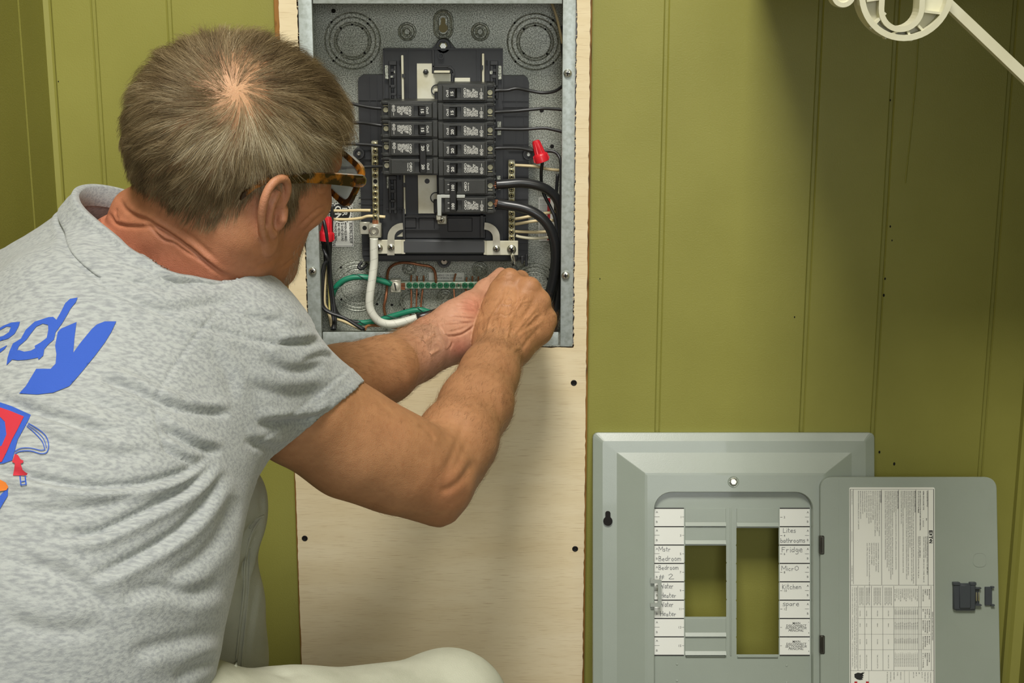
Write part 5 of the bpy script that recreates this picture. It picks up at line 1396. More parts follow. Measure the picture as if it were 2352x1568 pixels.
Cn((.092, -.014, -.066), (.092, .014, -.066), .005, .005, .006); Cn((.090, -.013, -.076), (.090, .013, -.076), .005, .005, .006)
E((.100, 0, -.071), (.006, .026, .0015), .004, -1)
# neck
NA, NB = hl(-.022, 0, -.045), PV(335, 650, 1.505)
head.cone(NA, NB, .055, .062, .03)
head.cone(hl(.02, 0, -.085), PV(400, 690, 1.56), .045, .055, .03)
head.cone(hl(-.02, -.050, -.055), PV(440, 690, 1.47), .030, .03, .03)
# folds of the nape
head.cone(PV(304, 482, 1.470), PV(366, 530, 1.440), .020, .018, .014); head.cone(PV(290, 522, 1.475), PV(340, 545, 1.452), .018, .014, .012)
# ears
def ear(s_):
    eu = np.array([-.20, 0, .98]); eb = np.array([-.945, s_ * .27, -.18]); eb /= np.linalg.norm(eb); en = np.cross(eu, eb) * (1 if s_ > 0 else -1)
    if en[1] * s_ < 0: en = -en
    e0 = np.array([.012, s_ * .0760, -.017]); sc = .00118
    def e(b, u, n): return hl(*(e0 + (eb * b + eu * u + en * n) * sc))
    R = np.stack([eb, eu, en], 1); M = HM @ R
    g = SDF()
    g.ell(e(12, 3, 0), (.0165, .0330, .0030), M, .004); g.ell(e(8, -28, 1), (.0095, .0120, .0042), M, .006)
    g.ell(e(4, -2, -5), (.014, .026, .009), M, .006)
    hx = smoothline([e(6, -1, 1), e(0, 10, 3), e(0, 22, 4.5), e(6, 31, 5), e(15, 32.5, 5), e(23, 27, 5), e(27, 16, 5), e(26.5, 3, 4.5), e(22.5, -10, 4), e(16.5, -20, 2.5), e(12, -27, 1.5)], 3)
    g.poly(hx, list(np.interp(np.linspace(0, 1, len(hx)), [0, .1, .3, .6, .85, 1], [.0022, .0030, .0040, .0042, .0036, .0036])), .0025)
    g.ell(e(8, -3, 5.5), (.0078, .0125, .0080), M, .003, -1)
    g.ell(e(12, 22, 5), (.0075, .0080, .0058), M, .003, -1)
    g.ell(e(21.5, 8, 5.5), (.0028, .020, .0042), M, .002, -1)
    ah = smoothline([e(10, 19, 3), e(16, 11, 4), e(17.5, 0, 4.2), e(15, -10, 4), e(9, -17, 4)], 3)
    g.poly(ah, [.0036] * len(ah), .003)
    g.poly([e(-1, 1, 2), e(1.5, -5, 4.5), e(2, -11, 3)], [.0044, .0046, .0036], .004)
    return g
ear_r, ear_l = ear(-1), ear(1)
# torso core inside the shirt
core = SDF()
core.cone(PV(322, 640, 1.505), PV(180, 900, 1.52), .07, .11, .05).cone(PV(180, 900, 1.52), PV(20, 1500, 1.42), .11, .12, .05)
core.cone(PV(322, 680, 1.53), PV(545, 805, 1.51), .055, .05, .04).cone(PV(322, 690, 1.56), PV(-60, 700, 1.68), .06, .05, .04)
# right arm
armr = SDF()
armr.chain([PV(545, 805, 1.51), PV(690, 935, 1.55), PV(811, 1018, 1.59), PV(915, 1066, 1.62), PV(992, 1103, 1.65)], [.052, .0535, .0525, .0470, .0405], .03)
armr.chain([PV(996, 1106, 1.65), PV(1048, 1012, 1.70), PV(1094, 928, 1.76), PV(1124, 856, 1.81), PV(1147, 800, 1.85)], [.038, .0405, .0372, .0300, .0265], .028)
armr.cone(PV(985, 1128, 1.655), PV(1010, 1167, 1.655), .026, .0150, .014)
armr.cone(PV(1010, 1167, 1.655), PV(1046, 1080, 1.685), .0160, .026, .014)
armr.ell(PV(1026, 1108, 1.617), (.011, .011, .010), None, .014)
armr.cone(PV(900, 1020, 1.585), PV(1000, 1050, 1.64), .02, .018, .03)
# right hand (dorsum to the camera)
WRp = PV(1150, 795, 1.858)
mc = [((1130, 772, 1.865), (1166, 646, 1.905)), ((1148, 770, 1.862), (1212, 664, 1.898)), ((1168, 772, 1.866), (1237, 697, 1.902)), ((1186, 778, 1.872), (1251, 735, 1.910))]
for (a, b) in mc: armr.cone(PV(*a), PV(*b), .0155, .0120, .020)
armr.cone(PV(1138, 800, 1.856), PV(1172, 802, 1.860), .024, .023, .02)
armr.cone(PV(1145, 790, 1.872), PV(1205, 690, 1.915), .020, .018, .02)          # palm mass
armr.cone(PV(1114, 752, 1.880), PV(1146, 668, 1.908), .0150, .0120, .018)         # first web
armr.cone(PV(1236, 762, 1.900), PV(1192, 790, 1.880), .0165, .0170, .020)         # ulnar edge
for p, r_ in (((1171, 636, 1.899), .0110), ((1218, 657, 1.893), .0108), ((1243, 690, 1.898), .0104), ((1257, 731, 1.906), .0100)): armr.ell(PV(*p), (r_, r_, r_), None, .010)
fr = [((1168, 644, 1.905), (1196, 640, 1.948), (1178, 662, 1.972), (1160, 668, 1.962)), ((1214, 664, 1.900), (1226, 662, 1.946), (1200, 682, 1.972), (1180, 688, 1.960)),
      ((1239, 697, 1.904), (1247, 702, 1.946), (1220, 716, 1.968), (1198, 716, 1.955)), ((1252, 736, 1.912), (1256, 746, 1.944), (1232, 752, 1.960), (1212, 748, 1.950))]
for i, f_ in enumerate(fr): armr.chain([PV(*p) for p in f_], [.0112 - .0006 * i, .0102 - .0006 * i, .0088 - .0006 * i, .0078 - .0006 * i], .004)
armr.chain([PV(1118, 752, 1.895), PV(1124, 706, 1.925), PV(1150, 672, 1.950), PV(1170, 650, 1.958)], [.0150, .0125, .0112, .0085], .006)
# left arm and hand (inner wrist to the camera)
def PVL(x, y, z): return PV(x, y, z + .014)
arml = SDF()
arml.chain([PV(-60, 700, 1.68), PV(300, 830, 1.67), PV(620, 912, 1.66)], [.05, .046, .042], .03)
arml.chain([PV(620, 912, 1.665), PV(785, 878, 1.745), PV(880, 850, 1.785), PV(955, 812, 1.834), PV(1002, 784, 1.860)], [.042, .0385, .0345, .0285, .0262], .028)
arml.cone(PVL(985, 770, 1.855), PVL(1050, 738, 1.875), .022, .0235, .02)            # thenar
arml.cone(PVL(1050, 738, 1.875), PVL(1082, 702, 1.892), .0235, .0170, .02)
arml.cone(PVL(1010, 800, 1.852), PVL(1072, 790, 1.880), .0225, .0215, .02)          # heel of the hand
arml.cone(PVL(1050, 770, 1.875), PVL(1112, 742, 1.912), .024, .020, .02)
arml.chain([PVL(1080, 704, 1.893), PVL(1116, 666, 1.922), PVL(1150, 630, 1.950)], [.0165, .0122, .0092], .010)
lf = [((1118, 716, 1.918), (1158, 700, 1.962), (1172, 676, 1.985), (1168, 655, 1.985)), ((1122, 738, 1.920), (1168, 730, 1.968), (1186, 704, 1.990), (1180, 682, 1.988)),
      ((1120, 760, 1.918), (1170, 758, 1.965), (1192, 736, 1.985), (1190, 712, 1.985)), ((1112, 780, 1.910), (1158, 784, 1.955), (1180, 768, 1.975), (1184, 748, 1.976))]
for i, f_ in enumerate(lf): arml.chain([PVL(*p) for p in f_], [.0110 - .0005 * i, .0100 - .0005 * i, .0088 - .0005 * i, .0078 - .0005 * i], .004)

groups = [head, core, armr, arml, ear_r, ear_l]
boxes = []
parts = []
def region(lo, hi, h, gs, lines=(), veins=0.):
    L0, D = grid_field(gs, lo, hi, h, kg=.0016)
    V, Q = surface_nets(L0, D, h); N = vnormals(V, Q)
    if lines: V = crease(V, N, lines)
    parts.append((V, Q)); boxes.append((np.array(lo), np.array(hi)))
body_lines = [
 # nape
 ([(276, 455), (282, 470), (292, 484), (312, 497), (336, 505), (368, 524), (420, 560), (470, 600), (520, 640)], -.0030, 5.0, .0016), ([(248, 488), (257, 500), (265, 512), (287, 519), (318, 521), (352, 521), (390, 538)], -.0020, 4.4, .0010),
 ([(268, 478), (266, 494), (275, 508)], -.0012, 3, 0), ([(330, 505), (372, 548), (398, 558), (434, 583), (468, 604)], -.0018, 3, .0008), ([(430, 560), (480, 610), (540, 640)], -.0014, 4, 0), ([(395, 520), (440, 545), (500, 600)], -.0012, 6, 0),
 # cheek and temple
 ([(752, 470), (728, 482), (702, 506), (684, 522)], -.0013, 3, .0007), ([(745, 488), (718, 512), (694, 540), (680, 560)], -.0014, 3, .0008), ([(738, 512), (712, 540), (690, 566), (668, 590)], -.0013, 3, .0006),
 ([(726, 540), (700, 566), (672, 596), (640, 620)], -.0012, 3, .0006), ([(760, 442), (740, 446), (724, 440)], -.0010, 2.5, 0), ([(755, 430), (738, 430), (722, 424)], -.0010, 2.5, 0),
 ([(655, 575), (630, 598), (590, 612)], -.0012, 6, 0)]
region((-.405, .025, 1.30), (-.105, .325, 1.64), .00165, groups, body_lines)
region((-.30, -.185, 1.47), (.012, .02, 1.835), .0022, [core, armr, arml], [([(1008, 1128), (1038, 1120), (1068, 1092), (1090, 1055)], -.0020, 10, .0010), ([(1015, 1090), (1045, 1030), (1070, 960)], -.0006, 7, .0004), ([(1040, 1085), (1075, 1010)], -.0005, 7, 0), ([(960, 975), (985, 990), (1000, 1010)], -.0014, 5, 0), ([(1150, 1000), (1152, 930), (1150, 870)], .0008, 9, 0)])
hand_lines = [
 ([(1060, 692), (1075, 693), (1092, 700)], -.0016, 2.2, .0008), ([(1052, 709), (1070, 711), (1090, 716)], -.0013, 2, .0006), ([(1032, 727), (1060, 729), (1092, 732)], -.0013, 2, .0007), ([(1010, 746), (1040, 745), (1065, 742), (1090, 740)], -.0012, 2.2, .0006),
 ([(1013, 768), (1032, 772), (1058, 768), (1076, 758), (1093, 746)], -.0020, 2.4, .0011), ([(1028, 762), (1050, 758), (1070, 752)], -.0010, 2, .0005), ([(1046, 700), (1068, 702), (1088, 708)], -.0010, 2, .0004), ([(1022, 736), (1050, 738), (1080, 744)], -.0009, 2, .0004),
 ([(1006, 740), (1010, 752), (1016, 764), (1022, 780)], -.0010, 2.2, .0005), ([(1028, 806), (1036, 796), (1040, 784)], -.0010, 2.5, .0006), ([(985, 735), (1000, 760), (1003, 790)], -.0007, 3, 0), ([(1000, 782), (1012, 790), (1018, 804)], -.0012, 3, .0006),
 ([(960, 830), (985, 815), (1012, 800)], .0014, 4, 0), ([(950, 800), (980, 780), (1005, 762)], .0011, 4, 0), ([(930, 840), (965, 826), (990, 806)], -.0008, 4, 0),
 # right hand: tendons, veins, knuckle dips
 ([(1142, 770), (1152, 710), (1166, 655)], .0013, 4, 0), ([(1158, 772), (1182, 715), (1209, 672)], .0015, 4, 0), ([(1174, 775), (1207, 735), (1235, 702)], .0013, 4, 0), ([(1190, 772), (1222, 752), (1248, 738)], .0010, 4, 0),
 ([(1106, 690), (1118, 668), (1134, 646), (1160, 634)], .0010, 2.6, 0), ([(1118, 768), (1128, 730), (1150, 698), (1172, 676)], .0011, 2.6, 0), ([(1128, 732), (1146, 722), (1164, 726), (1184, 712)], .0010, 2.4, 0), ([(1164, 726), (1170, 750), (1162, 784)], .0011, 2.6, 0), ([(1184, 712), (1200, 694), (1222, 690)], .0009, 2.4, 0), ([(1200, 756), (1216, 740), (1230, 724), (1244, 722)], .0010, 2.4, 0), ([(1150, 698), (1170, 700), (1186, 690)], .0008, 2.2, 0),
 ([(1190, 656), (1188, 688), (1176, 722)], -.0014, 6, 0), ([(1229, 682), (1218, 706), (1198, 736)], -.0014, 6, 0), ([(1247, 716), (1230, 738), (1208, 756)], -.0012, 6, 0),
 ([(1208, 785), (1225, 768), (1240, 752)], -.0012, 5, 0), ([(1180, 826), (1200, 800), (1214, 780)], -.0014, 5, 0), ([(1100, 700), (1108, 728), (1106, 770)], -.0008, 4, 0), ([(1130, 640), (1137, 630), (1143, 622)], -.0005, 2, 0),
 ([(1160, 648), (1172, 644), (1184, 650)], -.0005, 2, 0), ([(1162, 636), (1174, 632), (1186, 636)], -.0005, 1.8, 0), ([(1212, 668), (1222, 666), (1230, 674)], -.0005, 2, 0), ([(1120, 800), (1150, 806), (1184, 808)], -.0006, 3, 0), ([(1176, 806), (1188, 800), (1196, 806), (1192, 818)], .0012, 5, 0)]
region((-.165, -.045, 1.80), (.060, .102, 2.01), .00125, [armr, arml], hand_lines)
# coarse torso where nothing finer covers it
L0, D = grid_field(groups, (-.75, -.45, 1.28), (.03, .12, 1.86), .008, kg=.01)
V, Q = surface_nets(L0, D, .008); c_ = V[Q].mean(1); keep = np.ones(len(Q), bool)
for lo, hi in boxes: keep &= ~((c_ > lo + .006) & (c_ < hi - .006)).all(1)
parts.append((V, Q[keep]))

# skin colour: sunburnt nape, pale inner wrist, tanned arms
def skin_tones():
    out = []
    for V, Q in parts:
        P = topx(V); n = len(V)
        base = np.tile(np.array(lin((164, 118, 82))), (n, 1))
        def blend(c, w): 
            nonlocal base
            base = base * (1 - w[:, None]) + np.array(lin(c)) * w[:, None]
        L_ = hv(V)
        def gs(px, py, r): return np.exp(-(((P[:, 0] - px) ** 2 + (P[:, 1] - py) ** 2) / r ** 2))
        hd = (V[:, 0] < -.10) & (V[:, 1] > .02)
        nk = hd & (L_[:, 2] < -.03)
        blend((188, 114, 88), np.where(hd, np.clip((-.020 - L_[:, 2]) / .08, 0, 1) * np.clip((.05 - L_[:, 0]) / .09, 0, 1), 0) * .85)
        blend((184, 118, 84), np.where(hd, .55, 0) * np.clip((L_[:, 0] + .02) / .05, 0, 1))
        blend((190, 148, 112), np.where(hd, .8 * gs(540, 200, 110), 0))
        blend((204, 138, 112), gs(625, 470, 70) * .5)
        lh = np.zeros(n); m_ = V[:, 2] > 1.78
        if m_.any(): lh[m_] = np.clip(.5 + (armr.eval(V[m_].astype(np.float32)) - arml.eval(V[m_].astype(np.float32))) / .006, 0, 1)
        blend((192, 144, 120), lh * np.clip((P[:, 0] - 900) / 120, 0, 1) * .8)
        blend((190, 116, 98), lh * (gs(1085, 705, 26) * .7 + gs(1055, 800, 24) * .6))
        blend((178, 118, 84), gs(1030, 1130, 60) * .5)
        blend((184, 130, 88), gs(1190, 710, 110) * (V[:, 2] > 1.8) * .5)
        nz = hashnoise(V, 90., 1) * .5 + hashnoise(V, 240., 2) * .6 + hashnoise(V, 35., 4) * .4
        base = base * (1 + .15 * nz[:, None] * np.array([.8, 1., 1.1]))
        out.append(base)
    return np.concatenate(out)
M_SKIN = bpy.data.materials.new('skin'); M_SKIN.use_nodes = True
def _skin():
    nt = M_SKIN.node_tree; N = nt.nodes; L = nt.links; b = N['Principled BSDF']
    a = N.new('ShaderNodeAttribute'); a.attribute_name = 'tone'
    tc = N.new('ShaderNodeTexCoord'); n = N.new('ShaderNodeTexNoise'); n.inputs['Scale'].default_value = 260; n.inputs['Detail'].default_value = 3; L.new(tc.outputs['Object'], n.inputs['Vector'])
    r = N.new('ShaderNodeMapRange'); r.inputs[1].default_value = .58; r.inputs[2].default_value = .8; r.inputs[4].default_value = .5; L.new(n.outputs[0], r.inputs[0])
    x = N.new('ShaderNodeMix'); x.data_type = 'RGBA'; L.new(r.outputs[0], x.inputs[0]); L.new(a.outputs['Color'], x.inputs[6]); x.inputs[7].default_value = lin((150, 96, 62)) + (1,)
    L.new(x.outputs[2], b.inputs['Base Color']); b.inputs['Roughness'].default_value = .52; b.inputs['Specular IOR Level'].default_value = .34
    b.inputs['Subsurface Weight'].default_value = .12; b.inputs['Subsurface Radius'].default_value = (.006, .0022, .0012); b.inputs['Subsurface Scale'].default_value = 1.
    v = N.new('ShaderNodeTexVoronoi'); v.inputs['Scale'].default_value = 950; L.new(tc.outputs['Object'], v.inputs['Vector'])
    n2 = N.new('ShaderNodeTexNoise'); n2.inputs['Scale'].default_value = 180; n2.inputs['Detail'].default_value = 4; L.new(tc.outputs['Object'], n2.inputs['Vector'])
    ad = N.new('ShaderNodeMath'); ad.operation = 'ADD'; L.new(v.outputs['Distance'], ad.inputs[0]); L.new(n2.outputs[0], ad.inputs[1])
    bp = N.new('ShaderNodeBump'); bp.inputs['Strength'].default_value = .20; bp.inputs['Distance'].default_value = .0010; L.new(ad.outputs[0], bp.inputs['Height']); L.new(bp.outputs[0], b.inputs['Normal'])
_skin()
hipw = v2w(PV(-40, 1700, 1.40))
BASE = (float(hipw[0]), float(hipw[1]), 0.0)
man = thing('person', 'man in grey t-shirt and glasses, seen from behind, reaching into the breaker panel', 'person', BASE)
body = make_mesh('body', parts, M_SKIN, man, BASE, skin_tones())

# ---------------------------------------------------------------- t-shirt
shirt = SDF()
shirt.chain([PV(55, 1680, 1.33), PV(110, 1380, 1.345), PV(190, 1150, 1.375), PV(330, 870, 1.44)], [.150, .141, .128, .108], .06)
shirt.chain([PV(-200, 1680, 1.45), PV(-100, 1150, 1.50), PV(60, 890, 1.57)], [.165, .155, .125], .06)
shirt.cone(PV(60, 1150, 1.40), PV(190, 800, 1.45), .12, .105, .06)
shirt.chain([PV(-130, 795, 1.66), PV(200, 728, 1.53), PV(430, 750, 1.49), PV(528, 808, 1.49)], [.078, .086, .078, .0700], .04)
shirt.cone(PV(352, 535, 1.495), PV(300, 650, 1.52), .084, .094, .025)
shirt.cone(PV(528, 806, 1.495), PV(720, 975, 1.565), .0710, .0670, .04)
shirt.cone(PV(720, 975, 1.565), PV(790, 1035, 1.59), .0670, .0640, .01)
shirt.cone(PV(470, 930, 1.46), PV(270, 1150, 1.39), .076, .080, .04)
shirt.cone(PV(575, 970, 1.525), PV(470, 990, 1.47), .050, .046, .03)
shirt.chain([PV(-130, 795, 1.66), PV(220, 850, 1.67)], [.076, .066], .04)
def unit(v): v = np.array(v, float); return v / np.linalg.norm(v)
CP, CNn = PV(372, 548, 1.475), unit([.44, .86, -.24])
SA = PV(528, 806, 1.495); SD = unit(PV(790, 1035, 1.59) - SA); SP = PV(696, 994, 1.495); SN = unit(PV(915, 1066, 1.62) - PV(690, 935, 1.55)); SN = unit([.60, -.79, .08])
LP = PV(330, 838, 1.67); LN_ = unit(PV(620, 912, 1.66) - PV(-60, 700, 1.68))
hollow = SDF(); hollow.cone(PV(480, 450, 1.47), PV(345, 600, 1.505), .080, .0745, .01)
def shirt_post(X, d):
    d = np.maximum(d, -(d + .0048))                                   # a shell of cloth
    xc = X - CP; nearc = (np.linalg.norm(xc - (xc @ CNn)[:, None] * CNn, axis=1) < np.interp(xc[:, 0], [-.02, .05], [.136, .098])) & (np.linalg.norm(xc, axis=1) < .19)
    d = np.where(nearc, np.maximum(d, (X - CP) @ CNn), d)
    xs = X - SA; nears = (np.linalg.norm(xs - (xs @ SD)[:, None] * SD, axis=1) < .099) & ((xs @ SD) > .03)
    d = np.where(nears, np.maximum(d, (X - SP) @ SN), d)
    nearl = (np.linalg.norm(X - LP, axis=1) < .10) & (X[:, 2] > 1.58)
    d = np.where(nearl, np.maximum(d, (X - LP) @ LN_), d)
    return d
hs = .0027
L0, D = grid_field([shirt], (-.78, -.40, 1.15), (-.12, .155, 1.78), hs, shirt_post)
V, Q = surface_nets(L0, D, hs)
N = vnormals(V, Q)
outer_ = shirt.eval(V.astype(np.float32)) > -.0024
folds = [
 # armhole seam
 ([(556, 668), (510, 706), (462, 756), (420, 812), (385, 865), (363, 905), (358, 950), (366, 995), (388, 1040), (412, 1072)], -.0016, 3.4, 0),
 # back folds pulling from the armpit
 ([(-10, 912), (55, 933), (130, 958), (207, 982), (270, 992)], -.0056, 11, .0030),
 ([(495, 1035), (440, 1075), (370, 1100), (296, 1114), (203, 1116), (111, 1104), (50, 1088), (-20, 1078)], -.0064, 10, .0042),
 ([(502, 1050), (460, 1095), (407, 1133), (300, 1190), (210, 1226), (120, 1222)], -.0062, 11, .0042), ([(514, 1085), (480, 1140), (414, 1215), (300, 1285), (200, 1330)], -.0058, 12, .0038),
 ([(60, 985), (160, 1020), (260, 1042), (350, 1042)], -.0030, 13, .0022), ([(30, 1165), (130, 1172), (240, 1160), (330, 1125)], -.0022, 11, .0016),
 ([(230, 868), (300, 890), (355, 915), (410, 934)], -.0050, 9, .0034), ([(180, 905), (260, 935), (340, 958)], -.0026, 10, .0016),
 ([(360, 925), (410, 938), (470, 946), (530, 950)], -.0050, 9, .0030), ([(366, 977), (410, 1000), (450, 1022), (510, 1038)], -.0060, 9, .0034), ([(372, 1020), (410, 1046), (450, 1062)], -.0040, 7, .0024),
 ([(540, 1140), (505, 1230), (450, 1290), (380, 1330)], -.0040, 17, .002), ([(505, 1340), (440, 1362), (360, 1350), (280, 1370)], -.0040, 17, .0024), ([(505, 1450), (420, 1470), (300, 1500)], -.0034, 18, .002), ([(40, 1290), (150, 1320), (260, 1400)], -.0028, 18, .0016), ([(0, 1420), (120, 1450), (240, 1440)], -.0024, 20, .0014), ([(500, 1510), (440, 1535), (400, 1568)], -.003, 14, .002),
 # sleeve
 ([(590, 975), (650, 970), (700, 967), (745, 956), (772, 940)], -.0056, 10, .0040), ([(560, 1010), (620, 1030), (668, 1030)], -.0030, 10, .0020), ([(600, 820), (650, 848), (700, 850), (745, 838)], -.0032, 12, .0022), ([(560, 880), (620, 900), (690, 905), (760, 890)], -.0026, 14, .0020),
 ([(640, 790), (690, 788), (735, 782)], -.0036, 8, .0026), ([(690, 830), (735, 815), (762, 822)], -.0022, 6, .0014), ([(560, 720), (610, 735), (650, 735)], -.0030, 9, .0022), ([(480, 800), (520, 850), (540, 920)], -.0020, 14, .0014), ([(660, 720), (690, 745)], .0020, 6, 0), ([(735, 790), (760, 812)], .0022, 6, 0),
 # collar side
 ([(222, 520), (262, 556), (306, 577), (348, 577), (390, 578), (414, 584)], -.0042, 4.5, .0028), ([(230, 560), (290, 600), (360, 612), (430, 610), (480, 622)], -.0026, 8, .0020), ([(260, 620), (340, 655), (430, 655), (520, 655)], -.0026, 10, .0020), ([(300, 690), (380, 712), (470, 700), (540, 690)], -.0022, 11, .0016), ([(150, 555), (190, 600), (240, 640)], -.0016, 12, .001)]
Vn = crease(V, N, folds)
V = np.where(outer_[:, None], Vn, V)
# collar rib and sleeve hem
dc = (V - CP) @ CNn; near = (np.linalg.norm(V - CP, axis=1) < .17)
band = near & outer_ & (dc > -.0225)
V = V + N * (np.where(band, .0009, 0) + np.where(near & outer_, -.0016 * np.exp(-((dc + .0235) / .0018) ** 2), 0) + np.where(near & outer_, .0012 * np.exp(-((dc + .0285) / .003) ** 2), 0) + np.where(band, .0003 * np.sin(np.arctan2(*((V - CP) @ np.stack([np.cross(CNn, [0, 0, 1.]), np.cross(CNn, np.cross(CNn, [0, 0, 1.]))], 1)).T) * 160), 0))[:, None]
def relax(V, Q, w, it):
    for _ in range(it):
        A = np.zeros_like(V); c = np.zeros(len(V))
        for i in range(4):
            np.add.at(A, Q[:, i], V[Q[:, (i + 1) % 4]] + V[Q[:, (i + 3) % 4]]); np.add.at(c, Q[:, i], 2)
        V = V + (A / np.maximum(c, 1)[:, None] - V) * w[:, None]
    return V
V = relax(V, Q, .6 * ((near & (np.abs(dc) < .0065)) | ((np.linalg.norm(V - SP, axis=1) < .13) & (np.abs((V - SP) @ SN) < .007))), 6)
dsv = (V - SP) @ SN; nears = (np.linalg.norm(V - SP, axis=1) < .105) & outer_ & (V[:, 0] > -.32)
V = V + N * (np.where(nears, -.0010 * np.exp(-((dsv + .022) / .0014) ** 2) + .0006 * np.exp(-((dsv + .018) / .002) ** 2), 0))[:, None]
V = V + N * (np.where(outer_, .0007 * hashnoise(V, 26., 7) + .0004 * hashnoise(V, 60., 8), 0))[:, None]
M_TEE = bpy.data.materials.new('heather_grey_jersey'); M_TEE.use_nodes = True
def _tee():
    nt = M_TEE.node_tree; N_ = nt.nodes; L = nt.links; b = N_['Principled BSDF']; b.inputs['Roughness'].default_value = .9; b.inputs['Specular IOR Level'].default_value = .15
    b.inputs['Sheen Weight'].default_value = .25; b.inputs['Sheen Roughness'].default_value = .5
    tc = N_.new('ShaderNodeTexCoord')
    def nz(scale, st, rot, det=4):
        mp = N_.new('ShaderNodeMapping'); mp.inputs['Scale'].default_value = st; mp.inputs['Rotation'].default_value = rot; L.new(tc.outputs['Object'], mp.inputs[0])
        n = N_.new('ShaderNodeTexNoise'); n.inputs['Scale'].default_value = scale; n.inputs['Detail'].default_value = det; L.new(mp.outputs[0], n.inputs['Vector']); return n.outputs[0]
    n1 = nz(330, (.35, 1, 1.2), (0, .25, 0)); n2 = nz(900, (1, 1, 1), (0, 0, 0), 2)
    r = N_.new('ShaderNodeValToRGB'); r.color_ramp.elements[0].position = .34; r.color_ramp.elements[1].position = .60
    r.color_ramp.elements[0].color = lin((138, 142, 143)) + (1,); r.color_ramp.elements[1].color = lin((164, 168, 166)) + (1,); L.new(n1, r.inputs[0]); L.new(r.outputs[0], b.inputs['Base Color'])
    bp = N_.new('ShaderNodeBump'); bp.inputs['Strength'].default_value = .35; bp.inputs['Distance'].default_value = .0008; L.new(n2, bp.inputs['Height']); L.new(bp.outputs[0], b.inputs['Normal'])
_tee()
tee = make_mesh('t_shirt', [(V, Q)], M_TEE, man, BASE); Qshirt = Q
# ribbed collar band: its own strip of cloth laid round the neck opening
bv0 = BVHTree.FromPolygons([tuple(p) for p in V], [tuple(int(i) for i in q) for q in Qshirt])
ea = unit(np.cross(CNn, [0, 0, 1.])); eb_ = np.cross(CNn, ea)
nT = 150; rows = [.0044, .0034, -.002, -.008, -.012, -.016, -.0195, -.0212, -.0222]
offs = [.0004, .0019, .0021, .0022, .0022, .0021, .0020, .0014, -.0004]
cg = []; Rp = None
Rr = np.zeros((len(rows), nT))
for i, t_ in enumerate(rows):
    for k_ in range(nT):
        a_ = 2 * math.pi * k_ / nT; d_ = ea * math.cos(a_) + eb_ * math.sin(a_)
        o_ = CP + CNn * min(t_, -.0022)
        rs_ = float(np.interp(d_[0] * .09, [-.02, .05], [.135, .0985])); h_ = bv0.ray_cast(Vector(o_ + d_ * rs_), Vector(-d_))
        Rr[i, k_] = np.linalg.norm(np.array(h_[0]) - o_) if h_[0] is not None and rs_ - .002 > np.linalg.norm(np.array(h_[0]) - o_) > .04 else np.nan
for i in range(len(rows)):
    r_ = Rr[i]; okm = ~np.isnan(r_) & (r_ < .15)
    if okm.any(): r_ = np.interp(np.arange(nT), np.arange(nT)[okm], r_[okm], period=nT)
    for _ in range(3): r_ = (np.roll(r_, 1) + r_ * 2 + np.roll(r_, -1)) / 4
    Rr[i] = r_
for i, t_ in enumerate(rows):
    for k_ in range(nT):
        a_ = 2 * math.pi * k_ / nT; d_ = ea * math.cos(a_) + eb_ * math.sin(a_)
        rib_ = .00018 * math.cos(k_ * math.pi) if 1 < i < 7 else 0
        cg.append(CP + CNn * t_ + d_ * (Rr[i, k_] + offs[i] + rib_))
cg = np.array(cg); nR = len(rows)
inn = np.array([CP + CNn * (-.016) + (ea * math.cos(2 * math.pi * k_ / nT) + eb_ * math.sin(2 * math.pi * k_ / nT)) * (Rr[0, k_] - .0075) for k_ in range(nT)])
inn0 = np.array([CP + CNn * .0040 + (ea * math.cos(2 * math.pi * k_ / nT) + eb_ * math.sin(2 * math.pi * k_ / nT)) * (Rr[0, k_] - .0052) for k_ in range(nT)])
cg = np.concatenate([inn, inn0, cg]); nR += 2
cq = np.array([[i * nT + k_, i * nT + (k_ + 1) % nT, (i + 1) * nT + (k_ + 1) % nT, (i + 1) * nT + k_] for i in range(nR - 1) for k_ in range(nT)])
make_mesh('collar', [(cg, cq)], M_TEE, tee, BASE)
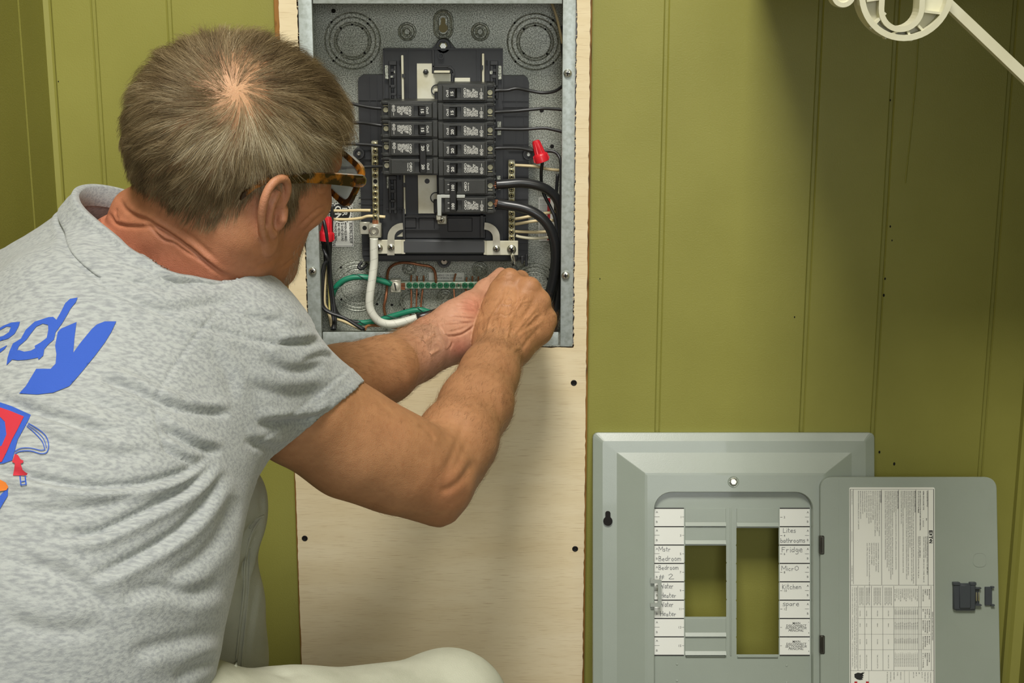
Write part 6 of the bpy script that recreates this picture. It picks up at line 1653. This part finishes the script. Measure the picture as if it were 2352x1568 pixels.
# printed lettering and emblem on the back: thin printed pieces laid on the cloth
bvh = BVHTree.FromPolygons([tuple(p) for p in V], [tuple(int(i) for i in q) for q in Q])
def on_shirt(px, py, off=.0005):
    d = Vector(((px - 1176) / FPX, (784 - py) / FPX, 1.)).normalized()
    h, n, i, t = bvh.ray_cast(Vector((0, 0, 0)), d)
    if h is None: return None
    return h - d * off
def print_piece(name, outlines, m, step=6., off=.0011, par=tee):
    """outlines: list of (outer polygon, holes) in pixels"""
    allV = []; allF = []
    for outer_p, holes in outlines:
        pts = []; edges = []
        for l in [outer_p] + list(holes):
            q = []
            for i in range(len(l)):
                a = np.array(l[i], float); b = np.array(l[(i + 1) % len(l)], float); n = max(1, int(np.linalg.norm(b - a) / step))
                q += [a + (b - a) * j / n for j in range(n)]
            o = len(pts); pts += q; edges += [(o + i, o + (i + 1) % len(q)) for i in range(len(q))]
        A = np.array(outer_p, float)
        def inside(p, poly):
            c = False; n = len(poly); j = n - 1
            for i in range(n):
                if (poly[i][1] > p[1]) != (poly[j][1] > p[1]) and p[0] < (poly[j][0] - poly[i][0]) * (p[1] - poly[i][1]) / (poly[j][1] - poly[i][1]) + poly[i][0]: c = not c
                j = i
            return c
        for x in np.arange(A[:, 0].min() + step / 2, A[:, 0].max(), step):
            for y in np.arange(A[:, 1].min() + step / 2, A[:, 1].max(), step):
                if inside((x, y), outer_p): pts.append(np.array([x, y]))
        vo, eo, fo, *_ = delaunay_2d_cdt([Vector(p) for p in pts], edges, [], 0, 1e-4)
        co = [on_shirt(p.x, p.y, off) for p in vo]; ok = {}
        for i, c in enumerate(co):
            if c is not None: ok[i] = len(allV); allV.append(c)
        for f in fo:
            c = (vo[f[0]] + vo[f[1]] + vo[f[2]]) / 3
            if all(i in ok for i in f) and inside(c, outer_p) and not any(inside(c, h) for h in holes):
                d = max((co[f[i]] - co[f[i - 1]]).length for i in range(3))
                if d < .03: allF.append(tuple(ok[i] for i in f))
    if not allV: return
    W = v2w(np.array([tuple(v) for v in allV])) - np.array(BASE)
    me = bpy.data.meshes.new(name); me.from_pydata([tuple(p) for p in W], [], allF); me.materials.append(m)
    me.polygons.foreach_set('use_smooth', [True] * len(me.polygons)); me.update()
    o = bpy.data.objects.new(name, me); COL.objects.link(o); o.parent = par; return o
M_PBLUE = mat('blue_print', (52, 86, 176), .75, spec=.2, bump=(700, .2, None)); M_PRED = mat('red_print', (184, 48, 60), .75, spec=.2); M_PORG = mat('orange_print', (206, 116, 46), .75, spec=.2)
z4 = lambda pts: [(x / 2.7027, 620 + y / 2.7027) for x, y in pts]
letters = [
 (z4([(482, 170), (470, 200), (440, 235), (415, 280), (385, 330), (345, 385), (335, 430), (300, 460), (275, 490), (268, 530), (240, 556), (225, 520), (215, 470), (250, 450), (290, 420), (300, 370), (298, 340), (265, 332), (225, 350), (190, 395), (165, 430), (140, 452), (118, 470), (96, 520), (70, 560), (40, 590), (46, 545), (60, 500), (80, 455), (130, 425), (160, 370), (215, 320), (300, 292), (330, 290), (350, 308), (375, 265), (405, 205), (435, 178)]), []),
 (z4([(722, 318), (690, 385), (650, 450), (590, 530), (500, 640), (430, 720), (330, 760), (230, 772), (118, 765), (160, 720), (225, 612), (315, 612), (345, 580), (350, 520), (342, 470), (358, 385), (380, 362), (475, 322), (462, 420), (455, 512), (500, 450), (570, 365), (600, 338), (650, 318)]), []),
 (z4([(-40, 380), (20, 345), (70, 325), (124, 320), (115, 350), (90, 395), (50, 425), (0, 440), (-40, 448), (-40, 425), (20, 408), (55, 385), (68, 352), (40, 350), (0, 372), (-40, 400)]), []),
 (z4([(-30, 500), (0, 488), (45, 465), (30, 488), (0, 512), (-30, 525)]), []),
 (z4([(58, 552), (92, 500), (118, 496), (150, 506), (190, 500), (232, 478), (246, 540), (210, 548), (165, 556), (110, 560)]), [])]
print_piece('shirt_lettering', letters, M_PBLUE)
print_piece('shirt_emblem_blue', [(z4([(-60, 800), (0, 820), (75, 845), (192, 898), (160, 960), (110, 1050), (75, 1180), (20, 1200), (-60, 1205)]), []),
    (z4([(-40, 1480), (0, 1400), (50, 1345), (48, 1400), (0, 1480), (-40, 1540)]), [])], M_PBLUE)
print_piece('shirt_emblem_red', [(z4([(-50, 860), (0, 852), (60, 872), (148, 908), (110, 985), (75, 1050), (40, 1130), (10, 1190), (-50, 1195), (-50, 1110), (10, 1090), (40, 1020), (30, 940), (-10, 900), (-50, 905)]), []), (z4([(92, 1140), (112, 1148), (128, 1175), (146, 1182), (142, 1196), (128, 1200), (140, 1240), (158, 1255), (172, 1262), (165, 1274), (80, 1275), (88, 1235), (92, 1200), (74, 1190), (84, 1165)]), [])], M_PRED, off=.0017)
print_piece('shirt_emblem_orange', [(z4([(-30, 1305), (0, 1300), (35, 1318), (52, 1345), (40, 1365), (0, 1372), (-30, 1370)]), [])], M_PORG, off=.0017)
def stroke(pts, w):
    P = smoothline(z4(pts), 4); L_, R_ = [], []
    for i in range(len(P)):
        t = P[min(i + 1, len(P) - 1)] - P[max(i - 1, 0)]; t = t / (np.linalg.norm(t) + 1e-9); n = np.array([-t[1], t[0]]) * w / 2
        L_.append(tuple(P[i] + n)); R_.append(tuple(P[i] - n))
    return (L_ + R_[::-1], [])
print_piece('shirt_emblem_cord', [stroke([(175, 950), (235, 985), (285, 1030), (302, 1085), (290, 1130), (250, 1138), (190, 1122), (120, 1125), (90, 1142)], 2.2), stroke([(165, 965), (215, 1010), (260, 1060), (278, 1110)], 2), stroke([(90, 1125), (130, 1105), (190, 1104), (255, 1118), (280, 1112)], 2), stroke([(170, 958), (225, 998), (270, 1045), (288, 1100)], 1.6),
    stroke([(124, 1276), (130, 1335)], 3), stroke([(156, 1276), (162, 1332)], 3), stroke([(130, 1334), (162, 1330)], 2.4), stroke([(132, 1312), (158, 1308)], 2)], M_PBLUE, step=5.)

# ---------------------------------------------------------------- trousers, shoes
jeans = SDF()
KR, KL = PV(1028, 1632, 1.62), PV(502, 1166, 1.72)
HR, HLp = PV(330, 1815, 1.36), PV(-60, 1720, 1.46)
jeans.chain([HR, PV(660, 1752, 1.475), KR], [.105, .086, .058], .03)
jeans.ell(KR, (.059, .057, .060), None, .015)
jeans.chain([HLp, PV(300, 1400, 1.62), KL], [.11, .08, .048], .04)
UPV = V2W.T @ np.array([0, 0, 1.])                     # world up in view coordinates
def wpt(x, y, z): return (np.array([x, y, z]) - np.array(CAM)) @ V2W
kl_w, kr_w = v2w(KL), v2w(KR)
AL = wpt(kl_w[0] + .004, kl_w[1] - .03, .10); AR = wpt(kr_w[0] + .06, kr_w[1] - .02, .10)
jeans.chain([KL, KL + (AL - KL) * .3, KL + (AL - KL) * .45, AL], [.042, .041, .0425, .045], .03)
jeans.cone(PV(517, 1130, 1.72), PV(519, 1180, 1.715), .034, .032, .03)
jeans.chain([KR, KR + (AR - KR) * .4, AR], [.056, .058, .05], .03)
jeans.cone(HR, HLp, .12, .12, .05); jeans.cone(PV(60, 1650, 1.40), PV(60, 1480, 1.42), .12, .12, .05)
L0, D = grid_field([jeans], (-.75, -.90, 1.20), (.10, -.08, 2.15), .0045)
Vj, Qj = surface_nets(L0, D, .0045); Nj = vnormals(Vj, Qj)
Vj = crease(Vj, Nj, [([(606, 1186), (592, 1196), (572, 1218), (560, 1250), (545, 1285)], -.0052, 6, .0036), ([(600, 1200), (580, 1240), (565, 1290), (552, 1330)], -.0036, 6, .003), ([(585, 1225), (565, 1300), (556, 1400), (545, 1540)], -.0022, 4, .0020), ([(600, 1300), (580, 1400), (560, 1530)], -.0016, 5, .0012), ([(604, 1110), (600, 1150), (607, 1185)], -.0020, 5, .001),
    ([(520, 1535), (620, 1540), (720, 1545)], -.0022, 10, .0014), ([(760, 1540), (860, 1530), (960, 1528)], -.0016, 12, .001), ([(610, 1525), (680, 1560)], -.002, 9, .001)])
M_JEAN = mat('washed_green_grey_denim', (180, 181, 163), .9, spec=.15, noise=(26, .35, .75, (166, 167, 149), None), bump=(900, .35, None))
jn = make_mesh('trousers', [(Vj, Qj)], M_JEAN, man, BASE)
# seam of the trouser leg with its stitching
bvj = BVHTree.FromPolygons([tuple(p) for p in Vj], [tuple(int(i) for i in q) for q in Qj])
def on_j(px, py, off):
    d = Vector(((px - 1176) / FPX, (784 - py) / FPX, 1.)).normalized(); h, n, i, t = bvj.ray_cast(Vector((0, 0, 0)), d)
    return None if h is None else h - d * off
mI = MB(Matrix.Identity(4))
def seam(line, r, off):
    P = [on_j(p[0], p[1], off) for p in smoothline(line, 8)]; P = [p for p in P if p is not None]
    if len(P) > 2: mI.tube([tuple(v2w(np.array(p))) for p in P], r, 6, smooth=0)
seam([(600, 1190), (578, 1225), (563, 1290), (560, 1360), (552, 1430), (541, 1530)], .0016, .0004); seam([(606, 1184), (590, 1192), (574, 1212)], .0014, .0003); seam([(574, 1260), (572, 1340), (564, 1430), (554, 1530)], .0010, .0003)
mI.build('seam', M_JEAN, jn, loc=BASE, smooth='all')
M_SHOE = mat('brown_leather_shoe', (88, 66, 46), .55)
shoe = SDF()
for A_, dx in ((AL, 0), (AR, 0)):
    w0 = v2w(A_); toe = wpt(w0[0] + .09, min(w0[1] + .13, -.10), .038); heel = wpt(w0[0] - .03, w0[1] - .04, .045)
    shoe.cone(heel, toe, .044, .036, .03); shoe.cone(wpt(w0[0], w0[1], .13), heel, .048, .044, .03)
L0, D = grid_field([shoe], (-.75, -1.0, 1.4), (.25, -.3, 2.2), .006, lambda X, d: np.maximum(d, -((X @ V2W.T + np.array(CAM))[:, 2] - .002).astype(np.float32)))
Vs, Qs = surface_nets(L0, D, .006); make_mesh('shoes', [(Vs, Qs)], M_SHOE, man, BASE)

# ---------------------------------------------------------------- hair
rg_ = np.random.default_rng(5)
Vh, Qh = parts[0]; Lh = hv(Vh); Nh = vnormals(Vh, Qh) @ HM
earmask = (ear_r.eval(Vh.astype(np.float32)) < .0006) | (ear_l.eval(Vh.astype(np.float32)) < .0006)
x, y, z = Lh.T
lim = np.where(x > .03, .012 + (x - .03) * 1.30, np.where(x > .004, -.030 + 0 * x, np.interp(x, [-.095, -.083, -.066, -.058, -.046, -.033, -.024, -.012, .004], [-.034, -.038, -.047, -.046, -.034, -.022, -.004, .010, .010])))
lim = np.where((x > .004) & (x < .03) & (np.abs(y) < .05), .05, lim)
side = z - lim + hashnoise(Lh, 60., 3) * .006
dens = np.clip(side / .012, 0, 1)
dens = np.where(earmask, 0, dens)
# whorl: where the sight line through the crown meets the scalp
d_ = Vector(((540 - 1176) / FPX, (784 - 208) / FPX, 1.)).normalized()
bh = BVHTree.FromPolygons([tuple(p) for p in Vh], [tuple(int(i) for i in q) for q in Qh])
wl_ = hv(np.array(bh.ray_cast(Vector((0, 0, 0)), d_)[0]))
dw = np.linalg.norm(Lh - wl_, axis=1)
wl2 = hv(np.array(bh.ray_cast(Vector((0, 0, 0)), Vector(((560 - 1176) / FPX, (784 - 160) / FPX, 1.)).normalized())[0]))
dw2 = np.minimum(dw, np.linalg.norm(Lh - wl2, axis=1) * 1.1)
dens *= .34 + .66 * np.clip((dw2 - .012) / .034, 0, 1)
beard = np.where((x > .045) & (z < -.060) & (z > -.125), .30, 0) * np.where(np.abs(y) < .05, 1, 0)
def grow(n, dens, length, kind):
    tri = Qh; w = dens[tri].mean(1); a = np.linalg.norm(np.cross(Lh[tri[:, 2]] - Lh[tri[:, 0]], Lh[tri[:, 3]] - Lh[tri[:, 1]]), axis=1); w = w * a; w /= w.sum()
    f = rg_.choice(len(tri), n, p=w); q = rg_.random((n, 2)); 
    p = (Lh[tri[f, 0]] * ((1 - q[:, 0]) * (1 - q[:, 1]))[:, None] + Lh[tri[f, 1]] * (q[:, 0] * (1 - q[:, 1]))[:, None] + Lh[tri[f, 2]] * (q[:, 0] * q[:, 1])[:, None] + Lh[tri[f, 3]] * ((1 - q[:, 0]) * q[:, 1])[:, None])
    nr = Nh[tri[f, 0]]
    if kind == 'beard': dr = np.tile(np.array([.35, 0, -.9]), (n, 1)) + rg_.normal(size=(n, 3)) * .25
    else:
        dr = p - wl_; r_ = np.linalg.norm(dr, axis=1)[:, None]; dr = dr / (r_ + 1e-6)
        sw = np.cross(nr, dr); dr = dr + sw * (-.55 * np.exp(-r_ / .05))
        low = np.clip((.04 - p[:, 2]) / .06, 0, 1)[:, None]
        dr = dr + low * np.array([-.25, 0, -.8])
        fr = np.clip((p[:, 0] - .0) / .06, 0, 1)[:, None] * np.clip((p[:, 2] - .05) / .04, 0, 1)[:, None]
        dr = dr + fr * np.array([.4, -.5, -.1])
        cl = np.stack([hashnoise(p, 75., s) + .8 * hashnoise(p, 190., s + 30) for s in (11, 12, 13)], 1); dr = dr + .50 * cl + rg_.normal(size=(n, 3)) * .10
    L_ = length(p) * rg_.uniform(.65, 1.15, n)
    K = 6; out = np.zeros((n, K, 3)); pos = p - nr * .0012; up = nr
    out[:, 0] = pos
    lift = (rg_.uniform(.12, .50, n) + .22 * np.clip(hashnoise(p, 120., 31), -.4, 1))[:, None] if kind != 'beard' else rg_.uniform(.3, .8, n)[:, None]
    c0 = np.array([-.010, 0, .034]); rr2 = np.array([.098, .076, .083]) ** 2
    for i in range(1, K):
        up = (pos - c0) / rr2 if kind != 'beard' else nr
        up = up / np.linalg.norm(up, axis=1)[:, None]
        up = .5 * up + .5 * nr if i == 1 else up
        if kind != 'beard':
            wn = np.clip((.015 - p[:, 2]) / .03, 0, 1)[:, None]; up = up * (1 - wn) + nr * wn; up = up / np.linalg.norm(up, axis=1)[:, None]
        t = dr - up * (dr * up).sum(1)[:, None]; t /= np.linalg.norm(t, axis=1)[:, None] + 1e-9
        lf_ = lift * np.where(p[:, 2] < 0, 1.15 - .6 * i / K, 1.6 - 1.5 * i / K)[:, None]
        st = t + up * lf_; st /= np.linalg.norm(st, axis=1)[:, None]
        pos = pos + st * (L_ / (K - 1))[:, None]; out[:, i] = pos
    return out
def hlen(p):
    top = np.clip((p[:, 2] - .03) / .05, 0, 1); d = np.linalg.norm(p - wl_, axis=1)
    return .012 + .017 * np.clip((p[:, 2] + .05) / .08, 0, 1) + .009 * top * np.clip(d / .06, .3, 1)
def hair_object(name, S, rad, m, par, base, to_view=True, shade=None):
    n, K, _ = S.shape
    W = v2w((S.reshape(-1, 3) @ HM.T + HO) if to_view else S.reshape(-1, 3)) - np.array(base)
    cu_ = bpy.data.hair_curves.new(name); cu_.add_curves([K] * n)
    cu_.attributes['position'].data.foreach_set('vector', W.astype(np.float32).ravel())
    ra = cu_.attributes.get('radius') or cu_.attributes.new('radius', 'FLOAT', 'POINT')
    ra.data.foreach_set('value', (np.tile(np.linspace(1, .35, K), n) * np.repeat(rg_.uniform(.8, 1.2, n), K) * rad).astype(np.float32))
    if shade is not None:
        sa_ = cu_.attributes.new('shade', 'FLOAT', 'CURVE'); sa_.data.foreach_set('value', shade.astype(np.float32))
    cu_.materials.append(m)
    o = bpy.data.objects.new(name, cu_); COL.objects.link(o); o.parent = par; return o
def hair_mat(name, cols, zone=False):
    m = bpy.data.materials.new(name); m.use_nodes = True; nt = m.node_tree; N_ = nt.nodes; L = nt.links; b = N_['Principled BSDF']
    hi = N_.new('ShaderNodeHairInfo'); r = N_.new('ShaderNodeValToRGB'); e = r.color_ramp.elements
    e[0].position = 0; e[1].position = 1; e[0].color = lin(cols[0]) + (1,); e[1].color = lin(cols[-1]) + (1,)
    for i, c in enumerate(cols[1:-1]): q = e.new((i + 1) / (len(cols) - 1)); q.color = lin(c) + (1,)
    tc = N_.new('ShaderNodeTexCoord'); n = N_.new('ShaderNodeTexNoise'); n.inputs['Scale'].default_value = 34; n.inputs['Detail'].default_value = 3; L.new(tc.outputs['Object'], n.inputs['Vector'])
    mr = N_.new('ShaderNodeMapRange'); mr.inputs[1].default_value = .3; mr.inputs[2].default_value = .7; mr.inputs[3].default_value = -.28; mr.inputs[4].default_value = .28; L.new(n.outputs[0], mr.inputs[0])
    a = N_.new('ShaderNodeMath'); a.operation = 'ADD'; L.new(hi.outputs['Random'], a.inputs[0]); L.new(mr.outputs[0], a.inputs[1]); L.new(a.outputs[0], r.inputs[0])
    if zone:
        at = N_.new('ShaderNodeAttribute'); at.attribute_name = 'shade'; L.new(at.outputs['Fac'], r.inputs[0])
    L.new(r.outputs[0], b.inputs['Base Color']); b.inputs['Roughness'].default_value = .55; b.inputs['Specular IOR Level'].default_value = .35
    return m
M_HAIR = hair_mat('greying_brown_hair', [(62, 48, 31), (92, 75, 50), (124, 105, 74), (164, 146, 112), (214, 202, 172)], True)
M_FUZZ = hair_mat('arm_hair', [(84, 58, 34), (116, 82, 48), (152, 114, 70)])
S = grow(60000, dens, hlen, 'hair')
Sv = S[:, 2] @ HM.T + HO; Sp = topx(Sv)
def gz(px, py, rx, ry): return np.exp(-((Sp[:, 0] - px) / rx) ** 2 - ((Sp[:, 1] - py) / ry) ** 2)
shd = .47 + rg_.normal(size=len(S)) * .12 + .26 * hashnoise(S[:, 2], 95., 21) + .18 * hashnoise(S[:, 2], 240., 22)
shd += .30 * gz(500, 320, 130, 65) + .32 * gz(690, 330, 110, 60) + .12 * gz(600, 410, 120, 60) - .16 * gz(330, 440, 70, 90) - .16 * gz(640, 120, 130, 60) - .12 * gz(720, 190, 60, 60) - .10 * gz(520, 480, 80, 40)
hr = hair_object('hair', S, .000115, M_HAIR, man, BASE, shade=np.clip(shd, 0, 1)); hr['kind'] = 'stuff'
Sb = grow(1300, beard, lambda p: np.full(len(p), .009), 'beard')
hb = hair_object('beard', Sb, .00009, hair_mat('grey_beard', [(110, 96, 74), (160, 148, 122), (205, 198, 178)]), man, BASE); hb['kind'] = 'stuff'
# fine arm hair
Va = np.concatenate([parts[1][0], parts[2][0]]); Qa = np.concatenate([parts[1][1], parts[2][1] + len(parts[1][0])]); Na = vnormals(Va, Qa)
Pa = topx(Va)
fore = (((Pa[:, 0] > 965) & (Pa[:, 1] > 690) & (Va[:, 0] > -.115)) | ((Pa[:, 0] < 1010) & (Pa[:, 1] < 930) & (Pa[:, 0] > 780))).astype(float) * (Va[:, 2] > 1.66)
fore *= np.where((Pa[:, 0] > 1000) & (Pa[:, 0] < 1092) & (Pa[:, 1] < 840), .0, 1.)
fore = np.maximum(fore, .10 * (Pa[:, 0] > 830))
w = fore[Qa].mean(1) * np.linalg.norm(np.cross(Va[Qa[:, 2]] - Va[Qa[:, 0]], Va[Qa[:, 3]] - Va[Qa[:, 1]]), axis=1); w /= w.sum()
n_ = 8500; f = rg_.choice(len(Qa), n_, p=w); p = Va[Qa[f, 0]]; nr = Na[Qa[f, 0]]
flow = np.where((p[:, 0] > -.115)[:, None], np.array([.35, .5, .3]), np.array([.8, -.25, .3])) + rg_.normal(size=(n_, 3)) * .38
t = flow - nr * (flow * nr).sum(1)[:, None]; t /= np.linalg.norm(t, axis=1)[:, None]
L_ = rg_.uniform(.005, .013, n_)[:, None]; SS = np.stack([p + t * L_ * q * (1 - .15 * q) + nr * L_ * (.55 * q - .35 * q * q) for q in np.linspace(0, 1, 5)], 1)
ha = hair_object('arm_hair', SS, .000055, M_FUZZ, man, BASE, False); ha['kind'] = 'stuff'

# ---------------------------------------------------------------- eyeglasses
M_TORT = mat('tortoiseshell', (44, 28, 14), .22, spec=.6, coat=.4, noise=(75, .48, .62, (150, 92, 26), None))
M_LENS = bpy.data.materials.new('lens_glass'); M_LENS.use_nodes = True
b_ = M_LENS.node_tree.nodes['Principled BSDF']; b_.inputs['Transmission Weight'].default_value = .68; b_.inputs['Roughness'].default_value = .02; b_.inputs['IOR'].default_value = 1.25; b_.inputs['Base Color'].default_value = (.62, .67, .66, 1); b_.inputs['Coat Weight'].default_value = .5  # milky grey base colour stands in for reflections on the lens
gl0 = v2w(hl(.095, 0, 0))
gls = thing('eyeglasses', 'tortoiseshell eyeglasses worn by the man', 'glasses', tuple(gl0))
GT = math.radians(10)
GX, GZ = .106, .008
def gf(u, v, w):                  # glasses front plane: u to the left, v up, w forward
    return (GX + w * math.cos(GT) + v * math.sin(GT) * .8 - abs(u) ** 2 * 1.6, u, GZ + v)
class GM(MB):
    def __init__(s): super().__init__(Matrix.Identity(4))
def gw(P): return [tuple(v2w(hl(*p))) for p in P]
def lens_outline(s_, g=0., n=40):
    P = []
    for i in range(n):
        a = 2 * math.pi * i / n; c, s2 = math.cos(a), math.sin(a); e = .42
        P.append((s_ * .0345 + (.0270 + g) * math.copysign(abs(c) ** e, c), (.0165 + g) * math.copysign(abs(s2) ** e, s2)))
    return P
m = GM(); n = 40
for s_ in (-1, 1):
    rings = [[gf(u, v, w) for u, v in lens_outline(s_, g)] for g, w in ((.0058, -.0022), (.0058, .0022), (0, .0022), (0, -.0022))]
    V_ = gw([p for r_ in rings for p in r_]); Fs = []
    for i in range(4):
        for j in range(n):
            q = (j + 1) % n; i2 = (i + 1) % 4; Fs.append((i * n + j, i * n + q, i2 * n + q, i2 * n + j))
    m.add(V_, Fs)
m.tube(gw([gf(-.0095, .006, 0), gf(0, .009, .002), gf(.0095, .006, 0)]), .0032, 8)
for s_ in (-1, 1): m.tube(gw([gf(s_ * .060, .009, 0), gf(s_ * .0690, .011, -.003), gf(s_ * .0715, .011, -.014)]), [.0055, .0068, .0062], 10)
m.build('frame', M_TORT, gls, smooth=True)
for s_ in (-1, 1):
    m = GM(); O1 = [gf(u, v, .0006) for u, v in lens_outline(s_, .0003)]; O2 = [gf(u, v, -.0006) for u, v in lens_outline(s_, .0003)]
    c1, c2 = gf(s_ * .0345, 0, .0022), gf(s_ * .0345, 0, .0010)
    Fs = [(j, (j + 1) % n, 2 * n) for j in range(n)] + [(n + (j + 1) % n, n + j, 2 * n + 1) for j in range(n)] + [(j, n + j, n + (j + 1) % n, (j + 1) % n) for j in range(n)]
    m.add(gw(O1 + O2 + [c1, c2]), Fs); m.build('lens', M_LENS, gls, smooth=True)
    # temple: flat bar from the hinge to behind the ear
    pts = [(.095, s_ * .0725, .020, .0062), (.060, s_ * .0765, .021, .0056), (.030, s_ * .0800, .021, .0048), (.004, s_ * .0820, .0180, .0040), (-.012, s_ * .0805, .0175, .0038), (-.026, s_ * .0785, .0080, .0036), (-.036, s_ * .0760, -.006, .0034)]
    V_ = []; Fs = []
    for i, (x, y, z, h_) in enumerate(pts):
        V_ += [(x, y - .0014, z - h_), (x, y + .0014, z - h_), (x, y + .0014, z + h_), (x, y - .0014, z + h_)]
    for i in range(len(pts) - 1):
        for j in range(4):
            q = (j + 1) % 4; Fs.append((i * 4 + j, i * 4 + q, i * 4 + 4 + q, i * 4 + 4 + j))
    Fs += [(0, 1, 2, 3), tuple(len(pts) * 4 - 4 + j for j in range(4))]
    m = GM(); m.add(gw(V_), Fs); m.build('temple', M_TORT, gls, smooth=True)

# ---------------------------------------------------------------- screwdriver in the fist
M_CHROME = mat('chrome_shaft', (214, 214, 210), .12, metal=1.)
tipw = Vector((*uv(1176, 577, WK + .005),)); tip = F_WALL @ Vector((tipw.x, tipw.y, WK + .005))
hnd = Vector(v2w(PV(1190, 668, 1.935))); hnd2 = Vector(v2w(PV(1202, 735, 1.925)))
sd = thing('screwdriver', 'chrome screwdriver held in the fist against a neutral bar screw', 'screwdriver', tuple(tip))
m = MB(Matrix.Identity(4)); m.tube([tuple(tip), tuple(tip + (hnd - tip) * .10), tuple(tip + (hnd - tip) * .14), tuple(hnd)], [.0012, .0022, .0028, .0028], 12, smooth=0); m.build('shaft', M_CHROME, sd, smooth='all')
m = MB(Matrix.Identity(4)); a_ = tip + (hnd - tip) * .42; m.tube([tuple(a_), tuple(a_ + (hnd - a_) * .2), tuple(hnd), tuple(hnd2)], [.0034, .0050, .0095, .0100], 12, smooth=0); m.build('handle', mat('dark_handle', (34, 38, 40), .4), sd, smooth='all')
# ================================================================ white plastic bracket at the upper right, added unseen shelf above
M_WPL = mat('off_white_plastic', (205, 203, 178), .45, spec=.5, noise=(30, .4, .7, (198, 195, 168), None))
YB = -.16
def bp(px, py, w): return uv(px, py, w)
WB_ = .56
c0 = bp(2082, -10, WB_); ks = (CAM.y * -1 - .56) / FPX * 1.03
br = thing('wall_bracket', 'off-white ribbed plastic bracket ring with long flat diagonal bar, hung from added shelf', 'bracket', (c0[0], -WB_, c0[1]))
def slot(r, ext, n=14, cx=0., cy=0.):
    P = []
    for i in range(n + 1): a = math.pi + math.pi * i / n; P.append((c0[0] + cx + r * math.cos(a), c0[1] + cy + r * math.sin(a)))
    P += [(c0[0] + cx + r, c0[1] + cy + ext), (c0[0] + cx - r, c0[1] + cy + ext)]
    return P
R0, R1, R2_, R3 = 103 * ks, 90 * ks, 50 * ks, 38 * ks
cyo = 4 * ks
def rp(r, ext): return circ(c0[0], c0[1] + 6 * ks, r, 48, r)
def ip(r, h): 
    P = []
    for i in range(17): a = math.pi + math.pi * i / 16; P.append((c0[0] - 8 * ks + r * math.cos(a), c0[1] - 28 * ks + r * math.sin(a)))
    for i in range(17): a = math.pi * i / 16; P.append((c0[0] - 8 * ks + r * math.cos(a), c0[1] + 40 * ks + r * math.sin(a)))
    return P
m = MB(); m.prism(rp(R0, 0), WB_ - .026, WB_, holes=[rp(R1, 0)]); m.build('outer_rim', M_WPL, br)
m = MB(); m.prism(ip(R2_, 0), WB_ - .024, WB_ - .001, holes=[ip(R3, 0)]); m.build('inner_rim', M_WPL, br)
m = MB(); m.prism(rp(R1 + .001, 0), WB_ - .018, WB_ - .012, holes=[ip(R2_ - .001, 0)]); m.build('web', M_WPL, br)
def rib(p, q):
    a = Vector(bp(*p, WB_)); b_ = Vector(bp(*q, WB_)); d = (b_ - a).normalized(); n_ = Vector((-d.y, d.x)) * .0011
    m = MB(); m.prism([tuple(a - n_), tuple(a + n_), tuple(b_ + n_), tuple(b_ - n_)], WB_ - .013, WB_ - .0022); m.build('rib', M_WPL, br)
for p, q in (((2080, 62), (2034, 88)), ((2084, 64), (2096, 94)), ((2108, 55), (2130, 80)), ((2124, 26), (2172, 32)), ((2040, -5), (1992, 2)), ((2036, 30), (2000, 66))): rib(p, q)
for (px, py), (qx, qy) in (((2184, 20), (2372, 196)),):
    m = MB(); h_ = 15.5
    A_ = [bp(2150, -32, WB_ - .03), bp(2139, -11, WB_ - .03), bp(2420, 258, WB_ - .03), bp(2424, 226, WB_ - .03)]
    m.prism(A_, WB_ - .037, WB_ - .0240); m.build('flat_bar', M_WPL, br)
u, v = bp(1938, -11, WB_ - .01); m = MB(); m.lathe([(27 * ks, WB_ - .028), (28 * ks, WB_ - .015), (26 * ks, WB_ - .01), (16 * ks, WB_ - .01), (14 * ks, WB_ - .014), (0, WB_ - .014)], (u, v), 28); m.build('round_knob', M_WPL, br, smooth=True)
zs = PW(1800, 0, 0)[2] + .075
m = MB(); m.box(u - .005, u + .005, v + .018, zs + .012, WB_ - .024, WB_ - .016); m.build('hanger', M_WPL, br)
m = MB(); m.box(c0[0] - .016, c0[0] + .016, c0[1] + .058, zs + .012, WB_ - .024, WB_ - .014); m.build('hanger', M_WPL, br)
m = MB(); m.box(u - .02, c0[0] + .03, zs - .004, zs + .024, .421, WB_ - .012); m.build('mounting_plate', M_WPL, br)
# unseen shelf added above the frame: it throws the broad shade on the wall at the right
M_SHADE_SHELF = mat('shade_shelf_white', (190, 186, 172), .5)
sx = PW(1715, 0, 0)[0]; zs = PW(1800, 0, 0)[2] + .075
b = MB(); b.box(sx, XR + .02, zs, zs + .02, .0, .42, bev=.002)
sh = thing('shade_shelf', 'added unseen shelf board above the frame, shading the wall at right', 'shelf', ((sx + XR) / 2, -.21, zs))
b.build('shade_shelf_board', M_SHADE_SHELF, sh)
